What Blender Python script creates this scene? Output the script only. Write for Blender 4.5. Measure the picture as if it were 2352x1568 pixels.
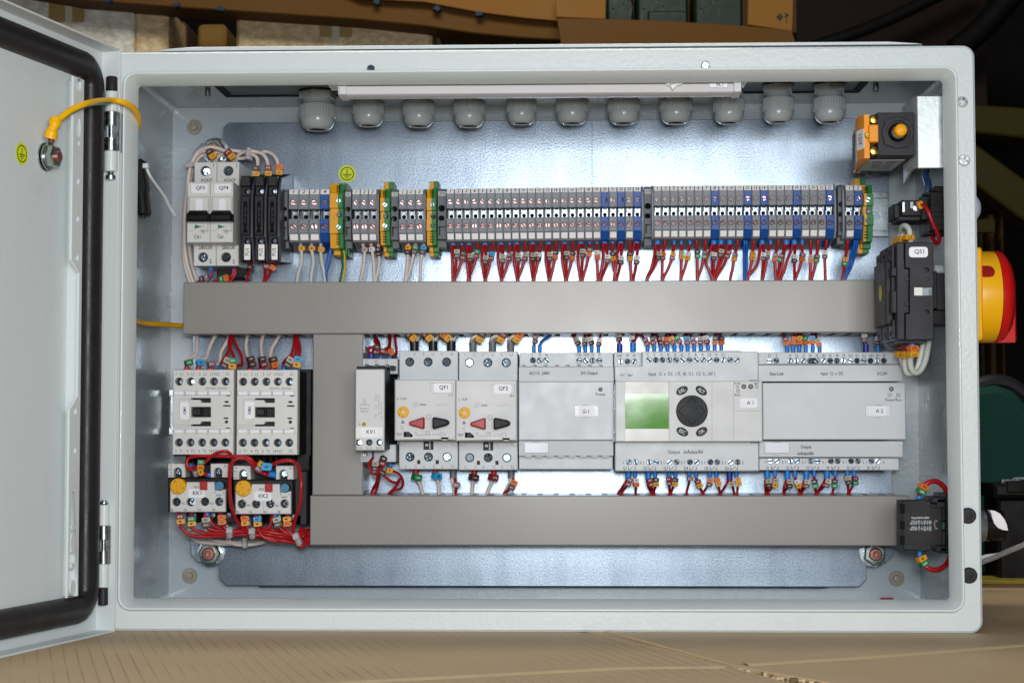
import bpy, bmesh, math, random
from mathutils import Matrix, Vector
from mathutils.geometry import tessellate_polygon
random.seed(7)
PI = math.pi
for o in list(bpy.data.objects): bpy.data.objects.remove(o)
SC = bpy.context.scene
COL = SC.collection
MM = 0.001
# ------------------------------------------------------------ camera (millimetres: X right, Y into the cabinet, Z up)
CP = Vector((318.9, -1177.87, 137.86)); RX, RY, RZ = 0.0506, 0.0009, 0.0310; FP = 3953.0
cam = bpy.data.cameras.new('camera'); co = bpy.data.objects.new('camera', cam); COL.objects.link(co)
co.location = CP * MM; co.rotation_euler = (PI/2 + RX, RY, RZ)
cam.sensor_width = 36; cam.lens = FP/2352*36; cam.clip_start = 0.05; cam.clip_end = 50
cam.dof.use_dof = True; cam.dof.focus_distance = 1.285; cam.dof.aperture_fstop = 25
SC.camera = co
# ------------------------------------------------------------ world, lamps, exposure
w = bpy.data.worlds.new('World'); SC.world = w; w.use_nodes = True
w.node_tree.nodes['Background'].inputs[0].default_value = (0.62, 0.72, 0.85, 1)
w.node_tree.nodes['Background'].inputs[1].default_value = 0.045
def area(name, loc, target, sx, sy, power, col):
    l = bpy.data.lights.new(name, 'AREA'); l.shape = 'RECTANGLE'; l.size = sx; l.size_y = sy; l.energy = power; l.color = col
    o = bpy.data.objects.new(name, l); COL.objects.link(o); o.location = Vector(loc)*MM
    o.rotation_euler = (Vector(target)-Vector(loc)).to_track_quat('-Z', 'Y').to_euler()
area('softbox', (465, -1240, 338), (330, 100, 200), 0.60, 0.31, 7.6, (0.98, 0.99, 1.0))
area('flash', (335, -1200, 205), (320, 100, 200), 0.09, 0.07, 4.6, (0.97, 0.985, 1.0))
area('ceiling_bounce', (250, -500, 1500), (300, 300, 200), 1.2, 0.9, 1.6, (0.86, 0.93, 1.0))
area('carton_fill', (150, 250, 1500), (350, 1500, 750), 0.9, 0.4, 15.0, (1.0, 0.95, 0.85))  # added fill light that brightens the cartons on the rack
SC.view_settings.view_transform = 'Standard'; SC.view_settings.look = 'None'
SC.view_settings.exposure = 0.0; SC.view_settings.gamma = 1
SC.cycles.max_bounces = 8
# ------------------------------------------------------------ pixel <-> space helpers
def rotm():
    return Matrix.Rotation(RZ, 3, 'Z') @ Matrix.Rotation(RY, 3, 'Y') @ Matrix.Rotation(RX, 3, 'X')
RM = rotm()
def ray(u, v): return RM @ Vector(((u-1176)/FP, 1, -(v-784)/FP))
def at(u, v, Y):
    d = ray(u, v); t = (Y-CP.y)/d.y; p = CP + d*t; return Vector((p.x, Y, p.z))
def atz(u, v, Z):
    d = ray(u, v); t = (Z-CP.z)/d.z; return CP + d*t
def atplane(u, v, o, n):
    d = ray(u, v); t = (o-CP).dot(n)/d.dot(n); return CP + d*t
class Fr:                                    # a measuring frame over the photograph
    def __init__(s, x, y, w, W): s.x, s.y, s.k = x, y, w/W
    def uv(s, cx, cy): return (s.x+cx*s.k)/1.74150, (s.y+cy*s.k)/1.74150
    def p(s, cx, cy, Y): return at(*s.uv(cx, cy), Y)
    def xz(s, cx, cy, Y): q = s.p(cx, cy, Y); return (q.x, q.z)
    def mm(s, n, Y): return n*s.k/1.7415*(Y-CP.y)/FP
    def r(s, x0, y0, x1, y1, Y):
        a, b, c, d = s.p(x0, y0, Y), s.p(x1, y0, Y), s.p(x0, y1, Y), s.p(x1, y1, Y)
        return (a.x+c.x)/2, (c.z+d.z)/2, (b.x+d.x)/2, (a.z+b.z)/2      # X0 Z0 X1 Z1
    def poly(s, pts, Y): return [s.xz(a, b, Y) for a, b in pts]
FA = Fr(0,0,1024,1606); FB = Fr(700,500,724,1622); FC = Fr(1024,600,800,2091); FD = Fr(1724,600,900,2352); FE = Fr(2524,600,1100,2352)
FF = Fr(640,1280,640,1730); FG = Fr(640,1780,640,2182); FH = Fr(1380,1300,720,1613); FI = Fr(2040,1300,1040,2330); FJ = Fr(2980,1300,700,1568)
FK = Fr(3380,300,716,1604); FL = Fr(3480,900,616,1380); FM = Fr(3480,1880,616,1420); FN = Fr(600,140,1500,2352); FO = Fr(2000,140,1700,2352)
FT = Fr(0,0,2100,2352); FQ = Fr(2000,0,2096,2352); FR = Fr(0,1900,900,1698); FS = Fr(700,2050,1800,2352); FV = Fr(0,1000,900,1411); PX = Fr(0,0,1.7415,1)
# ------------------------------------------------------------ materials
def lin(h):
    h = h.lstrip('#'); r = [int(h[i:i+2], 16)/255 for i in (0, 2, 4)]
    return tuple(c/12.92 if c <= .04045 else ((c+.055)/1.055)**2.4 for c in r) + (1,)
MATS = {}
def mat(name, col, rough=.45, metal=0, bump=0, bs=500, var=.06, vs=60, rv=.08, trans=0, coat=0, emit=0, spec=.36, stretch=None):
    if name in MATS: return MATS[name]
    m = bpy.data.materials.new(name); m.use_nodes = True; nt = m.node_tree; b = nt.nodes['Principled BSDF']; L = nt.links.new
    c = lin(col)
    tc = nt.nodes.new('ShaderNodeTexCoord'); mp = nt.nodes.new('ShaderNodeMapping'); L(tc.outputs['Object'], mp.inputs[0])
    if stretch: mp.inputs['Scale'].default_value = stretch
    n = nt.nodes.new('ShaderNodeTexNoise'); n.inputs['Scale'].default_value = vs; n.inputs['Detail'].default_value = 4; L(mp.outputs[0], n.inputs[0])
    mx = nt.nodes.new('ShaderNodeMix'); mx.data_type = 'RGBA'
    mx.inputs[6].default_value = tuple(x*(1-var) for x in c[:3])+(1,); mx.inputs[7].default_value = tuple(min(1, x*(1+var)) for x in c[:3])+(1,)
    L(n.outputs[0], mx.inputs[0]); L(mx.outputs[2], b.inputs['Base Color'])
    mr = nt.nodes.new('ShaderNodeMapRange'); L(n.outputs[0], mr.inputs[0]); mr.inputs[1].default_value = .3; mr.inputs[2].default_value = .7
    mr.inputs[3].default_value = max(.02, rough-rv); mr.inputs[4].default_value = min(1, rough+rv); L(mr.outputs[0], b.inputs['Roughness'])
    b.inputs['Metallic'].default_value = metal; b.inputs['Specular IOR Level'].default_value = spec
    if trans: b.inputs['Transmission Weight'].default_value = trans
    if coat: b.inputs['Coat Weight'].default_value = coat
    if bump:
        n2 = nt.nodes.new('ShaderNodeTexNoise'); n2.inputs['Scale'].default_value = bs; n2.inputs['Detail'].default_value = 1.5; L(mp.outputs[0], n2.inputs[0])
        bp = nt.nodes.new('ShaderNodeBump'); bp.inputs['Strength'].default_value = bump; bp.inputs['Distance'].default_value = .0006
        L(n2.outputs[0], bp.inputs['Height']); L(bp.outputs[0], b.inputs['Normal'])
    MATS[name] = m; return m
PAINT = mat('grey_powder_coat', '#d5dddd', .30, bump=.28, bs=330, var=.02, rv=.02, coat=.15, spec=.5)
PAINT_SHADED = mat('shaded_powder_coat', '#a9b4bb', .26, bump=.42, bs=330, var=.02, rv=.02, coat=.2, spec=.5)  # same coat as PAINT, darkened to carry the shade inside the box
PAINTD = mat('door_powder_coat', '#d3dadb', .38, bump=.24, bs=300, var=.02, rv=.02)
RUBBER = mat('black_foam_rubber', '#232021', .42, bump=.25, bs=900, var=.15)
BLK = mat('black_plastic', '#18171a', .5, spec=.3, bump=.08, bs=900, var=.2)
BLK2 = mat('charcoal_plastic', '#242227', .5, spec=.3, bump=.12, bs=700, var=.15)
DARK = mat('dark_void', '#070708', .9)
WHT = mat('device_white', '#d7d7d4', .42, bump=.05, bs=900, var=.02)
PLC = mat('device_pale_grey', '#cdd1d4', .40, bump=.10, bs=1100, var=.025)
PLC2 = mat('device_front_grey', '#cfd1d1', .42, bump=.07, bs=1100, var=.02)
STK = mat('white_sticker', '#f0f1f6', .5, var=.01)
INK = mat('black_ink', '#1c1c20', .6); INKG = mat('grey_ink', '#7f8285', .6); INKD = mat('dark_grey_ink', '#3a3d42', .6); INKW = mat('white_ink', '#d8dde0', .6)
DUCT = mat('duct_grey', '#908d89', .30, bump=.03, bs=700, var=.025, vs=9, rv=.035, spec=.5)
TGREY = mat('terminal_grey', '#7e838a', .45, var=.05); TBLUE = mat('terminal_blue', '#174f9e', .42, var=.06)
TDARK = mat('bracket_grey', '#666b70', .5)
YEL = mat('terminal_yellow', '#e0a000', .42); GRN = mat('terminal_green', '#2c7a3d', .45)
SCR = mat('zinc_screw', '#84929e', .3, metal=1, var=.25, vs=700, rv=.12)
SCRP = mat('passivated_screw', '#b08c88', .28, metal=1, var=.4, vs=900, rv=.12)
STEEL = mat('bright_steel', '#b4babd', .28, metal=1, var=.15, vs=200)
COPPER = mat('copper', '#a8736b', .4, metal=.8, bump=.3, bs=900)
BRASS = mat('brass', '#b59a4d', .3, metal=1)
RED = mat('red_pvc', '#ac1a1f', .34, var=.12, vs=90); BEIGE = mat('beige_pvc', '#dccdc4', .42, var=.04); PALE = mat('pale_pvc', '#c9cdc6', .42); BLUEW = mat('blue_pvc', '#145ab4', .36)
YELW = mat('yellow_pvc', '#f0b400', .36); GRNW = mat('green_pvc', '#1f6b45', .36)
FBL = mat('ferrule_blue', '#1c7fd6', .35); FDB = mat('ferrule_dark_blue', '#1b3c96', .35); FRD = mat('ferrule_red', '#d8262a', .35)
FBK = mat('ferrule_black', '#1d1f26', .35); FGY = mat('ferrule_grey', '#6f747a', .4)
NYL = mat('natural_nylon', '#cfc7c9', .4, trans=.25); NYLW = mat('white_nylon', '#dfe6e8', .35)
TAGC = {'0': mat('tag_black','#1b1b20',.45), '1': mat('tag_brown','#4b2f2a',.45), '2': mat('tag_dark_red','#7d2426',.45), '3': mat('tag_orange','#df6f1c',.45),
        '4': mat('tag_amber','#e09d17',.45), '5': mat('tag_green','#17804a',.45), '6': mat('tag_blue','#2a9bd0',.45), '7': mat('tag_mauve','#84616f',.45),
        '8': mat('tag_tan','#b4ac9b',.45), '9': mat('tag_white','#d9dadb',.45), 'L': mat('tag_amber','#e09d17'), 'A': mat('tag_amber','#e09d17'), 'B': mat('tag_amber','#e09d17'), 'C': mat('tag_amber','#e09d17')}
TAGN = {'0':'black','1':'brown','2':'dark red','3':'orange','4':'amber','5':'green','6':'blue','7':'mauve','8':'tan','9':'white','L':'amber','A':'amber','B':'amber','C':'amber'}
def galv():
    m = bpy.data.materials.new('galvanised_steel'); m.use_nodes = True; nt = m.node_tree; b = nt.nodes['Principled BSDF']; L = nt.links.new
    tc = nt.nodes.new('ShaderNodeTexCoord')
    def noise(s, d, mpsc=None):
        n = nt.nodes.new('ShaderNodeTexNoise'); n.inputs['Scale'].default_value = s; n.inputs['Detail'].default_value = d
        if mpsc:
            mp = nt.nodes.new('ShaderNodeMapping'); mp.inputs['Scale'].default_value = mpsc; L(tc.outputs['Object'], mp.inputs[0]); L(mp.outputs[0], n.inputs[0])
        else: L(tc.outputs['Object'], n.inputs[0])
        return n
    n1 = noise(750, 4); n2 = noise(9, 3); n3 = noise(40, 4, (1, 1, .3))
    cr = nt.nodes.new('ShaderNodeValToRGB'); cr.color_ramp.elements[0].position = .33; cr.color_ramp.elements[0].color = lin('#7f8c99'); cr.color_ramp.elements[1].position = .6; cr.color_ramp.elements[1].color = lin('#98a6b4')
    L(n1.outputs[0], cr.inputs[0])
    mul = nt.nodes.new('ShaderNodeMix'); mul.data_type = 'RGBA'; mul.blend_type = 'MULTIPLY'; mul.inputs[0].default_value = .35
    c2 = nt.nodes.new('ShaderNodeValToRGB'); c2.color_ramp.elements[0].position = .36; c2.color_ramp.elements[0].color = (.5,.53,.58,1); c2.color_ramp.elements[1].position = .52; c2.color_ramp.elements[1].color = (1,1,1,1)
    L(n3.outputs[0], c2.inputs[0]); L(cr.outputs[0], mul.inputs[6]); L(c2.outputs[0], mul.inputs[7]); L(mul.outputs[2], b.inputs['Base Color'])
    mr = nt.nodes.new('ShaderNodeMapRange'); L(n2.outputs[0], mr.inputs[0]); mr.inputs[3].default_value = .25; mr.inputs[4].default_value = .33; L(mr.outputs[0], b.inputs['Roughness'])
    b.inputs['Metallic'].default_value = .92
    bp = nt.nodes.new('ShaderNodeBump'); bp.inputs['Strength'].default_value = .22; bp.inputs['Distance'].default_value = .0003; L(n1.outputs[0], bp.inputs['Height']); L(bp.outputs[0], b.inputs['Normal'])
    vo = nt.nodes.new('ShaderNodeTexVoronoi'); vo.inputs['Scale'].default_value = 130; L(tc.outputs['Object'], vo.inputs[0])
    sp = nt.nodes.new('ShaderNodeMapRange'); L(vo.outputs[0], sp.inputs[0]); sp.inputs[1].default_value = .05; sp.inputs[2].default_value = .09; sp.inputs[3].default_value = .55; sp.inputs[4].default_value = 1
    ga_ = noise(7, 2); gt = nt.nodes.new('ShaderNodeMath'); gt.operation = 'GREATER_THAN'; gt.inputs[1].default_value = .52; L(ga_.outputs[0], gt.inputs[0])
    m2 = nt.nodes.new('ShaderNodeMix'); m2.data_type = 'RGBA'; m2.blend_type = 'MULTIPLY'; L(gt.outputs[0], m2.inputs[0]); L(mul.outputs[2], m2.inputs[6]); L(sp.outputs[0], m2.inputs[7])
    sc = noise(1, 1, (260, 1, 1.2)); sr = nt.nodes.new('ShaderNodeMapRange'); L(sc.outputs[0], sr.inputs[0]); sr.inputs[1].default_value = .27; sr.inputs[2].default_value = .29; sr.inputs[3].default_value = .8; sr.inputs[4].default_value = 1
    m3 = nt.nodes.new('ShaderNodeMix'); m3.data_type = 'RGBA'; m3.blend_type = 'MULTIPLY'; m3.inputs[0].default_value = 1; L(m2.outputs[2], m3.inputs[6]); L(sr.outputs[0], m3.inputs[7]); L(m3.outputs[2], b.inputs['Base Color'])
    return m
GALV = galv()
# ------------------------------------------------------------ mesh builder
_txt = {}
def glyphs(s):
    if s in _txt: return _txt[s]
    cu = bpy.data.curves.new('t', 'FONT'); cu.body = s; cu.resolution_u = 2; cu.offset = .012; cu.align_x = 'CENTER'; cu.align_y = 'CENTER'
    o = bpy.data.objects.new('t', cu); COL.objects.link(o); bpy.context.view_layer.update()
    me = bpy.data.meshes.new_from_object(o.evaluated_get(bpy.context.evaluated_depsgraph_get()))
    vs = [(v.co.x, v.co.y) for v in me.vertices]; fs = [tuple(p.vertices) for p in me.polygons]
    bpy.data.objects.remove(o); bpy.data.meshes.remove(me); bpy.data.curves.remove(cu)
    cx = (min(a for a, b in vs)+max(a for a, b in vs))/2 if vs else 0
    cy = (min(b for a, b in vs)+max(b for a, b in vs))/2 if vs else 0
    hh = (max(b for a, b in vs)-min(b for a, b in vs)) if vs else 1
    vs = [(a-cx, b-cy) for a, b in vs]
    _txt[s] = (vs, fs, hh); return _txt[s]
def circ(cx, cz, r, n=20, a0=0): return [(cx+r*math.cos(a0+2*PI*i/n), cz+r*math.sin(a0+2*PI*i/n)) for i in range(n)]
def rr(x0, z0, x1, z1, r=.5, n=3):
    o = []
    for cx, cz, a in ((x1-r, z1-r, 0), (x0+r, z1-r, PI/2), (x0+r, z0+r, PI), (x1-r, z0+r, 1.5*PI)):
        for i in range(n+1): t = a+PI/2*i/n; o.append((cx+r*math.cos(t), cz+r*math.sin(t)))
    return o
def bx(x0, z0, x1, z1): return [(x0, z0), (x1, z0), (x1, z1), (x0, z1)]
def inset(P, c):
    n = len(P); A = sum(P[i][0]*P[(i+1) % n][1]-P[(i+1) % n][0]*P[i][1] for i in range(n)); s = 1 if A > 0 else -1; out = []
    for i in range(n):
        p, q, r = Vector(P[i-1]), Vector(P[i]), Vector(P[(i+1) % n]); e1 = q-p; e2 = r-q
        if e1.length < 1e-6 or e2.length < 1e-6: out.append(tuple(q)); continue
        e1.normalize(); e2.normalize(); n1 = Vector((-e1.y, e1.x))*s; n2 = Vector((-e2.y, e2.x))*s; m = n1+n2
        d = m.dot(n1); m = m/d if abs(d) > .3 else n1
        out.append((q.x+m.x*c, q.y+m.y*c))
    return out
def crpath(pts, k=6):
    P = [Vector(p) for p in pts]
    if len(P) < 3: return P
    P = [2*P[0]-P[1]]+P+[2*P[-1]-P[-2]]; out = []
    for i in range(1, len(P)-2):
        a, b, c, d = P[i-1:i+3]
        for j in range(k):
            t = j/k; out.append(.5*((2*b)+(c-a)*t+(2*a-5*b+4*c-d)*t*t+(3*b-a-3*c+d)*t**3))
    out.append(P[-2]); return out
class MB:
    def __init__(s, M=None): s.v = []; s.f = []; s.mi = []; s.mats = []; s.M = M
    def add(s, vs, fs, m):
        if m not in s.mats: s.mats.append(m)
        k = s.mats.index(m); b = len(s.v)
        s.v += [(s.M @ Vector(p)) if s.M else Vector(p) for p in vs]
        for f in fs: s.f.append([b+i for i in f]); s.mi.append(k)
        return s
    def slab(s, out, a0, a1, m, holes=(), c=0, axis='Y', hd=None, hm=None, back=False):
        sg = 1 if a1 > a0 else -1
        mp = {'Y': lambda p, a: (p[0], a, p[1]), 'Z': lambda p, a: (p[0], p[1], a), 'X': lambda p, a: (a, p[0], p[1])}[axis]
        n = len(out); fr = inset(out, c) if c else out
        loops = [[Vector((p[0], p[1], 0)) for p in fr]]+[[Vector((p[0], p[1], 0)) for p in h] for h in holes]
        flat = [p for l in loops for p in l]; tri = tessellate_polygon(loops)
        s.add([mp(p, a0) for p in flat], [tuple(t) for t in tri], m)
        if c: s.add([mp(p, a0) for p in fr]+[mp(p, a0+sg*c) for p in out]+[mp(p, a1) for p in out],
                    [(i, (i+1) % n, n+(i+1) % n, n+i) for i in range(n)]+[(n+i, n+(i+1) % n, 2*n+(i+1) % n, 2*n+i) for i in range(n)], m)
        else: s.add([mp(p, a0) for p in out]+[mp(p, a1) for p in out], [(i, (i+1) % n, n+(i+1) % n, n+i) for i in range(n)], m)
        ad = a1 if hd is None else a0+sg*hd
        for h in holes:
            k = len(h); s.add([mp(p, a0) for p in h]+[mp(p, ad) for p in h], [(i, (i+1) % k, k+(i+1) % k, k+i) for i in range(k)], m)
            if hd is not None: s.add([mp(p, ad) for p in h], [tuple(t) for t in tessellate_polygon([[Vector((p[0], p[1], 0)) for p in h]])], hm or DARK)
        if back:
            if hd is None: s.add([mp(p, a1) for p in [(q.x, q.y) for q in ([Vector(p) for p in out]+[Vector(p) for h in holes for p in h])]], [tuple(t) for t in tessellate_polygon([[Vector((p[0], p[1], 0)) for p in out]]+loops[1:])], m)
            else: s.add([mp(p, a1) for p in out], [tuple(t) for t in tessellate_polygon([[Vector((p[0], p[1], 0)) for p in out]])], m)
        return s
    def box(s, x0, x1, y0, y1, z0, z1, m, c=0): return s.slab(bx(x0, z0, x1, z1), y0, y1, m, c=c, back=True)
    def lathe(s, prof, ctr, m, axis='Y', n=24, caps=True, a0=0):
        vs = []; C = Vector(ctr)
        for r, a in prof:
            for i in range(n):
                t = a0+2*PI*i/n; q = (r*math.cos(t), r*math.sin(t))
                vs.append(C+Vector({'Y': (q[0], a, q[1]), 'Z': (q[0], q[1], a), 'X': (a, q[0], q[1])}[axis]))
        fs = [(j*n+i, j*n+(i+1) % n, (j+1)*n+(i+1) % n, (j+1)*n+i) for j in range(len(prof)-1) for i in range(n)]
        if caps: fs += [tuple(range(n)), tuple(range((len(prof)-1)*n, len(prof)*n))]
        return s.add(vs, fs, m)
    def tube(s, pts, r, m, n=8, k=6, flat=1):
        P = crpath(pts, k); vs = []; up = None
        for i, p in enumerate(P):
            d = (P[min(i+1, len(P)-1)]-P[max(i-1, 0)]).normalized()
            if up is None: up = d.cross(Vector((0, 1, 0) if abs(d.y) < .9 else (1, 0, 0))).normalized()
            up = (up-d*up.dot(d)).normalized(); sd = d.cross(up)
            rad = r[min(len(r)-1, i*len(r)//len(P))] if isinstance(r, (list, tuple)) else r
            for j in range(n): t = 2*PI*j/n; vs.append(p+up*math.cos(t)*rad+sd*math.sin(t)*rad*flat)
        N = len(P); fs = [(i*n+j, i*n+(j+1) % n, (i+1)*n+(j+1) % n, (i+1)*n+j) for i in range(N-1) for j in range(n)]+[tuple(range(n)), tuple(range((N-1)*n, N*n))]
        return s.add(vs, fs, m)
    def text(s, t, X, Y, Z, h, m, rot=0, sx=1, shear=0, axis='Y'):
        vs, fs, hh = glyphs(t); k = h/.70; c, q = math.cos(rot), math.sin(rot); o = []
        for a, b in vs:
            a = (a+shear*b)*k*sx; b = b*k; a, b = a*c-b*q, a*q+b*c
            o.append((X+a, Y, Z+b) if axis == 'Y' else (X, Y-a, Z+b))
        return s.add(o, fs, m)
    def obj(s, name, parent=None, ang=35):
        O = parent['_o'] if parent is not None and '_o' in parent.keys() else (0, 0, 0)
        O = Vector(O); me = bpy.data.meshes.new(name)
        me.from_pydata([(v-O)*MM for v in s.v], [], s.f)
        for m in s.mats: me.materials.append(m)
        me.polygons.foreach_set('material_index', s.mi)
        bm = bmesh.new(); bm.from_mesh(me); bmesh.ops.remove_doubles(bm, verts=bm.verts, dist=1e-6); bmesh.ops.recalc_face_normals(bm, faces=bm.faces); bm.to_mesh(me); bm.free()
        me.polygons.foreach_set('use_smooth', [True]*len(me.polygons)); me.set_sharp_from_angle(angle=math.radians(ang)); me.update()
        o = bpy.data.objects.new(name, me); COL.objects.link(o)
        if parent is not None: o.parent = parent; o['_o'] = tuple(O)
        return o
def thing(name, label, cat, loc=(0, 0, 0), group=None):
    o = bpy.data.objects.new(name, None); COL.objects.link(o); o.location = Vector(loc)*MM; o.empty_display_size = .005
    o['label'] = label; o['category'] = cat; o['_o'] = tuple(loc)
    if group: o['group'] = group
    return o
def tag(o, label, cat, group=None, kind=None):
    o['label'] = label; o['category'] = cat
    if group: o['group'] = group
    if kind: o['kind'] = kind
    return o
def cross(r, w=.22):
    a, b = r*.78, r*w; return [(b, b), (b, a), (-b, a), (-b, b), (-a, b), (-a, -b), (-b, -b), (-b, -a), (b, -a), (b, -b), (a, -b), (a, b)]
SM = {}
def screw(parent, X, Y, Z, r, kind='x', m=None, rot=None, name='screw', h=1.2):
    m = m or SCR; key = (round(r, 1), kind, m.name)
    if key not in SM:
        mb = MB(); hole = cross(r) if kind == 'x' else [(-r*.99, -r*.15), (r*.99, -r*.15), (r*.99, r*.15), (-r*.99, r*.15)]
        if kind == 's': 
            for sgn in (1, -1):
                P = [(r*math.cos(t), sgn*r*math.sin(t)) for t in [.2+i*(PI-.4)/12 for i in range(13)]]
                mb.slab(P, 0, h, m, c=r*.14)
            mb.slab(circ(0, 0, r*.97, 20), r*.28, h, BLK2)  # slot floor coloured dark for the shade inside the slot
        else: mb.slab(circ(0, 0, r, 22), 0, h, m, holes=[hole], c=r*.2, hd=r*.4, hm=m)
        o = mb.obj(name); SM[key] = o.data; bpy.data.objects.remove(o)
    o = bpy.data.objects.new(name, SM[key]); COL.objects.link(o); o.parent = parent
    O = Vector(parent['_o']); o.location = (Vector((X, Y, Z))-O)*MM
    ta_ = random.uniform(0, 2*PI); tl = random.uniform(.10, .2); o.rotation_euler = (tl*math.cos(ta_), random.uniform(0, 3) if rot is None else rot, tl*math.sin(ta_)); return o
def copy_tree(o, parent=None):
    c = o.copy(); COL.objects.link(c); c.parent = parent
    for ch in o.children: copy_tree(ch, c)
    return c
# ============================================================ ENCLOSURE
cab = thing('electrical_enclosure', 'pale grey steel control cabinet lying open with its door swung to the left', 'control cabinet', (300, 0, 0))
ga = atz(*FN.uv(375, 300), 397.3); gb = atz(*FN.uv(480, 395), 397.3); gc = atz(*FO.uv(1985, 325), 397.3); gd = atz(*FO.uv(2065, 235), 397.3)
gy = (gb.y+gc.y)/2; ch = abs(gb.x-ga.x)
hole = [(gb.x, gy), (gc.x, gy), (gd.x, gy-abs(gc.y-gd.y)), (gd.x, 45), (gc.x, 25), (gb.x, 25), (ga.x, 45), (ga.x, ga.y)]
m = MB(); m.slab(rr(0.03, 0.03, 599.97, 399.97, 8, 6), 1.3, 198.6, PAINT_SHADED, holes=[rr(1.5, 1.5, 598.5, 398.5, 6.5, 6)]); m.slab(rr(1.4, 1.4, 598.6, 398.6, 6.5, 6), 197, 198.5, PAINT_SHADED, back=True)
m.slab(bx(4, 1.3, 596, 196.9), 397.3, 398.4, PAINT_SHADED, holes=[hole], axis='Z')
m.obj('body', cab)
m = MB(); m.slab(rr(0, 0, 600, 400, 8, 6), 0, 3, PAINT, holes=[rr(15, 16.6, 585, 383.2, 7, 4)], c=1.6, back=True); m.obj('front_flange', cab)
o1 = rr(12.5, 14.3, 587.5, 385.2, 9, 6); h1 = rr(19, 20.9, 581, 377.6, 10, 6)
# rounded gutter rim: outer wall, nose, inner wall turning back into the box
def ring(mb, loops, mt):
    n = len(loops[0][0]); vs = []
    for L_, y in loops: vs += [(p[0], y, p[1]) for p in L_]
    fs = [(j*n+i, j*n+(i+1) % n, (j+1)*n+(i+1) % n, (j+1)*n+i) for j in range(len(loops)-1) for i in range(n)]
    mb.add(vs, fs, mt)
m = MB(); ring(m, [(inset(o1, 0), 0.2), (inset(o1, 0), -2.9), (inset(o1, .35), -3.55), (inset(o1, .9), -3.75), (inset(o1, 1.5), -3.55), (inset(o1, 1.9), -2.9), (inset(o1, 6.2), 9), (inset(o1, 6.8), 14), (inset(o1, 5.8), 13.4), (inset(o1, 4), 3)], PAINT)
m.obj('rim', cab, ang=42)
gp = MB(); gx0 = at(368, 108, 10).x; gx1 = at(2117, 104, 10).x
gp.slab([(gx0, 402.2), (gx1, 402.2), (gx1-3, 403.2), (gx1-24, 404.6), (gx0+24, 404.6), (gx0+3, 403.2)], 7, 190, PAINT, c=.4, back=True)
gp.box(gx0+12, gx1-12, 8, 186, 400.05, 402.15, RUBBER); gp.obj('gland_plate_cover', cab)
m = MB(); m.slab(inset(hole, -1), 398.35, 398.45, mat('recess_shade', '#6f767a', .4, bump=.3), axis='Z'); m.obj('gland_opening_panel', cab)  # shade of the recess put into this thin panel's darker colour
m = MB(); m.slab(inset(hole, .3), 397.6, 398.3, mat('gasket_black', '#0c0c0d', .7), axis='Z', holes=[inset(hole, 5.5)]); m.obj('opening_gasket', cab)
m = MB(); m.box(at(*FQ.uv(1970, 205), 40).x, at(*FQ.uv(2080, 205), 40).x, 30, 60, 400.1, 403.5, PAINT, c=1.2); m.obj('lifting_pad', cab)
for F, x, y, r in ((FK, 1055, 240, 51), (FK, 1065, 765, 53), (FN, 1387, 212, 24), (FO, 1136, 172, 23)):
    q = F.p(x, y, -.6); screw(cab, q.x, -1.3 if r > 30 else -2.5, q.z, F.mm(r, 0), 'x', SCR if r < 30 else mat('white_zinc', '#d8dcdd', .35, metal=.5), rot=.3, name='flange_screw', h=1.3)
for x, y in ((905, 418), (915, 968)):
    q = FM.p(x, y, -1); m = MB(); m.lathe([(0.1, -2.6), (4.6, -2.5), (5.4, -1.6), (5.5, 0)], (q.x, 0, q.z), BLK2, n=24); m.lathe([(.1, -2.9), (2.2, -2.8), (2.4, -2.5)], (q.x, 0, q.z), BLK, n=16); m.obj('blanking_plug', cab)
for x, y in ((446, 292), (435, 1322), (2060, 1328)):
    q = at(x, y, 196); m = MB(); m.lathe([(.1, -4), (2.6, -3.6), (3, -1.2), (6, -1.0), (6.3, 0)], (q.x, 197, q.z), mat('clear_nylon', '#b9b3a0', .25, trans=.35), n=20); m.obj('wall_hole_plug', cab)
for F, x, y in ((FN, 362, 345), (FO, 2080, 280)):
    q = atz(*F.uv(x, y-20), 398.4); m = MB(); m.lathe([(2.2, 0), (2.2, -7), (1.8, -7.6)], (q.x, q.y, 398.5), mat('painted_stud', '#7b817e', .4, metal=.5), axis='Z', n=12); m.obj('welded_stud', cab)
m = MB(); q = FT; a = FM.xz(95, 1208, 190); b = FM.xz(210, 1208, 190); m.box(a[0], b[0], 188, 189, 1.6, 5.6, mat('red_strip', '#8a1f1c', .5)); m.obj('red_tape', cab)
# ------------------------------------------------------------ door (child of the enclosure)
DO = Vector((-1.1, -4, 0)); dd = Vector((-.242, -.970, 0)).normalized(); dn = Vector((.970, -.242, 0)).normalized()
DM = Matrix(((dd.x, dn.x, 0, DO.x), (dd.y, dn.y, 0, DO.y), (0, 0, 1, 0), (0, 0, 0, 1)))   # local: s along the door, h out of its inner face, z up
def dpt(u, v, h):
    p = atplane(u, v, DO+dn*h, dn); r = p-DO; return (r.dot(dd), p.z)
class DB(MB):                                 # outlines in (s, z), depth axis h: Y slot carries h
    def __init__(s): MB.__init__(s, DM)
W_ = 590
door = DB(); door.slab(bx(0.02, 1.2, W_-.02, 398.8), 0, -1.5, PAINTD, back=True)
DOOR = door.obj('door', cab)
m = DB(); m.slab([(0, 0), (1.4, 0), (1.4, 400), (0, 400)], 13.7, -1.5, PAINTD, c=.4)
m.slab([(1.42, 398.6), (W_, 398.6), (W_, 400), (1.42, 400)], 13.7, -1.5, PAINTD, c=.4); m.slab([(1.42, 0), (W_, 0), (W_, 1.4), (1.42, 1.4)], 13.7, -1.5, PAINTD, c=.4)
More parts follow.
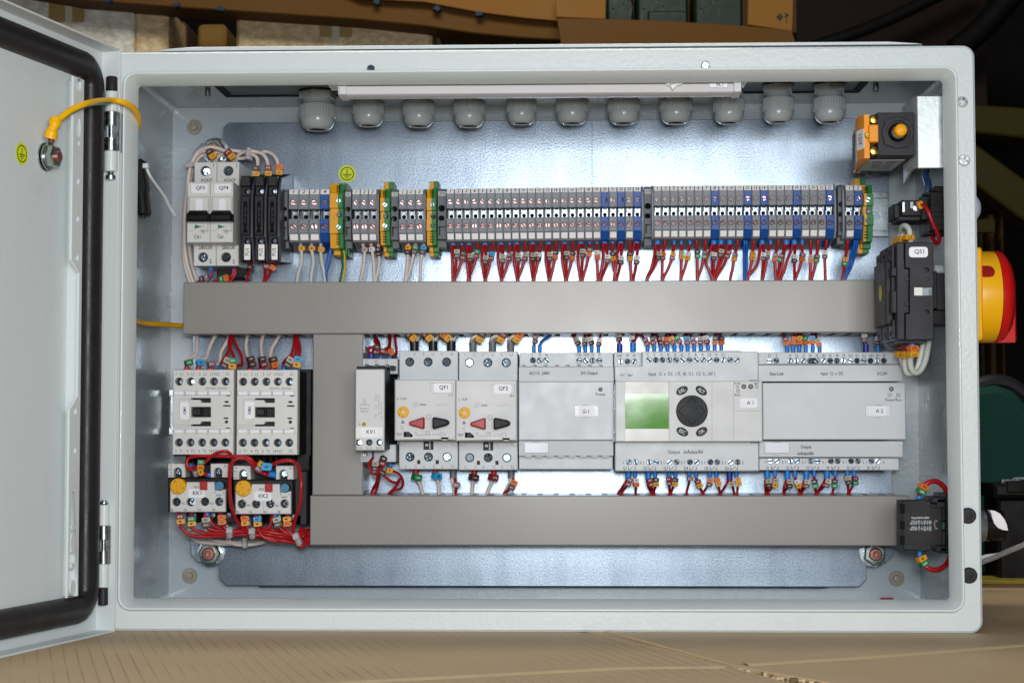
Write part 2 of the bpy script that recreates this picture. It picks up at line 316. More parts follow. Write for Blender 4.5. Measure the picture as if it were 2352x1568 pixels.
m.slab([(W_+.02, 0), (W_+1.4, 0), (W_+1.4, 400), (W_+.02, 400)], 13.7, -1.5, PAINTD)
m.obj('edge_flange', DOOR)
# seal: a foam bead with rounded corners
sv = dpt(*FA.uv(600, 800), 4)[0]; 
sb = dpt(*FR.uv(300, 1075), 4)[1]; st = dpt(*FA.uv(200, 270), 4)[1]
m = DB(); P = [(s_, 4.5, z_) for s_, z_ in rr(sv, sb, W_-sv, st, 14, 5)]; P.append(P[0])
nn = 14; vs = []; L3 = [Vector(p) for p in P[:-1]]
for i, p in enumerate(L3):
    d = (L3[(i+1) % len(L3)]-L3[i-1]).normalized(); sd = Vector((0, 1, 0)).cross(d)
    for j in range(nn): t = PI*j/(nn-1); vs.append(p-Vector((0, 4.4, 0))+sd*math.cos(t)*9.3+Vector((0, 1, 0))*(max(0,math.sin(t))**.7*8.5))
K = len(L3); m.add(vs, [(i*nn+j, i*nn+j+1, ((i+1) % K)*nn+j+1, ((i+1) % K)*nn+j) for i in range(K) for j in range(nn-1)], RUBBER); m.obj('door_seal', DOOR, ang=70)
# stiffening rail with holes
h_ = 11
rs0, rz1 = dpt(*FA.uv(470, 480), h_); rs1, _ = dpt(*FA.uv(528, 500), h_); rz0 = dpt(*FR.uv(480, 930), h_)[1]
sL, sR = dpt(*FA.uv(455, 1000), h_)[0], dpt(*FA.uv(524, 1000), h_)[0]
n1 = dpt(*FV.uv(440, 60), h_)[1]; n2 = dpt(*FV.uv(490, 145), h_)[1]; n3 = dpt(*FV.uv(475, 915), h_)[1]; n4 = dpt(*FV.uv(415, 1000), h_)[1]
wN = sR+(sL-sR)*.28
out = [(sR, rz0), (sR, rz1), (sL, rz1), (sL, n1), (wN, n2), (wN, n3), (sL, n4), (sL, rz0)]
mid = (sL+sR)/2; holes = []
for F, x, y, ry, el in ((FA, 500, 535, 20, 1.6), (FA, 490, 800, 20, 2.2), (FA, 488, 897, 10, 1), (FA, 485, 1137, 10, 1), (FA, 480, 1372, 10, 1), (FV, 476, 47, 10, 1), (FV, 455, 1010, 10, 1), (FV, 450, 1255, 10, 1), (FV, 443, 1498, 10, 1),
                    (FR, 532, 102, 10, 1), (FR, 526, 396, 10, 1), (FR, 520, 515, 22, 2.2), (FR, 518, 690, 10, 1), (FR, 520, 850, 20, 1.6)):
    z = dpt(*F.uv(x, y), h_)[1]; r = 2.2 if ry < 15 else 3.1; holes.append([(mid+r*math.cos(t*PI/6), z+r*(el if ry > 15 else 1)*math.sin(t*PI/6)) for t in range(12)])
m = DB(); m.slab(out, h_, h_-1.6, PAINT, holes=holes, c=.4, back=True)
m.slab(bx(sR-1.6, rz0, sR, rz1), h_-1.7, 0, PAINT)
m.slab(bx(sR-4.2, rz0+6, sR-1.7, rz1-6), 2, 0, PAINT); m.obj('stiffening_rail', DOOR)
# earth bolt, washer, sticker
es, ez = dpt(*FA.uv(308, 985), 3)
bolt = DB(); bolt.lathe([(9.5, 0), (9.5, 1), (9.2, 1.2), (.1, 1.21)], (es, 0, ez), STEEL, n=28, caps=False); bolt.lathe([(8.6, 2.2), (8.6, 3.2), (.1, 3.3)], (es, 0, ez), STEEL, n=28)
es2, ez2 = es, ez
bolt.lathe([(7.6, 3.3), (7.6, 8.2), (6.6, 9), (3.8, 9.1)], (es, 0, ez), mat('hex_nut', '#b9c8c2', .25, metal=1), n=6, caps=False); bolt.lathe([(3.7, 3), (3.7, 10.5), (3.2, 11), (.1, 11)], (es, 0, ez), COPPER, n=18)
bolt.obj('earth_bolt', DOOR, ang=25)
def earth_sticker(mb, cx, cz, r, h, put):
    YS = mat('yellow_sticker', '#d6e61c', .5, var=.02)
    def P(pts): return pts
    mb.slab(circ(cx, cz, r, 32), h, h+(.15 if h < 0 or put == 'Y' else -.15), YS)
    e = h-.06 if put == 'Y' else h+.06
    def flat(pts, hole=None):
        if put == 'Y': mb.slab(pts, e, e+.03, INK, holes=[hole] if hole else [])
        else: mb.slab(pts, e, e-.03, INK, holes=[hole] if hole else [])
    flat(circ(cx, cz, r*.79, 32), circ(cx, cz, r*.69, 32))
    flat(bx(cx-r*.05, cz-r*.05, cx+r*.05, cz+r*.55))
    flat(bx(cx-r*.52, cz-r*.14, cx+r*.52, cz-r*.05)); flat(bx(cx-r*.34, cz-r*.32, cx+r*.34, cz-r*.24)); flat(bx(cx-r*.15, cz-r*.50, cx+r*.15, cz-r*.42))
ss, sz = dpt(*FA.uv(137, 965), .2); _, zt = dpt(*FA.uv(137, 895), .2); m = DB(); earth_sticker(m, ss, sz, zt-sz, .25, 'D'); m.obj('earth_sticker', DOOR)
# hinges
def hinge(F, cx, ys, flip):
    q = lambda y: F.p(cx, y, -9).z; X = F.p(cx, ys[0], -9).x; Y = -9
    g = MB(); a, b = q(ys[2]), q(ys[3])                              # steel knuckle on the body
    r = F.mm(44, -9)
    g.lathe([(r, a), (r, a-(a-b)*.36)], (X, Y, 0), STEEL, 'Z', 20); g.lathe([(r, a-(a-b)*.67), (r, b)], (X, Y, 0), STEEL, 'Z', 20)
    g.lathe([(r*.42, a), (r*.42, b)], (X, Y, 0), STEEL, 'Z', 12); g.box(X+r*.35, X+r*1.25, Y-2, Y+9, b, a, STEEL, c=.4); g.box(X-r, X-r*.7, Y-1, Y+5, b, a, STEEL)
    g.lathe([(r*1.0, a-(a-b)*.36), (r*1.0, a-(a-b)*.361)], (X, Y, 0), STEEL, 'Z', 20)
    hg = g.obj('hinge', cab)
    hg['_o'] = (300, 0, 0)
    for y0, y1 in ((ys[1], ys[2]), (ys[3], ys[4])):
        t = MB(); t.lathe([(r*.9, q(y0)-.2), (r, q(y0)-.7), (r, q(y1)+.7), (r*.9, q(y1)+.2)], (X, Y, 0), PAINT, 'Z', 20); t.obj('hinge_sleeve', hg)
    a, b = (ys[0], ys[1]) if not flip else (ys[4], ys[5])
    t = MB(); t.lathe([(r*.7, q(a)-.1), (r*.83, q(a)-1), (r*.85, q(b)+.6), (r*.7, q(b)+.1)], (X, Y, 0), BLK2, 'Z', 18); t.obj('hinge_cap', hg)
    a, b = (ys[4], ys[5]) if not flip else (ys[0], ys[1])
    t = MB(); z0, z1 = q(a), q(b); t.lathe([(r*.45, z0), (r*.5, z0-(z0-z1)*.3), (r*.75, z0-(z0-z1)*.45), (r*.75, z1+.6), (r*.5, z1)], (X, Y, 0), STEEL, 'Z', 18); t.obj('hinge_pin', hg)
hinge(FA, 702, (482, 575, 706, 948, 1080, 1132), False)
hinge(FR, 786, (187, 220, 381, 665, 846, 980), True)
# ============================================================ MOUNTING PLATE
plate = thing('mounting_plate', 'galvanised steel back plate with bent edges bolted inside the cabinet', 'mounting plate', (300, 183, 200))
U = lambda u, v: at(u, v, 183)
xl, xl2, xr2, xr = U(442, 800).x, U(503, 1300).x, U(1990, 1300).x, U(2051, 1260).x
zt, zt2 = U(500, 282).z, U(440, 330).z; zb, zb2 = U(600, 1344).z, U(441, 1290).z
c_ = 5
out = [(xl2+6, zb), (xr2-6, zb), (xr2, zb+6), (xr2, zb2), (xr-6, zb2), (xr, zb2+6), (xr, zt2-6), (xr-6, zt2), (xr2, zt2), (xr2, zt-4), (xr2-5, zt), (xl2+5, zt), (xl2+1, zt-4), (xl2+1, zt2), (xl+6, zt2), (xl, zt2-6), (xl, zb2+6), (xl+6, zb2), (xl2, zb2), (xl2, zb+6)]
m = MB(); m.slab(out, 183, 185, GALV, c=.3, back=True)
f0, f1 = U(600, 1340).x, U(1895, 1340).x
m.add([(f0, 183.2, zb+.1), (f1, 183.2, zb+.1), (f1+3, 184.5, zb-1.2), (f1, 193, zb-1.6), (f0, 193, zb-1.6), (f0-3, 184.5, zb-1.2)], [(0, 1, 2, 5), (5, 2, 3, 4)], GALV)
m.obj('sheet', plate)
for x, y in ((480, 1271), (2010, 1272), (490, 343), (2008, 372)):
    q = at(x, y, 174); m = MB(); ro = random.uniform(0, 1)
    m.lathe([(10.5, 8.8), (10.5, 6.6), (8, 6.4)], (q.x, 174, q.z), STEEL, n=26); m.lathe([(9.2, 6.5), (9.2, 1), (8, -.2), (5.3, -.3), (5.0, .8)], (q.x, 174, q.z), mat('hex_nut', '#b9c8c2', .25, metal=1), n=6, caps=False, a0=ro)
    n_ = m.obj('fixing_nut', plate, ang=20); n_['_o'] = (300, 183, 200)
    m = MB(); m.lathe([(5, 6), (5, -2.2), (4.2, -3), (2.4, -3.1), (2.0, -2.4), (.1, -2.3)], (q.x, 174, q.z), COPPER, n=20); m.obj('threaded_stud', n_)
# ============================================================ DIN RAILS
def rail(X0, X1, zc, label):
    t = thing('din_rail', label, 'mounting rail', (X0, 182.9, zc), 'perforated rails the devices clip onto')
    m = MB(); holes = []; x = X1-12
    while x > X0+10: holes.append(rr(x-7, zc-3, x+7, zc+3, 2.9, 4)); x -= 25
    m.slab(bx(X0, zc-13, X1, zc+13), 181.6, 182.8, STEEL_R, holes=holes)
    for s in (1, -1):
        m.box(X0, X1, 175.5, 181.5, zc+s*13.2-.6, zc+s*13.2+.6, STEEL_R); m.box(X0, X1, 175, 176, min(zc+s*13, zc+s*17.5), max(zc+s*13, zc+s*17.5), STEEL_R, c=.25)
    m.obj('rail', t)
STEEL_R = mat('rail_zinc', '#9aa3a8', .3, metal=1, bump=.1, var=.15)
zr = at(1200, 497, 178).z
rail(at(440, 500, 178).x, at(*FK.uv(385, 1200), 178).x, zr, 'zinc mounting rail running behind the terminals, its bare end showing at the right')
zl = at(1200, 945, 178).z
rail(at(390, 945, 178).x, at(2070, 945, 178).x, zl, 'zinc mounting rail hidden behind the contactors and modules')
# ============================================================ WIRING DUCTS
def duct(label, X0, X1, Z0, Z1, vertical=False):
    t = thing('wiring_duct', label, 'wiring duct', ((X0+X1)/2, 183, Z0), 'grey plastic wiring ducts')
    m = MB(); m.box(X0, X1, 123, 125, Z0, Z1, DUCT, c=.7)
    if not vertical:
        for z0, z1 in ((Z0, Z0+1.2), (Z1-1.2, Z1)): m.box(X0+.05, X1-.05, 125.02, 134, z0, z1, DUCT)
        for z in (Z0+3.2, Z1-3.2): m.box(X0+.3, X1-.3, 122.85, 123.2, z-.25, z+.25, DUCT)
    else:
        for x0, x1 in ((X0, X0+1.2), (X1-1.2, X1)): m.box(x0, x1, 125.02, 134, Z0+.05, Z1-.05, DUCT)
        for x in (X0+3.2, X1-3.2): m.box(x-.25, x+.25, 122.85, 123.2, Z0+.3, Z1-.3, DUCT)
    m.obj('cover', t)
    m = MB(); a, b = (X0, X1) if not vertical else (Z0, Z1); x = a+2
    m.box(X0+1.6, X1-1.6, 180, 182.6, Z0+1.5, Z1-1.5, DUCT)
    while x < b-2:
        e = min(x+8.2, b-1.6)
        for s in (0, 1):
            if not vertical: z = Z0+.05 if s == 0 else Z1-1.05; m.box(x, e, 134.2, 172, z, z+1, DUCT)
            else: z = X0+1.4 if s == 0 else X1-2.4; m.box(z, z+1, 134.2, 172, x, e, DUCT)
        x += 12.4
    if not vertical:
        for z in (Z0+.05, Z1-1.05): m.box(X0+1.6, X1-1.6, 172.02, 180, z, z+1, DUCT)
    else:
        for z in (X0+1.4, X1-2.4): m.box(z, z+1, 172.02, 180, Z0+1.6, Z1-1.6, DUCT)
    m.obj('slotted_base', t)
mx0, mx1 = at(421, 700, 123).x, at(2029, 700, 123).x
duct('long grey wiring duct across the middle, below the terminal rail', mx0, mx1, 210.0, 249.6)
lx0, lx1 = at(712, 1195, 123).x, at(*FM.uv(365, 450), 123).x
duct('grey wiring duct along the bottom, right of the red wire bundle', lx0, lx1, 50.3, 87.6)
duct('short upright grey wiring duct between the contactors and the slim relay', at(718, 950, 123).x, at(834, 950, 123).x, 87.9, 209.7, True)
# ============================================================ CABLE GLANDS
GL = mat('gland_grey', '#9da4a6', .22, var=.03, bump=.05); GL2 = mat('gland_dark', '#23262a', .6)
def gland(F, cx, wu, ytop, ydome, Y, label, first=False):
    q = F.p(cx, ydome, Y); R = F.mm(wu, Y)/2; zt = 398.3; zb = q.z
    t = thing('cable_gland', label, 'cable gland', (q.x, Y, zt), 'plastic cable glands hanging in a row from the roof')
    H = zt-zb; k = R/12.5
    m = MB(); m.lathe([(R*1.04, zt), (R*1.06, zt-.8)], (q.x, Y, 0), RUBBER, 'Z', 28)
    a = zt-.8; b = a-H*.2; m.lathe([(R*.96, a), (R*1.02, a-.6), (R*1.02, b+.6), (R*.96, b)], (q.x, Y, 0), GL, 'Z', 6, a0=.35)
    m.lathe([(R*.8, b), (R*.76, b-1), (R*.8, b-1.5), (R*.76, b-2.2), (R*.8, b-2.8), (R*.76, b-3.4), (R*.78, b-4.4)], (q.x, Y, 0), GL, 'Z', 24); m.obj('hex_body', t, ang=28)
    c = b-H*.12; d = c-H*.34; n = 72; m = MB(); vs = []
    for z, s in ((c, .9), (c-1, .985), (d, 1.0), (d-.9, .93)):
        for i in range(n):
            th = 2*PI*i/n; hx_ = 1-.045*(1-abs(((th/(PI/3)) % 1)-.5)*2); rd = R*s*hx_*(1 if i % 2 else .97 if s > .95 else 1); vs.append((q.x+rd*math.cos(th), Y+rd*math.sin(th), z))
    m.add(vs, [(j*n+i, j*n+(i+1) % n, (j+1)*n+(i+1) % n, (j+1)*n+i) for j in range(3) for i in range(n)]+[tuple(range(n)), tuple(range(3*n, 4*n))], GL)
    m.obj('ribbed_nut', t, ang=20)
    m = MB(); e = d-zb; r0 = .93*R
    m.lathe([(r0, d-.4), (r0, d-e*.3), (r0*.94, d-e*.58), (r0*.82, d-e*.82), (r0*.66, zb+.2), (r0*.56, zb), (r0*.48, zb+.8)], (q.x, Y, 0), GL, 'Z', 32, caps=False)
    m.lathe([(r0*.5, zb+1.0), (r0*.3, zb+2.6), (.05, zb+2.7)], (q.x, Y, 0), GL2, 'Z', 24, caps=False); m.obj('dome_cap', t, ang=50)
gs = [(FN, 1050, 235, 598, 135, 'largest cable gland, at the left end of the roof row'), (FN, 1370, 205, 572, 125, 'cable gland right beside the largest one, under the left end of the lamp'),
      (FN, 1685, 208, 577, 125, 'third cable gland counting from the large one at the left'), (FN, 2003, 206, 577, 125, 'fourth cable gland counting from the large one at the left'),
      (FO, 120, 172, 494, 123, 'fifth cable gland from the left, under the lamp'), (FO, 400, 184, 493, 123, 'middle cable gland of the eleven, under the lamp'), (FO, 685, 184, 493, 123, 'seventh cable gland from the left, left of the rocker switch'),
      (FO, 974, 186, 490, 123, 'cable gland hanging below the lamp\'s rocker switch'), (FO, 1267, 176, 490, 123, 'cable gland hanging below the EL1 sticker'),
      (FO, 1541, 176, 486, 122, 'first cable gland right of the lamp, its black gasket showing'), (FO, 1825, 182, 486, 122, 'cable gland at the right end of the roof row')]
for F, cx, wu, yb, Y, lb in gs: gland(F, cx, wu, 0, yb, Y, lb)
# ============================================================ LAMP STRIP
lm = thing('strip_light', 'slim white strip lamp with EL1 sticker under the cabinet roof edge', 'lamp', (at(1234, 200, 18).x, 18, at(1234, 200, 18).z))
LWH = mat('lamp_white', '#cfcfd2', .35, var=.01)
Yl = 16; X0, X1 = at(752, 200, Yl).x, at(1716, 200, Yl).x; zt = at(1234, 184, Yl).z; zb = at(1234, 212, Yl).z; hh = zt-zb
prof = [(Yl+22, zt+2), (Yl, zt+2), (Yl, zt-hh*.26), (Yl+3, zt-hh*.34), (Yl+3.6, zt-hh*.5), (Yl+5, zb+.5), (Yl+7, zb-.5), (Yl+22, zb)]
m = MB(); m.slab(prof, X0+7, X1-4, LWH, axis='X', back=True); m.slab([(Yl-.3, zt+2), (Yl-.3, zt-hh*.27), (Yl+22, zt-hh*.27), (Yl+22, zt+2)], X0, X0+6.9, LWH, axis='X', back=True, c=.4)
m.slab([(Yl-.3, zt+2), (Yl-.3, zt-hh*.27), (Yl+22, zt-hh*.27), (Yl+22, zt+2)], X1-3.9, X1, LWH, axis='X', back=True, c=.4)
for xx in (X0+8, X1-9): m.slab([(Yl+1.5, zt-hh*.3), (Yl+1.5, zb-.2), (Yl+5.5, zb-1.2), (Yl+20, zb-1.2), (Yl+20, zt-hh*.3)], xx, xx+5, LWH, axis='X', back=True, c=.4)
m.box(X0+7.5, X1-9, Yl+1.2, Yl+3, zt-hh*.36, zt-hh*.28, mat('lamp_groove', '#6d6a6e', .5))
m.obj('housing', lm)
m = MB(); q = FO.p(962, 272, Yl+2); w0 = FO.mm(55, Yl); m.slab([(q.x-w0, q.z+1), (q.x+w0, q.z+1), (q.x+w0*.6, q.z-1.5), (q.x-w0*.6, q.z-1.5)], Yl+1, Yl+6, LWH, c=.5); m.slab([(q.x-w0*.5, q.z-.5), (q.x-w0*.15, q.z-4.6), (q.x+w0*.5, q.z-.5)], Yl-.6, Yl+6, mat('rocker_white', '#e4e6e4', .3), c=.6); m.obj('rocker_switch', lm)
m = MB(); a = FO.r(1160, 262, 1258, 291, Yl+2.4); m.slab(rr(*a, .8), Yl+2.2, Yl+2.9, STK); m.text('EL1', (a[0]+a[2])/2+1, Yl+2.1, a[3]-1.4, 2.6, INK); m.obj('name_sticker', lm)
# ============================================================ helpers for devices
def dev(name, label, cat, F, x0, y0, x1, y1, Y, group=None):
    a = F.r(x0, y0, x1, y1, Y); return thing(name, label, cat, ((a[0]+a[2])/2, 182, a[1]), group), a
def fbox(mb, F, x0, y0, x1, y1, Y0, Y1, m, c=0):
    a = F.r(x0, y0, x1, y1, Y0); mb.slab(bx(*a), Y0, Y1, m, c=c, back=True); return a
def ftext(mb, F, t, cx, cy, h, Y, m=None, rot=0, sx=1, shear=0):
    p = F.p(cx, cy, Y); mb.text(t, p.x, Y-.05, p.z, F.mm(h, Y), m or INKG, rot, sx, shear)
def fpoly(mb, F, pts, Y0, Y1, m, c=0): mb.slab(F.poly(pts, Y0), Y0, Y1, m, c=c)
def sticker(T, F, x0, y0, x1, y1, Y, t, h=None, rot=0, dx=0, dy=0, m=INK, sx=1, r=1.2, name='name_sticker', shear=0, tilt=0):
    a = F.r(x0, y0, x1, y1, Y); mb = MB()
    if tilt: cx, cz = (a[0]+a[2])/2, (a[1]+a[3])/2; mb.M = Matrix.Translation((cx, 0, cz)) @ Matrix.Rotation(tilt, 4, 'Y') @ Matrix.Translation((-cx, 0, -cz))
    mb.slab(rr(*a, r), Y-.25, Y, STK); cx, cy = (x0+x1)/2+dx, (y0+y1)/2+dy
    if t: ftext(mb, F, t, cx, cy, h, Y-.25, m, rot, sx, shear)
    return mb.obj(name, T)
def holes_of(F, pts, r, Y, n=22): return [circ(*F.xz(x, y, Y), F.mm(r, Y), n) for x, y in pts]
def line(mb, F, pts, wd, Y, m):
    P = [Vector(F.xz(a, b, Y)) for a, b in pts]; w_ = F.mm(wd, Y)/2
    for a, b in zip(P, P[1:]):
        d = (b-a).normalized(); n = Vector((-d.y, d.x))*w_; a2 = a-d*w_; b2 = b+d*w_
        mb.slab([tuple(a2+n), tuple(b2+n), tuple(b2-n), tuple(a2-n)], Y-.05, Y+.03, m)
def ring_mark(mb, F, cx, cy, r, wd, Y, m):
    c = F.xz(cx, cy, Y); R = F.mm(r, Y); mb.slab(circ(*c, R, 24), Y-.05, Y, m, holes=[circ(*c, R-F.mm(wd, Y), 24)])
def screws(T, F, pts, r, Y, depth, kind='x', m=None, name='screw'):
    for x, y in pts: q = F.p(x, y, Y); screw(T, q.x, Y+depth, q.z, F.mm(r, Y), kind, m, name=name)
# ============================================================ CONTACTORS
def contactor(ox, oy, nm, label):
    F = FF; T, a = dev('contactor', label, 'contactor', F, 137+ox, 535+oy, 795+ox, 1452+oy, 95, 'white contactors on the left')
    Y = 95; cx5 = (207, 332, 458, 583, 708)
    ht = [(x+ox, 663+oy) for x in cx5]; hb = [(x+ox-3, 1322+oy) for x in cx5]
    P = lambda pts: F.poly([(x+ox, y+oy) for x, y in pts], Y)
    wells = holes_of(F, ht+hb, 45, Y)
    pk1 = P([(333,840),(550,840),(550,892),(443,892),(443,876),(430,862),(333,862)]); pk2 = P([(336,936),(551,936),(551,1050),(336,1050)])
    pk3 = P([(443,1094),(550,1094),(550,1146),(333,1146),(333,1124),(430,1124),(443,1108)])
    small = [P([(x0,y0),(x1,y0),(x1,y1),(x0,y1)]) for x0,y0,x1,y1 in ((714,810,757,822),(697,872,740,893),(681,917,762,933),(687,1051,737,1067),(712,1161,756,1172))]
    hole = holes_of(F, [(717+ox, 1099+oy)], 19, Y, 16)
    body = MB(); fbox(body, F, 142+ox, 545+oy, 797+ox, 1445+oy, 105, 150, BLK2, c=.5); fbox(body, F, 150+ox, 530+oy, (797 if nm == 'KM1' else 945)+ox, 1470+oy, 150.1, 178, BLK, c=.5)
    fbox(body, F, 785+ox, 945+oy, 800+ox, 1040+oy, 103, 140, BLK2); body.obj('body', T)
    mb = MB(); mb.slab(bx(*a), Y, 105, WHT, holes=wells+[pk1, pk2, pk3]+small+hole, c=.5, hd=6.5, hm=BLK)
    for i, x in enumerate((205, 330, 457, 583, 708)):              # label tabs with shadow gaps
        for y0, y1 in ((762, 812), (1180, 1232)):
            line(mb, F, [(x-55+ox, y0+oy), (x-55+ox, y1+oy)], 4, Y, INKG); line(mb, F, [(x+55+ox, y0+oy), (x+55+ox, y1+oy)], 4, Y, INKG)
        fbox(mb, F, x-50+ox, 776+oy, x+50+ox, 806+oy, Y-.25, Y+.1, STK); fbox(mb, F, x-50+ox, 1184+oy, x+50+ox, 1212+oy, Y-.25, Y+.1, STK)
        if i < 4: fbox(mb, F, x+58+ox, 758+oy, x+70+ox, 770+oy, Y-.5, Y+.1, WHT)
    line(mb, F, [(143+ox, 809+oy), (775+ox, 809+oy)], 3, Y, INKG); line(mb, F, [(143+ox, 1180+oy), (705+ox, 1180+oy)], 3, Y, INKG)
    line(mb, F, [(143+ox, 1128+oy), (315+ox, 1128+oy), (315+ox, 1150+oy), (143+ox, 1150+oy)], 3, Y, INKG)
    line(mb, F, [(210+ox, 1070+oy), (210+ox, 850+oy), (318+ox, 850+oy), (318+ox, 1102+oy), (235+ox, 1102+oy)], 2, Y, INKG)
    for t, x in (('1', 178), ('L1', 233), ('3', 300), ('L2', 353), ('5', 430), ('L3', 487), ('13', 557), ('NO', 613), ('A1', 731)): ftext(mb, F, t, x+ox, 583+oy, 32, Y, sx=.85)
    for t, x in (('2', 173), ('T1', 226), ('4', 298), ('T2', 352), ('6', 422), ('T3', 478), ('14', 548), ('NO', 603), ('A2', 722)): ftext(mb, F, t, x+ox, 1413+oy, 32, Y, sx=.85)
    ftext(mb, F, '230V50Hz / 240V60Hz', 610+ox, 735+oy, 22, Y, sx=.82)
    mb.obj('front_cover', T)
    screws(T, F, [(x+14, y) for x, y in ht+hb], 30, Y, 4.6)
    mb = MB(); fbox(mb, F, 352+ox, 958+oy, 440+ox, 1026+oy, Y+1.2, Y+6, BLK2, c=.5); fbox(mb, F, 445+ox, 940+oy, 458+ox, 1046+oy, Y+2.5, Y+6, BLK2, c=.3); mb.obj('actuator', T)
    sx = 0 if nm == 'KM1' else 10
    sticker(T, F, 216+ox+sx, 884+oy-(6 if sx else 0), 317+ox+sx, 1070+oy-(6 if sx else 0), Y, nm, 32, PI/2, tilt=.0 if not sx else .02)
    return T
contactor(0, 0, 'KM1', 'left white contactor with KM1 sticker')
contactor(691, 2, 'KM2', 'white contactor with KM2 sticker, its black side showing at the right')
# ============================================================ OVERLOAD RELAYS
def dial(T, F, cx, cy, r, Y, marks, h=3, name='setting_dial', col=None):
    c = F.xz(cx, cy, Y); R = F.mm(r, Y); D = mat('dial_yellow', '#e9aa12', .42, var=.02); mb = MB()
    key = [(c[0]+(R*.3 if i % 2 else R*.2)*math.cos(i*PI/6), c[1]+(R*.3 if i % 2 else R*.2)*math.sin(i*PI/6)) for i in range(12)]
    mb.slab(circ(*c, R, 36), Y, Y+h, D, holes=[key], c=.5, hd=1.2, hm=D)
    for t, ang in marks:
        mb.text(t, c[0]+R*.68*math.cos(ang), Y-.06, c[1]+R*.68*math.sin(ang), R*.22, INK, ang+PI/2, .8)
    for k in range(5):
        an = -1.3-.5*k; mb.slab([(c[0]+R*q*math.cos(an+e), c[1]+R*q*math.sin(an+e)) for q, e in ((.84, -.05), (.93, -.05), (.93, .05), (.84, .05))], Y-.06, Y, INK)
    return mb.obj(name, T)
def overload(ox, oy, nm, label):
    F = FG; Y = 110; T, a = dev('overload_relay', label, 'overload relay', F, 137+ox, 500+oy, 893+ox, 912+oy, Y, 'overload relays under the contactors')
    Q = lambda pts: [(x+ox, y+oy) for x, y in pts]
    b = MB(); fbox(b, F, 108+ox, 440+oy, 920+ox, 908+oy, Y+4, 165, BLK, c=.6)
    for x in (345, 420, 500, 590, 670, 800, 850): fbox(b, F, x+ox, 80+oy, x+46+ox, 470+oy, 132, 150, BLK2, c=1.2)
    fbox(b, F, 365+ox, 262+oy, 690+ox, 445+oy, 124, 150, BLK, c=.5); fbox(b, F, 370+ox, 135+oy, 960+ox, 300+oy, 150, 175, BLK, c=.5)
    for x in (355, 585, 890): fbox(b, F, x+ox, 915+oy, x+150+ox, 1060+oy, 128, 160, BLK2, c=.8)
    if nm == 'KK2': fbox(b, F, 1800, 345, 2010, 1090, 128, 168, BLK2, c=1); fbox(b, F, 1860, 120, 2040, 420, 150, 176, BLK, c=.5)
    b.obj('body', T)
    low = F.poly(Q([(137,908),(893,908),(893,600),(750,600),(740,500),(365,500),(340,600),(137,600)]), Y)
    sp = Q([(225, 772), (420, 772), (612, 768), (808, 768)])
    mb = MB(); mb.slab(low, Y, Y+8, WHT, holes=holes_of(F, sp, 60, Y), c=.5, hd=6, hm=BLK)
    for t, x, y, h in (('TEST', 492, 573, 30), ('NC', 320, 790, 30), ('NO', 704, 794, 30), ('95', 163, 880, 32), ('96', 348, 880, 32), ('97', 541, 882, 32), ('98', 735, 882, 32), ('H', 757, 642, 24), ('A', 862, 642, 24), ('RESET', 808, 680, 26)):
        ftext(mb, F, t, x+ox, y+oy, h, Y, INKD, sx=.8)
    for x, y0 in ((318, 868), (517, 730), (706, 868)): line(mb, F, Q([(x, y0), (x, 905)]), 3, Y, INKG)
    line(mb, F, Q([(228, 702), (253, 702), (240, 680), (228, 702)]), 2, Y, INKD)
    fbox(mb, F, 565+ox, 876+oy, 668+ox, 906+oy, Y-1, Y+1, WHT, c=.3)
    mb.obj('front_cover', T)
    screws(T, F, [(x+15, y) for x, y in sp], 50, Y, 3.6)
    for x0, x1, nx, wd in ((108, 345, 240, 110), (688, 925, 790, 108)):
        Yb = 106; h0, h1 = nx-wd/2, nx+wd/2
        arch = [(x0, 250), (x1, 250), (x1, 438), (h1, 438)]+[(nx+wd/2*math.cos(t*PI/8), 360-wd/2*math.sin(t*PI/8)) for t in range(9)]+[(h0, 438), (x0, 438)]
        mb = MB(); mb.slab(F.poly(Q(arch), Yb), Yb, Yb+26, WHT, c=.5)
        fbox(mb, F, nx-wd/2+ox, 310+oy, nx+wd/2+ox, 445+oy, Yb+7, Yb+8, BLK)
        if x0 < 200:
            for t, y in (('14', 280), ('NO', 326), ('22', 370), ('NC', 412)): ftext(mb, F, t, 147+ox, y+oy, 26, Yb, INKD, sx=.9)
        else: ftext(mb, F, 'A2', 887+ox, 283+oy, 28, Yb, INKD, sx=.85)
        mb.obj('terminal_block', T)
        screws(T, F, Q([(nx+10, 362)]), 50, Yb, 3.5)
    dial(T, F, 243+ox, 560+oy, 110, Y-2.5, (('2,4', 2.1), ('2', -2.5), ('1,6', -1.6), ('A', -.3)), 6)
    mb = MB(); fbox(mb, F, 540+ox, 492+oy, 635+ox, 608+oy, Y-3.5, Y+4, mat('button_red', '#b5312c', .42), c=.4); c = F.xz(588+ox, 550+oy, Y-3.5); mb.lathe([(F.mm(33, Y), 0), (F.mm(33, Y), -.4), (F.mm(26, Y), -.9), (.1, -1)], (c[0], Y-3.5, c[1]), mat('button_red', '#b5312c')); mb.obj('test_button', T)
    c = F.xz(812+ox, 553+oy, Y-1); R = F.mm(60, Y); mb = MB(); BD = mat('reset_blue', '#4c86a8', .42)
    mb.slab(circ(*c, R*1.13, 24), Y-.3, Y+5, BLK, c=.3); pt = circ(*c, R, 28); pt = [p for p in pt if not (p[0] < c[0] and p[1] < c[1])]; pt.insert(next((i for i, p in enumerate(pt) if p[1] < c[1] and p[0] >= c[0]), len(pt)), (c[0]-R, c[1]-R))
    pt = [(c[0]+R*math.cos(t), c[1]+R*math.sin(t)) for t in [i*PI/14 for i in range(-7, 15)]]+[(c[0]-R, c[1]-R)]
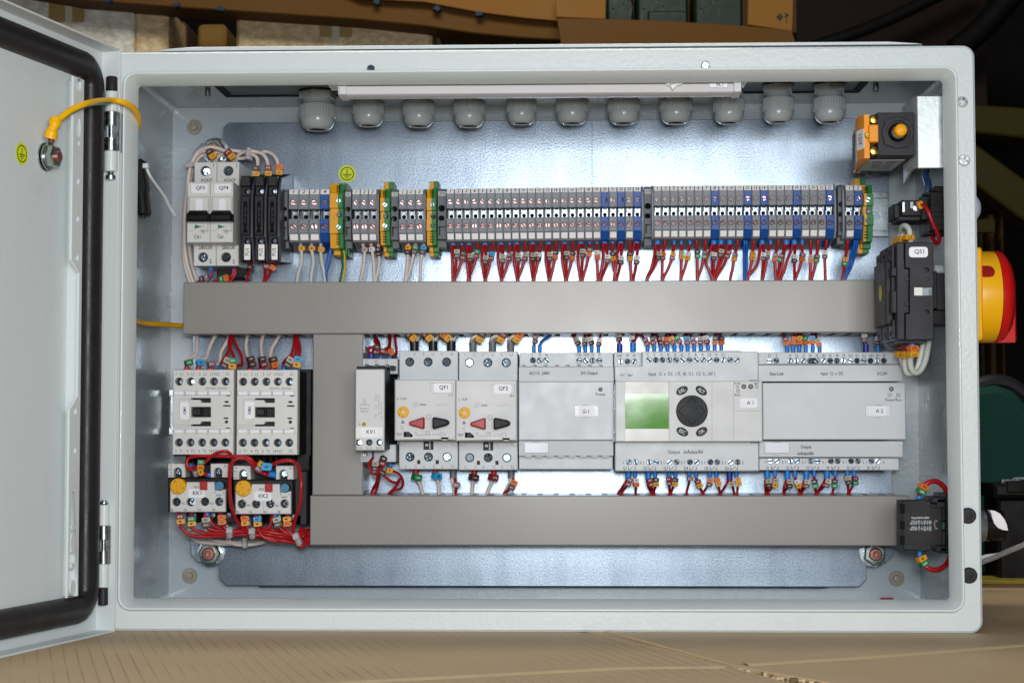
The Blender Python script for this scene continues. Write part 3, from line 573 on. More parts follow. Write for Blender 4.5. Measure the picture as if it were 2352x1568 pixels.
    mb.slab(pt, Y-2, Y-.3, BD, holes=[[(c[0]+x, c[1]+z) for x, z in cross(R*.8)]], c=.3, hd=1, hm=BD); mb.obj('reset_knob', T)
    s = (385, 590, 612, 717) if nm == 'KK1' else (395+890, 602+28, 630+890, 730+28)
    sticker(T, F, *s, Y, nm, 52, 0, 8, -5, tilt=-.02 if nm == 'KK1' else .0, r=1.6)
    lb = MB()
    for x in (455, 720, 930): q = F.p(x+ox, 952+oy, 127); lb.lathe([(F.mm(36, 127), .5), (F.mm(36, 127), 0), (.1, -.1)], (q.x, 127.2, q.z), SCR, n=16)
    lb.obj('main_terminal_screws', T)
overload(0, 0, 'KK1', 'left overload relay with yellow dial and KK1 sticker')
overload(891, 28, 'KK2', 'overload relay with yellow dial and KK2 sticker beside the duct')
# ============================================================ MINIATURE BREAKERS
def breaker(ox, nm, label):
    F = FB; Y = 112; x0, x1 = (108, 322) if ox == 0 else (323, 530)
    T, a = dev('circuit_breaker', label, 'circuit breaker', F, x0, 510, x1, 1050, Y, 'white miniature circuit breakers')
    o = 0 if ox == 0 else 208
    X0, X1 = a[0], a[0]+17.4
    if ox: X0, X1 = F.r(108, 510, 322, 1050, Y)[0]+17.6, F.r(108, 510, 322, 1050, Y)[0]+35
    z = lambda y, Yy=Y: F.p(300, y, Yy).z
    mb = MB(); Ym = 136                                       # rear body with both clamp shoulders
    z0, z1 = z(1262, Ym), z(333, Ym); xs = X0
    scs = [F.xz((278 if not ox else 484)-6, 412, Ym), F.xz((257 if not ox else 463)-6, 1185, Ym)]
    hs = [circ(*c, F.mm(46, Ym), 22) for c in scs]
    mb.slab(bx(X0+.05, z0, X1-.05, z1), Ym, 180, WHT, holes=hs, c=.4, hd=5, hm=BLK)
    mb.slab(bx(X0, z(1052), X1, z(510)), Y, Ym-.1, WHT, c=.5, back=False)
    for i, zz in enumerate((z(545), z(690), z(900), z(1020))): mb.lathe([(2.6, 0), (2.6, .12), (2.0, .15)], (X1, Y+14, zz), mat('moulding_mark', '#b9b9b6', .5), axis='X', n=14)
    ftext(mb, F, 'AQ62F', 283+o, 496, 30, Ym, INKD, sx=.85); ftext(mb, F, '286530', 272+o, 1097, 34, Ym, INKD, sx=.85)
    ftext(mb, F, '1', 345+o, 363, 36, Ym, INKD, sx=.8); ftext(mb, F, '2', 318+o, 1222, 34, Ym, INKD)
    fpoly(mb, F, [(177+o, 893), (242+o, 911), (177+o, 930)], Y-.08, Y, mat('print_green', '#117a68', .5))
    line(mb, F, [(242+o, 900), (266+o, 911), (242+o, 922)], 2, Y, INKG); line(mb, F, [(110+o, 955), (180+o, 935)], 2, Y, INKG)
    line(mb, F, [(294+o, 880), (294+o, 935)], 3, Y, INKD); ring_mark(mb, F, 293+o, 949, 8, 2.5, Y, INKD)
    line(mb, F, [(225+o, 939), (278+o, 939), (278+o, 958), (225+o, 958), (225+o, 939)], 2, Y, INKD); ftext(mb, F, '6000', 251+o, 949, 12, Y, INKD); line(mb, F, [(242+o, 961), (262+o, 961), (262+o, 976), (242+o, 976), (242+o, 961)], 2, Y, INKD)
    ftext(mb, F, 'C6', 193+o, 1001, 32, Y, INK, sx=.8); ftext(mb, F, '/1', 222+o, 1003, 26, Y, INKD, sx=.8)
    mb.obj('body', T)
    for c in scs: screw(T, c[0]+.4, Ym+3.4, c[1], F.mm(40, Ym), 'x')
    mb = MB(); fbox(mb, F, 120+o, 640, 300+o, 775, Y-3.2, Y+1, WHT, c=.8); fbox(mb, F, 182+o, 662, 246+o, 770, Y-3.6, Y, STK, c=.2); mb.obj('toggle_housing', T)
    mb = MB(); TB = mat('toggle_black', '#0c0c0e', .28)
    fpoly(mb, F, [(128+o, 765), (280+o, 765), (296+o, 795), (108+o, 795)], Y-6, Y+1, TB, c=.5); fbox(mb, F, 98+o, 792, 299+o, 862, Y-11, Y-2, TB, c=1.3); mb.obj('toggle', T)
    sticker(T, F, 146+o, 530, 292+o, 610, Y, nm, 34, 0, 8 if not ox else 10, -4, r=1.4)
breaker(0, 'QF3', 'white circuit breaker with QF3 sticker, furthest left on the rail')
breaker(1, 'QF4', 'white circuit breaker with QF4 sticker, next to the fuse holders')
# ============================================================ FUSE HOLDERS
def fuse(i):
    F = FB; Y = 118; o = (0, 122, 240)[i]; nm = ('FU1', 'FU2', 'FU3')[i]
    lab = ('black fuse holder with FU1 tag, against the breakers', 'black fuse holder with FU2 tag, between its two fellows', 'black fuse holder with FU3 tag, its grey side towards the terminals')[i]
    T, a = dev('fuse_holder', lab, 'fuse holder', F, 585+o, 450, 695+o, 1215, Y, 'black fuse holders')
    X0, X1 = a[0], a[0]+F.mm(112, Y); z = lambda y, Yy=Y: F.p(700, y, Yy).z
    H = mat('holder_grey', '#4b4b55', .35, var=.08); K = mat('holder_black', '#19181c', .4, bump=.05)
    prof = [(178, z(455, 178)+1), (130, z(455)), (124, z(540)), (Y+1, z(640)), (Y+1, z(1000)), (124, z(1060)), (128, z(1215)), (178, z(1215, 178)-2)]
    mb = MB(); mb.slab(prof, X1-1.7, X1, H, axis='X', back=True, c=.2); mb.slab([(178, prof[0][1]), (132, z(470)), (126, z(545)), (Y+3, z(645)), (Y+3, z(995)), (126, z(1055)), (130, z(1200)), (178, prof[-1][1])], X0+.1, X1-1.75, K, axis='X', back=True)
    mb.obj('body', T)
    mb = MB(); sl = rr(X0+2.4, z(930), X1-4.2, z(680), 2.0, 4)
    mb.slab(bx(X0+.4, z(985), X1-2.1, z(635)), Y, Y+4, K, holes=[sl], c=.5, hd=2.4, hm=DARK)
    for y0, y1 in ((742, 772), (800, 815), (845, 860)): mb.box(X0+3.0, X1-4.8, Y+.5, Y+2.3, z(y1), z(y0), K)
    mb.box((X0+X1)/2-1.3, (X0+X1)/2-.6, Y+.3, Y+2.3, z(880), z(730), BLK2)
    mb.obj('fuse_drawer', T)
    mb = MB(); mb.box(X0+.3, X1-2, Y+1, Y+14, z(548), z(455), K, c=.6); mb.obj('end_cap', T); mb = MB(); mb.box(X0+.3, X1-2, Y+3, Y+12, z(1212), z(1068), K, c=.5); mb.obj('end_cap', T)
    for y in (590, 1035): mb = MB(); mb.slab(bx(X0+.5, z(y+42), X1-2.2, z(y-42)), Y+3.2, Y+9, K, holes=[circ((X0+X1)/2+.3, z(y), F.mm(28, Y), 18)], c=.4, hd=3, hm=DARK); mb.obj('screw_block', T)
    for y in (590, 1035): screw(T, (X0+X1)/2+.7, Y+4.4, z(y), F.mm(23, Y), 'x')
    b = F.r(620+o+(4 if i else 0), 1068, 674+o+(4 if i else 0), 1208, Y+2); mb = MB(); mb.slab(rr(*b, .5), Y+2, Y+4, mat('tag_plate_white', '#efefec', .4), c=.2)
    ftext(mb, F, nm, 646+o, 1138, 32, Y+1.9, INK, rot=PI/2, sx=.95); mb.obj('name_tag', T)
for i in range(3): fuse(i)
# ============================================================ TERMINAL BLOCKS
YT = 136
CLIP = mat('tinned_clip', '#8b9194', .3, metal=1, var=.5, vs=500)
def tb_mesh(col, kind):
    """one screw terminal in local millimetres: x 0..w, z about its middle, y = cabinet depth; kind 'g' white lower marker, 'b' grooved foot"""
    root = bpy.data.objects.new('terminal_block', None); COL.objects.link(root); root['_o'] = (0, 0, 0); root.empty_display_size = .004
    w_ = 6.1; mb = MB()
    prof = [(141, 19.6), (137.2, 15.2), (138, 4), (150, 4), (150, -3.6), (138, -3.6), (138, -14.8), (142, -20.8), (160, -22), (166, -25.5), (178, -25.5), (178, 23), (166, 23), (160, 19.6)]
    mb.slab(prof, .05, w_, col, axis='X', back=True)
    for z0, z1, zs in ((4, 15.1, 9.3), (-14.7, -3.6, -9.5)):
        mb.slab(bx(.15, z0, w_-.55, z1), YT, YT+3, col, holes=[circ(w_/2-.35, zs, 2.25, 20)], c=.25, hd=2.6, hm=DARK)
    mb.slab([(YT+1, -14.9), (YT+5, -20.2), (YT+8, -20.2), (YT+8, -14.9)], .2, w_-.4, col, axis='X', back=True)
    if kind == 'b':
        for zz in (-16.3, -17.9): mb.slab([(YT+2.0-zz*0-(zz+15)*.75-.35, zz+.25), (YT+2.0-(zz+15)*.75+.1, zz-.35), (YT+6, zz-.35), (YT+6, zz+.25)], 1.2, w_-1.2, mat('groove_blue', '#0c2f6b', .5), axis='X', back=True)
    mb.obj('housing', root, ang=30)
    mb = MB(); mb.slab(bx(.9, -4, w_-.4, 3.6), 146, 148, CLIP, holes=[circ(w_/2+.2, -1.0, 1.55, 16)], c=.3, hd=1.5, hm=DARK)
    mb.slab([(1.2, 3.6), (2.0, 3.6), (2.0, 1.2), (1.2, .8)], 143.5, 146, CLIP, c=.1); mb.slab([(w_-1.4, 3.6), (w_-.6, 3.6), (w_-.6, .8), (w_-1.4, 1.2)], 143.5, 146, CLIP, c=.1)
    mb.obj('current_bar', root)
    if kind == 'g':
        mb = MB(); mb.slab([(YT+.7, -15.3), (YT+2.5, -19.7), (YT+5, -19.6), (YT+5, -15.4)], .75, w_-.55, mat('marker_plate', '#f2f0f0', .35, var=.02), axis='X', back=True, c=.15); mb.obj('marker_plate', root)
    for z in (9.3, -9.5): screw(root, w_/2-.2, YT+1.5, z, 2.0, 's', SCRP, rot=.5)
    return root
proto = {'g': tb_mesh(TGREY, 'g'), 'b': tb_mesh(TBLUE, 'b')}
MK = mat('marker_plate', '#e3e1e1')
def handwritten(parent, t, w_=6.1, dx=0):
    mb = MB(); M = Matrix.Translation((w_/2-.1, YT+1.7, 17.4)) @ Matrix.Rotation(-.42, 4, 'X'); mb.M = M
    mb.slab(rr(-2.75, -2.1, 2.75, 2.1, .4), -.5, .5, MK, c=.15); mb.text(t, dx, -.56, 0, 3.0 if len(t) == 1 else 2.7, mat('marker_pen', '#26262c', .6), 0, .8 if len(t) == 1 else .72, .25)
    return mb.obj('marker_tag', parent)
first_used = {'g': False, 'b': False}
def zc_at(F, x, y): return F.p(x, y, YT).z
TERM = {}
def terminal(kind, X, z, t, label, group, key, w_=6.1, scale=1.0):
    if not first_used[kind]: r = proto[kind]; first_used[kind] = True
    else: r = copy_tree(TEMPLATE[kind])
    r.location = (X*MM, 0, z*MM); r.scale = (w_/6.1, 1, 1)
    for ch in r.children:
        if ch.name.startswith('screw'): ch.rotation_euler[1] = random.uniform(-.2, 1.6)
    m_ = handwritten(r, t)
    tag(r, label, 'terminal block', group); TERM[key] = (X, z, w_)
TEMPLATE = {}
for k in proto: TEMPLATE[k] = copy_tree(proto[k])
def bracket(F, x0, x1, zc, label, w2=None, txt=''):
    X0 = F.p(x0, 600, 150).x; X1 = F.p(x1, 600, 150).x; T = thing('end_bracket', label, 'end stop', (X0, 182, zc-24), 'grey end stops between the terminal groups')
    mb = MB(); cx = (X0+X1)/2; r1 = min(3.0, (X1-X0)*.38)
    mb.slab(bx(X0, zc-19, X1, zc+18.5), 143, 178, TDARK, holes=[circ(cx-.2, zc+5, r1, 20), rr(cx-2.6, zc-4.6, cx+1.8, zc-.6, 1.5)], c=.4, hd=8, hm=DARK)
    mb.slab([(143, zc+14), (146, zc+20.5), (152, zc+20.5), (152, zc+14)], X0+.2, X1-.2, TDARK, axis='X', back=True); mb.box(X0+.1, X1-.1, 150, 178, zc-25, zc-19.05, TDARK, c=.5)
    mb.box(X0+1, X0+2.2, 142.6, 143.3, zc-16, zc-9, BLK2); mb.box(X0+1, X1-1, 142.6, 143.3, zc-10, zc-9, BLK2)
    mb.obj('body', T)
    if txt: mb = MB(); mb.slab(bx(X0+.6, zc+14.6, X1-.3, zc+18.2), 142.5, 143.2, mat('old_marker', '#b9b9b8', .5)); mb.text(txt, cx, 142.4, zc+16.4, 1.9, INK, 0, .8, .2); mb.obj('marker_tag', T)
def group_row(F, xs0, pitch, zref, names, kinds, gl, gid, w_, slope=0):
    for i, (n, k) in enumerate(zip(names, kinds)):
        X = xs0+i*pitch; colr = 'grey' if k == 'g' else 'blue'
        terminal(k, X, zref+slope*i, n, f'{colr} screw terminal marked {n} by hand {gl}', gid, (gid, i), w_)
# the long group of twenty-four
F = FD; X24 = F.p(160, 660, YT).x; X24e = F.p(2203, 640, YT).x; p24 = (X24e-X24)/24; z24 = zc_at(F, 1200, 652); z24a = zc_at(F, 200, 665); z24b = zc_at(F, 2160, 643)
k24 = ['g']*24
for i in (19, 21, 23): k24[i] = 'b'
group_row(F, X24, p24, z24a, [str(i+1) for i in range(24)], k24, 'in the row of twenty-four', 'terminals of the row of twenty-four', p24-.1, (z24b-z24a)/23)
F = FE; X22 = F.p(195, 520, YT).x; X22e = F.p(1740, 510, YT).x; p22 = (X22e-X22)/22; z22a = zc_at(F, 230, 520); z22b = zc_at(F, 1712, 512)
k22 = ['g']*22
for i in (7, 11, 13, 17, 21): k22[i] = 'b'
group_row(F, X22, p22, z22a, [str(i+1) for i in range(22)], k22, 'in the row of twenty-two', 'terminals of the row of twenty-two', p22-.1, (z22b-z22a)/21)
F = FC
X4 = F.p(338, 660, YT).x; p4 = (F.p(775, 660, YT).x-X4)/4; z4 = zc_at(F, 500, 672)
group_row(F, X4, p4, z4, ['1', '2', '3', '4'], 'gggb', 'in the group beside the fuse holders', 'terminals of the group beside the fuse holders', p4-.1)
X3 = F.p(1003, 660, YT).x; p3_ = (F.p(1262, 660, YT).x-X3)/3; z3 = zc_at(F, 1100, 672)
group_row(F, X3, p3_, z3, '123', 'ggg', 'in the first group of three', 'terminals of the first group of three', p3_-.1)
X3b = F.p(1490, 660, YT).x; z3b = zc_at(F, 1600, 672); p3b = (F.p(1752, 660, YT).x-X3b)/3
group_row(F, X3b, p3b, z3b, '123', 'ggg', 'in the second group of three', 'terminals of the second group of three', p3b-.1)
F = FE; X2 = F.p(1838, 520, YT).x; p2_ = (F.p(1985, 520, YT).x-X2)/2; z2 = zc_at(F, 1900, 517)
group_row(F, X2, p2_, z2, '12', 'gb', 'in the last pair at the right', 'terminals of the last pair', p2_-.1)
for k in TEMPLATE:
    for c in list(TEMPLATE[k].children): bpy.data.objects.remove(c)
    bpy.data.objects.remove(TEMPLATE[k])
# thin grey end plates and end stops
def end_plate(X, zc, label):
    T = thing('end_plate', label, 'end plate', (X, 182, zc-24), 'thin grey end plates closing the terminal groups'); mb = MB()
    mb.slab([(142, zc+20.2), (138, zc+15.5), (137, zc+4), (137, zc-14.8), (141, zc-21.2), (160, zc-22.4), (178, zc-25), (178, zc+22), (160, zc+20)], X, X+1.5, TGREY, axis='X', back=True, c=.2); mb.obj('plate', T)
for X, z, lb in ((X24e+.02, z24b, 'thin grey end plate right of blue terminal 24'), (X22-1.6, z22a, 'thin grey end plate left of the row of twenty-two'), (X22e+.02, z22b, 'thin grey end plate right of blue terminal 22'),
                 (X3+3*p3_, z3, 'thin grey end plate closing the first group of three'), (X3b+3*p3b, z3b, 'thin grey end plate closing the second group of three'), (X2-2.4, z2, 'thin grey end plate left of the last pair'), (X2+2*p2_, z2, 'thin grey end plate right of the last pair')):
    end_plate(X, z, lb)
zc = z4
bracket(FC, 292, 348, z4, 'grey end stop between fuse holder FU3 and the first terminals')
bracket(FC, 940, 1010, z3, 'grey end stop right of the widest green and yellow terminal', txt='x')
bracket(FC, 1420, 1500, z3b, 'grey end stop left of the second group of three', txt='x')
bracket(FD, 75, 168, z24a, 'grey end stop left of the row of twenty-four', txt='XT4')
bracket(FD, 2222, 2308, z24b, 'grey end stop between the two long rows', txt='XT5')
bracket(FE, 1758, 1822, z22b, 'grey end stop right of the row of twenty-two')
# earth terminals
def pe(F, x0, x1, xm, yt, yb, s, fy, label, parts='big', back=None):
    Y = 130; a = F.r(x0, yt, x1, yb, Y); T = thing('earth_terminal', label, 'earth terminal', ((a[0]+a[2])/2, 182, a[1]), 'green and yellow earth terminals')
    z = lambda y: F.p((x0+x1)/2, y, Y).z; xs = [a[0], F.p(xm, 600, Y).x, a[2]]
    zz = [z(v) for v in fy]                                   # boundaries: top, u1, u2, m1, m2, l1, bottom
    def prof(t): return [(Y+6, zz[0]), (Y+3.5, zz[1]), (Y, zz[1]-.2), (Y, zz[2]), (Y+3.5, zz[2]-.4), (Y+3.5, zz[3]), (Y, zz[3]-.3), (Y, zz[4]), (Y+3.5, zz[4]-.3), (Y+6, zz[5]), (165, zz[5]-1), (165, zz[0]+1)]
    mb = MB(); mb.slab(prof(0), xs[0], xs[1]-.02, YEL, axis='X', back=True); mb.slab(prof(0), xs[1], xs[2], GRN, axis='X', back=True)
    for fx, (u0, u1) in ((0, s[0]), (1, s[1])):
        k = 5
        for j in range(k): zq = z(u0+(u1-u0)*j/(k-1)); mb.box(xs[1]-F.mm(18, Y), xs[1]+F.mm(18, Y), Y+2.2, Y+7, zq-.2, zq+.2, DARK)
    mb.box(xs[1]+.1, xs[2]+1.2, 150, 179, zz[5]-4, zz[0]+2, GRN, c=.5); mb.box(xs[0]+.5, xs[1], 150.1, 179, zz[5]-4, zz[0]+1.9, YEL, c=.5)
    if back:
        for (bx0, by0, bx1, by1) in back:
            q = F.r(bx0, by0, bx1, by1, 160); h = (q[0]+q[2])/2
            mb.slab(bx(q[0], q[1], h-.02, q[3]), 155, 178, YEL, c=.4, back=True); mb.slab(bx(h, q[1], q[2], q[3]), 155, 178, GRN, c=.4, back=True)
    mb.obj('housing', T)
    for y, k in ((s[2], 's'), (s[3], 'x'), (s[4], 's')):
        q = F.p(xm+(8 if k == 's' else 16), y, Y); screw(T, q.x, Y-.4, q.z, F.mm(s[5], Y), k, SCR, h=2)
pe(FC, 770, 905, 855, 340, 1020, ((372, 450), (885, 980), 530, 675, 803, 26), (340, 455, 605, 720, 870, 1018), 'widest green and yellow earth terminal, under the round yellow sticker', back=[(858, 1010, 985, 1120)])
pe(FC, 1297, 1395, 1340, 400, 985, ((425, 500), (850, 955), 572, 688, 790, 25), (400, 500, 640, 725, 845, 985), 'green and yellow earth terminal closing the first group of three', back=[(1347, 342, 1447, 420), (1347, 980, 1450, 1120)])
pe(FC, 1783, 1880, 1835, 395, 985, ((420, 500), (850, 955), 570, 688, 790, 25), (395, 500, 630, 720, 845, 985), 'green and yellow earth terminal left of the row of twenty-four', back=[(1820, 337, 1912, 415), (1820, 980, 1915, 1120)])
pe(FE, 1995, 2075, 2018, 290, 775, ((320, 375), (650, 745), 425, 520, 605, 24), (290, 370, 475, 550, 640, 775), 'green and yellow earth terminal last on the rail at the right', back=[(1900, 250, 2000, 340), (1925, 760, 2025, 890)])
# round earth sticker standing above the first earth terminal
q = FC.p(955, 252, 184); t_ = FC.p(955, 163, 184); mb = MB(); earth_sticker(mb, q.x, q.z, t_.z-q.z, 182.6, 'Y'); o = mb.obj('earth_sticker'); tag(o, 'round yellow earth symbol sticker on the steel plate', 'sticker')
# ============================================================ MOTOR STARTERS
def starter(ox, oy, nm, label, serial):
    F = FH; Y = 95; T, a = dev('motor_protection_switch', label, 'motor starter', F, 445+ox, 487+oy, 990+ox, 1030+oy, Y, 'motor starters in the lower row')
    Yb = 127; Q = lambda pts: [(x+ox*BK, y+oy) for x, y in pts]; BK = (535/549)
    top = [(580, 330), (745, 330), (910, 330)]; bot = [(583, 1180), (748, 1180), (915, 1180)]
    sq = [F.poly(Q([(x, 1208), (x+29, 1208), (x+29, 1244), (x, 1244)]), Yb) for x in (646, 812)]
    ho = [F.poly(Q([(703,1040),(793,1040),(793,1116),(703,1116)]), Yb)]
    mb = MB(); A = F.r(485+ox*BK, 230+oy, 1012+ox*BK, 1290+oy, Yb); mb.slab(bx(*A), Yb, 178, PLC, holes=holes_of(F, Q(top+bot), 41, Yb)+sq+ho, c=.6, hd=3, hm=BLK)
    for t, x in (('1', 540), ('L1', 624), ('3', 703), ('L2', 790), ('5', 867), ('L3', 957)): ftext(mb, F, t, x+ox*BK, 257+oy, 24, Yb, INKG, sx=.8)
    for t, x in (('2', 543), ('T1', 632), ('4', 706), ('T2', 797), ('6', 873), ('T3', 962)): ftext(mb, F, t, x+ox*BK, 1266+oy, 24, Yb, INKG, sx=.8)
    fbox(mb, F, 755+ox*BK, 1045+oy, 765+ox*BK, 1110+oy, Yb+.6, Yb+3, PLC); fbox(mb, F, 720+ox*BK, 1062+oy, 745+ox*BK, 1085+oy, Yb+.6, Yb+3, PLC)
    for x in (490, 960): fbox(mb, F, x+ox*BK, 1030+oy, x+50+ox*BK, 1078+oy, Yb-1.2, Yb+1, PLC2, c=.4)
    mb.obj('body', T)
    screws(T, F, Q(top+bot), 39, Yb, .5)
    tr = F.poly([(x+ox, y+oy) for x, y in ((525,955),(575,955),(606,985),(606,1002),(525,1002))], Y); nt = F.poly([(x+ox, y+oy) for x, y in ((853,1004),(933,1004),(915,1029),(875,1029))], Y)
    mb = MB(); mb.slab(bx(*a), Y, Yb-.1, PLC2, holes=[tr, nt], c=.7, hd=4)
    fbox(mb, F, 545+ox, 960+oy, 585+ox, 998+oy, Y+1.5, Y+4, BLK2)
    ftext(mb, F, 'I', 470+ox, 658+oy, 20, Y, INKD); ftext(mb, F, 'n', 480+ox, 664+oy, 12, Y, INKD); ftext(mb, F, '=2,5A', 522+ox, 659+oy, 20, Y, INKD, sx=.8)
    line(mb, F, [(607+ox, 696+oy), (661+ox, 696+oy), (661+ox, 727+oy), (607+ox, 727+oy), (607+ox, 696+oy)], 2, Y, INKG); line(mb, F, [(634+ox, 680+oy), (634+ox, 696+oy)], 2, Y, INKG); line(mb, F, [(634+ox, 727+oy), (634+ox, 743+oy)], 2, Y, INKG)
    ftext(mb, F, 'I >', 634+ox, 711+oy, 17, Y, INKD); ftext(mb, F, '38.8A', 700+ox, 711+oy, 21, Y, INKD, sx=.8)
    line(mb, F, [(812+ox, 714+oy), (852+ox, 714+oy), (888+ox, 700+oy)], 2, Y, INKG); line(mb, F, [(890+ox, 705+oy), (890+ox, 721+oy)], 2, Y, INKG); line(mb, F, [(890+ox, 713+oy), (930+ox, 713+oy)], 2, Y, INKG)
    ftext(mb, F, serial, 948+ox, 627+oy, 18, Y, INKD, sx=.85); line(mb, F, [(765+ox, 585+oy), (765+ox, 519+oy), (970+ox, 519+oy), (970+ox, 607+oy), (795+ox, 607+oy)], 2, Y, INKG)
    fpoly(mb, F, [(499+ox, 880+oy), (537+ox, 880+oy), (518+ox, 845+oy)], Y-.06, Y, INKG); line(mb, F, [(520+ox, 898+oy), (520+ox, 910+oy), (506+ox, 910+oy), (506+ox, 928+oy), (520+ox, 928+oy), (520+ox, 942+oy)], 3, Y, INKG)
    ftext(mb, F, 'TEST', 487+ox, 979+oy, 22, Y, INKD, sx=.85)
    ring_mark(mb, F, 749+ox, 820+oy, 27, 3, Y, INKG); ring_mark(mb, F, 749+ox, 820+oy, 15, 3, Y, INKG); ring_mark(mb, F, 635+ox, 966+oy, 10, 3, Y, INKG)
    line(mb, F, [(643+ox, 985+oy), (765+ox, 985+oy)], 3, Y, INKG); line(mb, F, [(720+ox, 983+oy), (720+ox, 950+oy), (757+ox, 950+oy), (757+ox, 983+oy)], 3, Y, INKG); ring_mark(mb, F, 739+ox, 967+oy, 10, 3, Y, INKG)
    line(mb, F, [(778+ox, 985+oy), (900+ox, 985+oy)], 3, Y, INKG); line(mb, F, [(780+ox, 972+oy), (855+ox, 972+oy), (855+ox, 962+oy), (895+ox, 962+oy), (895+ox, 980+oy)], 3, Y, INKG)
    mb.obj('front_cover', T)
    dial(T, F, 521+ox, 780+oy, 55, Y-.3, (('2,5', 2.3), ('2,0', -2.6), ('1,6', -1.6)), .5)
    rb = [(571,878),(582,862),(700,823),(711,830),(711,921),(700,929),(582,897)]
    BR = mat('rocker_red', '#a8302c', .42); mb = MB(); fpoly(mb, F, [(x+ox, y+oy) for x, y in rb], Y-5, Y+.5, BR, c=1.0); ring_mark(mb, F, 632+ox, 874+oy, 20, 4, Y-5, mat('rocker_red2', '#7e211f')); mb.obj('stop_button', T)
    bb = [(782,832),(798,822),(905,843),(930,862),(930,884),(910,898),(798,929),(782,918)]
    mb = MB(); fpoly(mb, F, [(x+ox, y+oy) for x, y in bb], Y-9, Y+.5, BLK2, c=1.2); fbox(mb, F, 836+ox, 855+oy, 842+ox, 895+oy, Y-9.2, Y-8, BLK); mb.obj('start_button', T)
    s = (796, 520, 950, 606) if nm == 'QF1' else (796+540, 528, 950+541, 614)
    sticker(T, F, *s, Y, 'QF1' if nm == 'QF1' else 'QF2', 34, 0, 10 if nm == 'QF1' else 5, -3, r=1.4)
starter(0, 0, 'QF1', 'motor starter with QF1 sticker, right beside the slim relay', '3117')
starter(549, 6, 'QF2', 'motor starter with QF2 sticker, left of the power supply', '2816')
# ============================================================ PHASE RELAY (slim)
F = FH; Y = 80; T, a = dev('phase_monitoring_relay', 'slim relay with KV1 sticker and black sides beside the upright duct', 'relay', F, 95, 395, 352, 1120, Y)
mb = MB(); X0, Z0, X1, Z1 = a
mb.slab(bx(X0, Z0, X1, Z1), Y, Y+4, PLC2, holes=holes_of(F, [(125, 1050), (217, 1050), (310, 1050)], 30, Y), c=.5, hd=3, hm=BLK)
for t, x, h in (('22', 110, 20), ('26', 141, 15), ('21', 200, 20), ('25', 231, 15), ('24', 290, 20), ('28', 321, 15)): ftext(mb, F, t, x, 1100, h, Y, INKD, sx=.85)
ftext(mb, F, 'L1', 174, 663, 13, Y, INKG); ftext(mb, F, 'L3', 135, 715, 13, Y, INKG); ftext(mb, F, 'L2', 212, 715, 13, Y, INKG); line(mb, F, [(150, 716), (197, 716), (174, 674), (150, 716)], 3, Y, INKG); ring_mark(mb, F, 174, 704, 8, 2, Y, INKG)
ftext(mb, F, '200-500 V', 174, 748, 15, Y, INKG, sx=.9); ftext(mb, F, '50/60 Hz', 174, 772, 15, Y, INKG, sx=.9)
for t, x, y in (('L1', 275, 622), ('L2', 275, 645), ('L3', 275, 668), ('12', 325, 695), ('16', 325, 711), ('11', 279, 720), ('15', 279, 736), ('14', 325, 735), ('18', 325, 751), ('22', 325, 779), ('26', 325, 796), ('21', 276, 805), ('25', 276, 821), ('24', 325, 819), ('28', 325, 835)): ftext(mb, F, t, x, y, 12, Y, INKG, sx=.85)
line(mb, F, [(293, 628), (312, 628), (312, 680), (293, 680), (293, 628)], 2, Y, INKG); line(mb, F, [(302, 685), (302, 800)], 2, Y, INKG); line(mb, F, [(290, 722), (316, 705)], 2, Y, INKG); line(mb, F, [(290, 808), (316, 790)], 2, Y, INKG)
ftext(mb, F, 'R', 133, 889, 20, Y, INKG); fbox(mb, F, 97, 914, 338, 1010, Y-.5, Y, mat('label_plate', '#e7e6e2', .4)); mb.obj('front_cover', T)
mb = MB(); mb.box(X0+.05, X1+.02, Y+4.05, 165, Z0+.4, Z1+2.2, BLK, c=.5); mb.box(X0, X1, 124, 178, Z0-11, Z1+14, BLK2); mb.obj('body', T)
mb = MB(); A = F.r(158, 300, 470, 390, 122); mb.box(A[0], A[2], 122, 150, A[1]-4, A[3], PLC, c=.5)
for t, x in (('L1', 192), ('L2', 282), ('L3', 372)): ftext(mb, F, t, x, 321, 18, 122, INKD)
mb.obj('terminal_deck', T); mb = MB()
B = F.r(138, 1140, 455, 1225, 122); mb.box(B[0], B[2], 122, 150, B[1], B[3]+6, PLC, c=.5); ftext(mb, F, '12', 160, 1199, 18, 122, INKD); ftext(mb, F, '16', 188, 1199, 14, 122, INKD); ftext(mb, F, '18', 370, 1199, 16, 122, INKD)
mb.obj('terminal_deck', T)
screws(T, F, [(132, 1050), (223, 1050), (315, 1050)], 24, Y, 1.6)
screws(T, F, [(195, 372), (283, 372), (372, 372), (175, 1158)], 26, 118, 0, m=STEEL)
for x in (205, 300, 395):                                   # black fins over the upper screws
    mb = MB(); fbox(mb, F, x+8, 362, x+45, 400, 105, 121, BLK); mb.obj('terminal_fin', T)
q = F.p(171, 887, Y); mb = MB(); mb.lathe([(F.mm(18, Y), 0), (F.mm(16, Y), -1), (F.mm(9, Y), -1.7), (.05, -1.9)], (q.x, Y, q.z), mat('led_yellow', '#b79a17', .2), n=16); mb.obj('indicator_led', T)
sticker(T, F, 145, 917, 297, 1000, Y-.5, 'KV1', 34, 0, 8, -4, r=1.4)
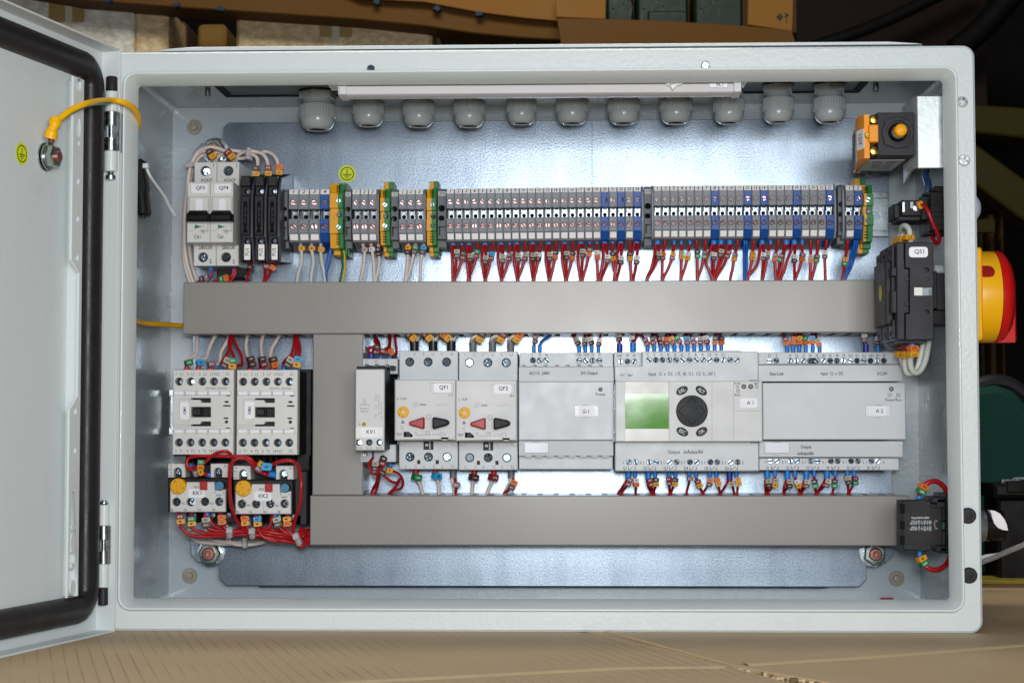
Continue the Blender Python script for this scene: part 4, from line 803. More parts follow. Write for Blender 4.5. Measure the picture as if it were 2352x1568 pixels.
# ============================================================ MODULES
def slot_screws(T, F, pts, r, Y, dep=1.0): screws(T, F, pts, r, Y, dep, 's', SCR)
def led(T, F, x, y, r, Y):
    q = F.p(x, y, Y); mb = MB(); mb.slab(circ(q.x, q.z, F.mm(r*1.25, Y), 18), Y-.15, Y, BLK2); mb.lathe([(F.mm(r, Y), -.15), (F.mm(r*.8, Y), -.9), (.05, -1.2)], (q.x, Y, q.z), mat('led_clear', '#8b8e92', .15, coat=.5), n=16); mb.obj('indicator_led', T)
def window(T, F, x0, y0, x1, y1, Y, name='label_window'):
    mb = MB(); line(mb, F, [(x0, y0), (x1, y0), (x1, y1), (x0, y1), (x0, y0)], 3.5, Y, INKG); A = F.r(x0, y0, x1, y1, Y); mb.slab(bx(*A), Y-.06, Y, mat('label_insert', '#dfe2ea', .3)); fbox(mb, F, (x0+x1)/2-32, y1+3, (x0+x1)/2+32, y1+16, Y-.5, Y, PLC2, c=.15); fbox(mb, F, (x0+x1)/2-35, y0-5, (x0+x1)/2+35, y0-1, Y-.1, Y, INKG); return mb.obj(name, T)
# G1 power supply
F = FI; Y = 117; T, a = dev('power_supply', 'pale grey power supply module with handwritten G1 label', 'power supply', F, 78, 505, 932, 1030, Y)
mb = MB(); mb.slab(bx(*a), Y, 178, PLC, c=.6); A = F.r(80, 375, 928, 503, Y+2.2); mb.slab([(Y+2.2, A[1]), (Y+3.4, A[3]), (150, A[3]), (150, A[1])], A[0], A[2], PLC, axis='X', back=True)
B = F.r(80, 1036, 926, 1168, Y+2.2); mb.slab([(Y+3.4, B[1]), (Y+2.0, B[3]), (150, B[3]), (150, B[1])], B[0], B[2], PLC, axis='X', back=True)
C = F.r(85, 245, 925, 376, 131); hs = holes_of(F, [(206, 315), (266, 315), (325, 315), (621, 317), (681, 317), (740, 317), (800, 317)], 27, 131, 18); mb.slab(bx(*C), 131, 178, PLC, holes=hs, c=.5, hd=2.5, hm=BLK2)
D = F.r(80, 1166, 922, 1290, 131); mb.slab(bx(*D), 131, 178, PLC, c=.5, back=True)
for i in range(9):
    x = 100+i*99; 
    if x < 880: fbox(mb, F, x+38, 352, min(x+99, 928), 372, Y+6, 131, PLC); fbox(mb, F, x+10, 352, x+38, 356, Y+6, 131, PLC); fbox(mb, F, x+33, 1166, x+95, 1182, Y+6, 131, PLC)
for t, x in (('L', 203), ('N', 267), ('N', 328), ('+24V', 613), ('+24V', 686), ('0V', 744), ('0V', 805)): ftext(mb, F, t, x, 267, 22, 131, INKD, sx=.8)
ftext(mb, F, 'AC115...240V', 264, 430, 28, Y+2.2, INKD, sx=.82); ftext(mb, F, 'DC Output', 712, 433, 28, Y+2.2, INKD, sx=.8); ftext(mb, F, 'Power', 812, 619, 26, Y, INKD, sx=.9)
mb.obj('housing', T); slot_screws(T, F, [(208, 315), (268, 315), (327, 315), (623, 317), (683, 317), (742, 317), (802, 317)], 24, 131)
led(T, F, 811, 576, 15, Y); window(T, F, 580, 722, 792, 816, Y); window(T, F, 132, 1053, 340, 1142, Y+2.1)
sticker(T, F, 614, 727, 762, 812, Y-.1, 'G-1', 36, 0, -10, 2, mat('pen', '#2a2640'), sx=.8, r=1.2, shear=.2)
# A1 control relay with display
F = FI; Y = 104; Yd = 117; T, a = dev('control_relay', 'control relay with green display, round keypad and A1 sticker', 'control relay', F, 945, 500, 2262, 1043, Y)
mb = MB(); B = F.r(942, 1048, 2230, 1306, Yd)
q12 = [(1126, 1226), (1309, 1226), (1492, 1226), (1674, 1226), (1857, 1226), (2040, 1226)]; q11 = [(x-61, y) for x, y in q12]
mb.slab(bx(*B), Yd, 178, PLC, holes=holes_of(F, q11+q12, 26, Yd, 18), c=.7, hd=2.5, hm=BLK2)
up = F.poly([(938, 497), (938, 366), (1184, 366), (1184, 236), (2226, 236), (2226, 497)], Yd)
it = [(1245+60.6*i, 312) for i in range(14)]
mb.slab(up, Yd, 178, PLC, holes=holes_of(F, it, 26, Yd, 18), c=.6, hd=2.5, hm=BLK2)
C = F.r(932, 243, 1184, 364, 127); tk = [(992, 325), (1053, 325), (1112, 325)]; mb.slab(bx(C[0], C[1]-1, C[2], C[3]), 127, 178, PLC, holes=holes_of(F, tk, 26, 127, 18), c=.5, hd=2.5, hm=BLK2)
mb.slab(bx(a[0]+1, a[1]-3, a[2]-8, a[3]+4), Yd-1, Yd, PLC)
for i in range(12): ftext(mb, F, f'I{i+1}', 1233+61.6*i, 264, 24, Yd, INKD, sx=.75)
for t, x in (('+24V', 980), ('0V', 1054), ('0V', 1114)): ftext(mb, F, t, x, 273, 22, 127, INKD, sx=.8)
ftext(mb, F, 'DC  24V', 1043, 451, 27, Yd, INKD, sx=.8); ftext(mb, F, 'Input  12  x  DC  ( I7,  I8,  I11,  I12  0...10V )', 1540, 441, 32, Yd, INKD, sx=.72); ftext(mb, F, 'Output   6xRelais/8A', 1573, 1139, 33, Yd, INKD, sx=.78)
for i, (x, y) in enumerate(q11):
    ftext(mb, F, '1', x-50, 1230, 24, Yd, INKD); ftext(mb, F, '2', x+107, 1230, 24, Yd, INKD); ftext(mb, F, f'Q{i+1}', x-36, 1283, 26, Yd, INKD, sx=.8)
    line(mb, F, [(x-3, 1270), (x-3, 1292), (x+8, 1292), (x+38, 1270)], 5, Yd, INKD); line(mb, F, [(x+58, 1270), (x+58, 1292), (x+46, 1292)], 5, Yd, INKD)
mb.obj('housing', T)
mb = MB(); mb.slab(bx(*a), Y, Yd-1.05, PLC2, c=.6)
for x in (1426, 1810, 2003): line(mb, F, [(x, 502), (x, 1040)], 2.2, Y, INKG)
line(mb, F, [(2005, 767), (2260, 767)], 2.2, Y, INKG); fbox(mb, F, 2005, 644, 2240, 764, Y-.2, Y, PLC2)
ftext(mb, F, 'POW', 2038, 524, 22, Y, INKD, sx=.8); ftext(mb, F, 'RUN', 2038, 625, 22, Y, INKD, sx=.8); ftext(mb, F, 'NET', 2210, 524, 22, Y, INKD, sx=.75)
def sun(mb, F, x, y, r, Y):
    ring_mark(mb, F, x, y, r*.55, 3, Y, INKD)
    for k in range(8): c, s = math.cos(k*PI/4), math.sin(k*PI/4); line(mb, F, [(x+c*r*.7, y+s*r*.7), (x+c*r, y+s*r)], 3, Y, INKD)
sun(mb, F, 2038, 555, 19, Y); sun(mb, F, 2211, 552, 19, Y); line(mb, F, [(2022, 603), (2030, 603), (2030, 578), (2042, 578), (2042, 603), (2048, 603), (2048, 578), (2056, 578), (2056, 603)], 3, Y, INKD)
mb.obj('front_panel', T)
mb = MB(); mb.slab(bx(*F.r(1030, 505, 1424, 1040, Y)), Y-.5, Y, mat('display_bezel', '#d0d0ce', .3, var=.01), c=.2)
LC = bpy.data.materials.new('lcd_green'); LC.use_nodes = True; nt = LC.node_tree; b = nt.nodes['Principled BSDF']; b.inputs['Roughness'].default_value = .08
b.inputs['Base Color'].default_value = lin('#5f9a48'); b.inputs['Coat Weight'].default_value = .6
LC2 = mat('lcd_pale_reflection', '#a8cfa0', .3, var=.03); LC3 = mat('lcd_mid_reflection', '#82b578', .3, var=.03); L1 = mat('lcd_yellow_green', '#5a9a36', .09, var=.04, coat=.5, rv=.02, spec=.6)  # the two pale tints paint a reflection on the display, unused
mb.slab(bx(*F.r(1032, 615, 1422, 928, Y-.5)), Y-.62, Y-.5, L1); mb.obj('display', T)
c = F.xz(1630, 770, Y); R = F.mm(141, Y); KB = mat('key_black', '#26282d', .55, spec=.3); mb = MB(); mb.slab(circ(*c, R, 48), Y-2, Y, KB, c=.7)
kd = mat('key_dark', '#121316', .7, spec=.1)
for k in range(4):
    an = k*PI/2; ca, sa = math.cos(an), math.sin(an); pts = [(1630+ca*x-sa*y, 770+sa*x+ca*y) for x, y in ((80, -38), (118, 0), (80, 38))]; line(mb, F, pts, 6, Y-2, kd)
mb.obj('cursor_pad', T)
for t, x, y, an in (('DEL', 1541, 586, .5), ('ALT', 1714, 586, -.62), ('ESC', 1544, 954, -.5), ('OK', 1717, 953, .55)):
    c = F.xz(x, y, Y); ra, rb = F.mm(56, Y), F.mm(35, Y); co_, si = math.cos(an), math.sin(an)
    mb = MB(); mb.slab([(c[0]+ra*math.cos(q)*co_-rb*math.sin(q)*si, c[1]+ra*math.cos(q)*si+rb*math.sin(q)*co_) for q in [i*PI/14 for i in range(28)]], Y-1.3, Y, KB, c=.4); ftext(mb, F, t, x, y, 32, Y-1.3, INKW, an, .8); mb.obj('key', T)
led(T, F, 2095, 550, 18, Y); led(T, F, 2157, 550, 18, Y)
slot_screws(T, F, q11+q12+it, 24, Yd); slot_screws(T, F, tk, 24, 127)
sticker(T, F, 2060, 654, 2215, 739, Y-.2, 'A 1', 32, 0, 14, -2, INKD, r=1.4)
mb = MB(); mb.slab(F.poly([(1690, 236), (1720, 226), (2060, 226), (2085, 236)], 122), 122, 150, PLC, c=.4); mb.obj('cover_hinge', T)
# A2 expansion module
F = FJ; Y = 117; T, a = dev('expansion_module', 'pale grey expansion module with A2 sticker and twelve inputs', 'expansion module', F, 159, 515, 1440, 1025, Y)
mb = MB(); mb.slab(bx(*a), Y, 178, PLC, c=.6)
A = F.r(122, 357, 1408, 502, Y+2.2); mb.slab([(Y+2.2, A[1]), (Y+3.2, A[3]), (150, A[3]), (150, A[1])], A[0], A[2], PLC, axis='X', back=True)
B = F.r(128, 1040, 1413, 1180, Y+2.2); mb.slab([(Y+3.2, B[1]), (Y+2.2, B[3]), (150, B[3]), (150, B[1])], B[0], B[2], PLC, axis='X', back=True)
t1 = [(220, 318), (280, 318)]+[(402+60.2*i, 318) for i in range(15)]
C = F.r(120, 243, 1390, 352, 128); mb.slab(bx(*C), 128, 178, PLC, holes=holes_of(F, t1, 26, 128, 18), c=.5, hd=2.5, hm=BLK2)
s1 = [(227+181*i, 1217) for i in range(6)]; s2 = [(x+60, y) for x, y in s1]
D = F.r(127, 1188, 1380, 1298, 128); mb.slab(bx(*D), 128, 178, PLC, holes=holes_of(F, s1+s2, 26, 128, 18), c=.5, hd=2.5, hm=BLK2)
for i, t in enumerate(['R%d' % k for k in range(1, 13)]+['+24V', '0V', '0V']): ftext(mb, F, t, (402+60.2*i)+3, 272, 22, 128, INKD, sx=.72)
ftext(mb, F, 'E+', 222, 272, 22, 128, INKD, sx=.8); ftext(mb, F, 'E-', 285, 272, 22, 128, INKD, sx=.8)
ftext(mb, F, 'Easy-Link', 285, 439, 27, Y+2.2, INKD, sx=.85); ftext(mb, F, 'Input  12  x  DC', 781, 437, 28, Y+2.2, INKD, sx=.75); ftext(mb, F, 'DC24V', 1231, 433, 26, Y+2.2, INKD, sx=.8)
ftext(mb, F, 'Output', 547, 1093, 28, Y+2.2, INKD, sx=.8); ftext(mb, F, '6xRelais/8A.', 545, 1148, 27, Y+2.2, INKD, sx=.78)
for i, (x, y) in enumerate(s1):
    ftext(mb, F, '1', x-45, 1225, 22, 128, INKD); ftext(mb, F, '2', x+110, 1225, 22, 128, INKD); ftext(mb, F, f'S{i+1}', x-26, 1276, 25, 128, INKD, sx=.8)
    line(mb, F, [(x+8, 1264), (x+8, 1286), (x+18, 1286), (x+48, 1264)], 5, 128, INKD); line(mb, F, [(x+70, 1264), (x+70, 1286), (x+58, 1286)], 5, 128, INKD)
sun(mb, F, 1297, 625, 23, Y); line(mb, F, [(1350, 642), (1358, 642), (1358, 612), (1368, 612), (1368, 642), (1378, 642), (1378, 612), (1386, 612), (1386, 642), (1392, 642)], 3, Y, INKD); ftext(mb, F, 'Power/Run', 1329, 668, 26, Y, INKD, sx=.85)
mb.obj('housing', T); slot_screws(T, F, t1+s1+s2, 24, 128)
led(T, F, 1311, 572, 17, Y); window(T, F, 1082, 720, 1302, 816, Y); window(T, F, 180, 1052, 394, 1143, Y+2.1)
sticker(T, F, 1108, 727, 1264, 812, Y-.1, 'A 2', 32, 0, 18, -2, INKD, r=1.4)
# ============================================================ DOOR SWITCH AND ITS BRACKET
F = FK; Y = 20
T = thing('mounting_bracket', 'bright zinc angle bracket screwed inside the right edge, holding the door switch', 'bracket', (at(*F.uv(790, 840), 22).x, 22, at(*F.uv(790, 840), 22).z))
A = F.r(648, 187, 905, 836, 22); LF = F.p(565, 240, 60); BZ = mat('bright_zinc', '#cbd2d4', .36, metal=.75, bump=.10, bs=260, var=.08, vs=140)
mb = MB(); mb.box(A[0], A[2]+6, 22, 24, A[1], A[3], BZ, c=.5)
XL = A[0]; mb.slab([(XL, 22.4), (XL-2.2, 26), (XL-2.2, 62), (XL-.4, 62), (XL-.4, 26)], A[1]+.5, A[3]-.5, BZ, axis='Z', back=True)
mb.add([(XL-2.2, 40, A[1]+.5), (XL-2.2, 62, A[1]-6), (XL-2.2, 62, A[1]+.5), (XL-.4, 40, A[1]+.5), (XL-.4, 62, A[1]-6)], [(0, 1, 2), (0, 3, 4, 1)], BZ)
mb.box(A[2]+1, A[2]+8, 2, 22, A[1], A[3], BZ, c=.4)
mb.obj('bent_plate', T)
T = thing('limit_switch', 'black door switch with yellow plunger and orange cover at upper right', 'door switch', (at(*F.uv(455, 725), 50).x, 50, at(*F.uv(455, 725), 50).z))
A = F.r(291, 336, 618, 724, Y); X0, Z0, X1, Z1 = A; OR = mat('cover_orange', '#f19a1e', .42, bump=.1, bs=600); cen = F.xz(470, 520, Y)
mb = MB(); mb.slab(bx(*A), Y, 95, BLK2, c=.5, back=True); mb.box(X0-5.5, X0-.02, 30, 92, Z0+.6, Z1-4, BLK, c=.5); mb.obj('body', T)
mb = MB(); R = F.mm(143, Y); mb.slab(circ(*cen, R, 40), Y-1.6, Y+.2, BLK2, holes=[circ(*cen, R*.78, 36)], c=.4)
for an in (.75, 2.3, 3.9, 5.4): mb.slab([(cen[0]+R*q*math.cos(an+e), cen[1]+R*q*math.sin(an+e)) for q, e in ((.9, -.22), (1.1, -.2), (1.1, .2), (.9, .22))], Y-1.5, Y+.2, BLK2, c=.3)
for k in range(24): an = k*PI/12; mb.slab([(cen[0]+R*q*math.cos(an+e), cen[1]+R*q*math.sin(an+e)) for q, e in ((.62, -.03), (.77, -.03), (.77, .03), (.62, .03))], Y-.9, Y+.2, BLK)
mb.obj('collar', T)
mb = MB(); r0 = F.mm(84, Y-4); mb.lathe([(r0, .5), (r0*.98, -2.5), (r0*.82, -5), (r0*.75, -5.5), (r0*.5, -5.6)], (cen[0], Y, cen[1]), mat('boot_black', '#141416', .3), n=32); mb.obj('boot', T)
mb = MB(); r1 = F.mm(57, Y-8); mb.lathe([(r1, -4), (r1, -9.5), (r1*.9, -11), (r1*.6, -12), (r1*.25, -12.2), (.05, -12.0)], (cen[0]+.4, Y, cen[1]+.3), mat('plunger_yellow', '#f2a70c', .35), n=32); mb.obj('plunger', T)
zt_, zb_ = F.p(200, 358, Y+4).z, F.p(200, 750, Y+4).z; za, zb2_ = F.p(200, 445, Y).z, F.p(200, 602, Y).z
Xa = F.p(172, 500, Y+3).x; Xb = F.p(219, 500, Y+3).x; Xc = F.p(301, 500, Y).x
Xk = F.p(92, 600, 88).x; mb = MB(); mb.slab([(Xa, Y+3), (Xb, Y+3), (Xb, 92), (Xk+4, 93), (Xk, 88), (F.p(97, 600, 45).x, 45), (F.p(112, 600, 34).x, 34)], zb_, zt_, OR, axis='Z', back=True, c=.0)
mb.slab(bx(Xb-1, zb2_, Xc, za), Y-.6, 60, OR, c=.8, back=True); mb.obj('cover', T)
for y in (400, 680): q = F.p(262, y, Y+6); m_ = MB(); m_.lathe([(3.6, 0), (3.5, -1.3), (2.6, -2.4), (.05, -2.9)], (q.x, Y+8, q.z), BRASS, n=18); m_.obj('cover_screw', T)
q = F.p(201, 538, Y); screw(T, q.x+.5, Y+.5, q.z, 2.2, 'x', BRASS)
zc_ = F.p(150, 583, 30).z; tt = .55; fx0, fy0, fx1, fy1 = Xa, Y+3, F.p(112, 600, 34).x, 34; sxm = fx0+(fx1-fx0)*tt; sym = fy0+(fy1-fy0)*tt; mb = MB(Matrix.Translation((sxm, sym, zc_)) @ Matrix.Rotation(math.atan2(-(fx1-fx0), fy1-fy0), 4, 'Z')); mb.slab(rr(-6, -7, 6, 7, 1.2), -.3, 0, STK, axis='X')
vs, fs, hh = glyphs('SQ1'); mb.add([(-.36, -b*7, a*4.6) for a, b in vs], fs, INK); mb.obj('name_sticker', T)
mb = MB(); mb.slab([(X0-4, 38), (X1-3, 38), (X1-3, 88), (X0-4, 88)], Z0-.3, Z0-.02, mat('rating_label', '#a9adb2', .4), axis='Z')
for k in range(7):
    yy = 44+k*6; 
    for x0 in (X0+1+k*.8, X0+11): mb.slab([(x0, yy), (x0+7, yy), (x0+7, yy+1.6), (x0, yy+1.6)], Z0-.38, Z0-.3, INK, axis='Z')
mb.obj('rating_label', T)
# ============================================================ MAIN SWITCH (inside) AND ITS HANDLE (outside)
F = FL; Y = 26; T = thing('main_switch', 'black three pole main switch with QS1 sticker at the right wall', 'main switch', (at(*F.uv(400, 1030), 50).x, 50, at(*F.uv(400, 1030), 50).z))
X0, Z0, X1, Z1 = F.r(238, 155, 574, 1030, Y); xs = F.p(312, 600, Y).x
hs = holes_of(F, [(508, 402), (510, 777)], 22, Y, 16)+[F.poly([(395, 557), (562, 557), (562, 632), (395, 632)], Y)]
mb = MB(); fp = F.poly([(314, 157), (568, 155), (573, 1026), (318, 1030), (318, 797), (354, 790), (354, 385), (314, 385)], Y); mb.slab(fp, Y, 92, BLK2, holes=hs, c=.5, hd=4, hm=BLK)
fpoly(mb, F, [(238, 157), (306, 155), (306, 270), (312, 390), (348, 392), (348, 786), (312, 792), (312, 1028), (243, 1028)], Y+1.2, 92, BLK2, c=.5)
for x, y in ((518, 482), (520, 708), (330, 480), (330, 706)): q = F.p(x, y, Y); mb.lathe([(F.mm(20, Y), 0), (F.mm(18, Y), -.5), (.05, -.6)], (q.x, Y, q.z), BLK2, n=16)
zt_, zb_ = F.p(200, 380, Y+6).z, F.p(200, 790, Y+6).z; z1_, z2_ = F.p(200, 460, Y+6).z, F.p(200, 590, Y+6).z
mb.box(F.p(192, 400, Y+4).x, X0+2, Y+4, 88, z1_, zt_, BLK2, c=.5); mb.box(F.p(195, 700, Y+4).x, X0+2, Y+4, 88, zb_, z2_, BLK2, c=.5); mb.box(F.p(200, 700, Y+6).x, X0+2, Y+9, 88, z2_, z1_, BLK, c=.3)
mb.box(X0-5, X0-.1, 40, 84, Z0+12, Z1-12, BLK, c=.5)
ring_ = []
for k in range(3):                                            # pole chambers seen edge on, above and below the waist
    y0 = Y+8+k*20
    for za, zb in ((Z1-17, Z1-2-k*.8), (Z0+2+k*.6, Z0+15)):
        mb.box(X0-1.6-k*.4, X0+.5, y0, y0+15, za, zb, BLK2, c=.4); zc_ = (za+zb)/2
        for dz in (-3.4, 3.2): mb.lathe([(1.7, 0), (1.7, -.2)], (X0-1.65-k*.4, y0+7, zc_+dz), DARK, axis='X', n=14)
    mb.box(X0+2, X1-4, y0-2, y0+14, Z0-1.6, Z0+.1, BLK); mb.box(X0+2, X1-4, y0-2, y0+14, Z1-.1, Z1+1, BLK)
q = F.p(137, 613, 60); mb.slab([(60+5*math.cos(i*PI/10), q.z+5.6*math.sin(i*PI/10)) for i in range(20)], X0-5.25, X0-5, mat('sticker_olive', '#b8b42a', .5), axis='X')
mb.obj('body', T)
mb = MB(); fbox(mb, F, 396, 559, 470, 631, Y+.3, Y+4, mat('indicator_white', '#dfe4dc', .4)); fbox(mb, F, 472, 559, 560, 631, Y+3, Y+3.9, mat('window_grey', '#98a3a6', .25)); fbox(mb, F, 530, 575, 560, 631, Y+2, Y+3, mat('window_dark', '#6c7474', .3)); mb.obj('position_window', T)
mb = MB(); xr = 598.3; zc_ = (F.p(600, 420, 50).z+F.p(600, 765, 50).z)/2; hz = (F.p(600, 420, 50).z-F.p(600, 765, 50).z)/2
mb.box(X1+.1, X1+6, 44, 80, zc_-hz+1, zc_+hz, BLK, c=.4); mb.box(X1+6.1, xr, 46, 78, zc_-hz, zc_+hz-1, BLK2, c=.4)
mb.box(X1+1, xr, 50, 92, zc_-hz-9, zc_-hz-.3, BLK); mb.obj('shaft_housing', T)
mb = MB(); p = F.p(580, 398, 60); mb.lathe([(3.6, p.x), (3.6, 598)], (0, 62, p.z), mat('printed_sleeve', '#c7d0d0', .4, var=.35, vs=300), axis='X', n=20); mb.obj('shaft', T)
sticker(T, F, 349, 196, 518, 290, Y, 'QS1', 38, 0, 8, -3, INKD, r=2)
# handle outside on the right wall
HY = 52; q = at(*F.uv(1000, 615), 20); hz_ = q.z; T = thing('rotary_handle', 'yellow and red rotary main switch handle on the right outer wall', 'switch handle', (600, HY, hz_))
HYL = mat('handle_yellow', '#f3b40a', .35, var=.02); HRD = mat('handle_red', '#c4140f', .34, var=.04)
pr = (F.p(1000, 165, 20).z-F.p(1000, 1005, 20).z)/2; py = pr; xp = at(*F.uv(1008, 600), HY-py+1).x
mb = MB(); mb.slab(rr(HY-py, hz_-pr, HY+py, hz_+pr, 3, 3), xp, 600.1, HYL, axis='X', c=1.0)
rd = (F.p(1060, 210, HY).z-F.p(1060, 1028, HY).z)/2; xa = at(*F.uv(1085, 212), HY).x; xb = at(*F.uv(1165, 615), HY-rd*.98).x
mb.lathe([(rd*.99, xp+.05), (rd, xp+2), (rd, xa-3), (rd*.995, xa), (rd*.9, xa+1)], (0, HY, hz_), HYL, axis='X', n=64); mb.obj('yellow_ring', T, ang=40)
mb = MB(); xc = at(*F.uv(1282, 615), HY).x
x2 = at(*F.uv(1190, 250), HY).x
mb.lathe([(rd*.92, xa), (rd*1.01, xa+.5), (rd*1.01, xa+4), (rd*.97, x2-2), (rd*.80, x2+2), (.1, x2+3)], (0, HY, hz_), HRD, axis='X', n=64)
mb.slab([(HY-8, hz_-rd*1.0), (HY+8, hz_-rd*1.0), (HY+8, hz_+rd*.36), (HY-8, hz_+rd*.36)], xc, xa+2, HRD, axis='X', c=1.2); mb.obj('red_grip', T, ang=40)
mb = MB(); zz = F.p(1060, 412, HY-rd).z; xk = at(*F.uv(1065, 412), HY-rd*.95).x; yk = HY-math.sqrt(max(0, (rd*1.0)**2-(zz-hz_)**2))
hz0, hz1 = F.p(1060, 464, HY-rd).z, F.p(1060, 356, HY-rd).z; xl0 = xk-F.mm(55, 20); n_ = 14
def patch(e, m, g):
    vs = []; H = (hz1-hz0)/2-g; C = (hz0+hz1)/2; xr0 = xk+F.mm(60, 20)-g
    for i in range(n_+1):
        z = C-H+2*H*i/n_; d = 1-math.sqrt(max(0, 1-((z-C)/H)**2)); y = HY-math.sqrt((rd+e)**2-(z-hz_)**2)
        xx_ = xr0-d*H*.9; vs += [(xl0+g, y, z), ((xl0+xx_)/2, y, z), (xx_, y, z)]
    mb.add(vs, [(3*i+k, 3*i+k+1, 3*i+k+4, 3*i+k+3) for i in range(n_) for k in (0, 1)], m)
patch(.15, HYL, -.6); patch(.3, mat('handle_red_deep', '#97110f', .4), .0)
mb.obj('padlock_slot', T)
# ============================================================ CONTACT BLOCK AT THE RIGHT WALL, upper
F = FK; T = thing('contact_block', 'black contact block on the right wall above the main switch', 'contact block', (at(*F.uv(600, 1300), 80).x, 80, at(*F.uv(600, 1300), 80).z))
Y = 70; A = F.r(512, 1120, 760, 1262, Y); mb = MB(); mb.slab(bx(*A), Y, 100, BLK, c=.5, holes=[F.poly([(520, 1135), (575, 1135), (575, 1232), (520, 1232)], Y), F.poly([(588, 1135), (640, 1135), (640, 1200), (588, 1200)], Y)], hd=1.6, hm=BLK2)
B = F.r(432, 1160, 515, 1290, Y+14); mb.box(B[0], B[2]+1, Y+12, 104, B[1], B[3], BLK, c=.8)
mb.box(A[0]-2, A[2], Y+3, 102, A[1]-3, A[1]-.1, BLK2, c=.4); fbox(mb, F, 516, 1140, 534, 1228, Y-.3, Y+1, STEEL); fbox(mb, F, 586, 1136, 611, 1195, Y-.3, Y+1, mat('clip_grey', '#8d8f93', .3, metal=.6))
mb.obj('body', T)
mb = MB(); C = F.r(760, 1040, 912, 1400, 62); mb.box(C[0], 598.3, 62, 100, C[1], C[3], BLK, c=1); mb.box(C[0]-5, C[0], 66, 96, C[1]+9, C[3]-9, BLK2, c=.6)
D = F.r(815, 988, 912, 1045, 62); mb.box(D[0], 598.3, 66, 96, D[1], D[3], BLK, c=.8); E_ = F.r(712, 1055, 780, 1075, 60); mb.box(E_[0], E_[2], 62, 70, E_[1], E_[3], BLK, c=.4); E_ = F.r(718, 1408, 800, 1424, 60); mb.box(E_[0], E_[2], 62, 70, E_[1], E_[3], BLK, c=.3)
for zq in (1110, 1155, 1215, 1265, 1330): g = F.r(765, zq, 905, zq+12, 61.5); mb.box(g[0], g[2], 60.6, 62.2, g[1], g[3], BLK2, c=.2)
mb.obj('mounting_collar', T); 
mb = MB(); mb.lathe([(2.6, 0), (2.4, -1), (.1, -1.4)], (F.p(640, 1190, Y-1).x, Y-.4, F.p(640, 1190, Y-1).z), STEEL, n=16); mb.obj('screw', T)
# white indicator dome outside
q1 = at(*F.uv(1213, 1195), 60); zr_ = (F.p(1195, 1070, 60).z-F.p(1195, 1320, 60).z)/2; T = thing('indicator_lamp', 'pale domed push button showing past the cabinet\'s right edge', 'push button', (600, 60, q1.z))
mb = MB(); xx = at(*F.uv(1213, 1195), 60).x; mb.lathe([(zr_*1.05, 600.1), (zr_*1.02, xx-6), (zr_*.8, xx-2.5), (zr_*.5, xx-.6), (.1, xx)], (0, 60, q1.z), mat('dome_white', '#b9c0d2', .25), axis='X', n=32); mb.obj('dome', T, ang=60)
# ============================================================ SELECTOR SWITCH lower right
F = FM; Y = 50; T = thing('selector_contact_block', 'black contact block with white printed ratings at lower right', 'contact block', (at(*F.uv(480, 740), 60).x, 60, at(*F.uv(480, 740), 60).z))
mb = MB(); fp = [(300, 280), (415, 276), (455, 272), (485, 265), (515, 270), (530, 290), (560, 300), (640, 312), (665, 340), (667, 690), (562, 700), (552, 735), (500, 750), (462, 740), (330, 738), (300, 715)]
fpoly(mb, F, fp, Y, 62, BLK, c=.5); P_ = F.r(300, 285, 640, 735, Y); mb.slab(F.poly([(300, 282), (520, 278), (555, 310), (655, 345), (657, 685), (555, 700), (500, 742), (300, 722)], Y+12), Y+12.1, 84, BLK, back=True)
for x, y in ((372, 310), (346, 440), (350, 572), (375, 708), (535, 305), (540, 712), (642, 440), (645, 575)): q = F.p(x, y, Y); mb.lathe([(1.5, 0), (1.4, -.3), (.8, -.35), (.05, -.2)], (q.x, Y, q.z), BLK2, n=14)
for y0, y1 in ((310, 400), (470, 545), (605, 690)): A = F.r(298, y0, 322, y1, Y); mb.box(A[0]-.3, A[2], Y-.2, Y+8, A[1], A[3], DARK, c=.3)
fbox(mb, F, 650, 475, 698, 548, Y+2, Y+8, mat('cam_green', '#0e5a42', .45), c=.4)
IW = INKW; ftext(mb, F, 'Uimp=6kV/Ui=500V', 465, 440, 19, Y, IW, sx=.72)
for t, x, y in (('Volts', 399, 468), ('230', 450, 469), ('400', 505, 471), ('500', 553, 471), ('AC-15', 396, 493), ('6', 451, 495), ('4', 503, 496), ('2', 553, 496), ('Volts', 399, 522), ('24', 451, 522), ('110', 505, 524), ('220', 553, 524), ('DC-13', 396, 546), ('3', 450, 548), ('0.6', 505, 549), ('0.3', 553, 549), ('3', 616, 466), ('4', 616, 535)): ftext(mb, F, t, x, y, 16, Y, IW, sx=.78)
for y in (483, 536): line(mb, F, [(370, y), (570, y+3)], 3, Y, IW)
for x in (426, 478, 530): line(mb, F, [(x, 462), (x, 500)], 3, Y, IW); line(mb, F, [(x, 515), (x, 554)], 3, Y, IW)
line(mb, F, [(600, 458), (600, 480)], 3, Y, IW); line(mb, F, [(590, 482), (600, 515), (600, 540)], 3, Y, IW)
mb.obj('body', T)
mb = MB(); C = F.r(703, 220, 748, 770, 46); mb.box(C[0], 598.3, 46, 88, C[1], C[3], BLK, c=.8)
for y0, y1, x0 in ((250, 300, 575), (262, 330, 620), (320, 345, 560), (345, 470, 668), (560, 690, 668), (695, 720, 565), (705, 750, 610), (715, 768, 650)): A = F.r(x0, y0, 705, y1, 48); mb.box(A[0], C[0]+.1, 49, 80, A[1], A[3], BLK if y0 % 2 else BLK2, c=.5)
mb.obj('mounting_collar', T)
T = thing('selector_switch', 'black selector knob with white pointer and chrome ring on the outer right wall', 'selector switch', (600, 55, F.p(1100, 510, 55).z))
kz = F.p(1100, 510, 50).z; rk = F.mm(160, 50); x0 = at(*F.uv(1082, 510), 55-rk*.5).x
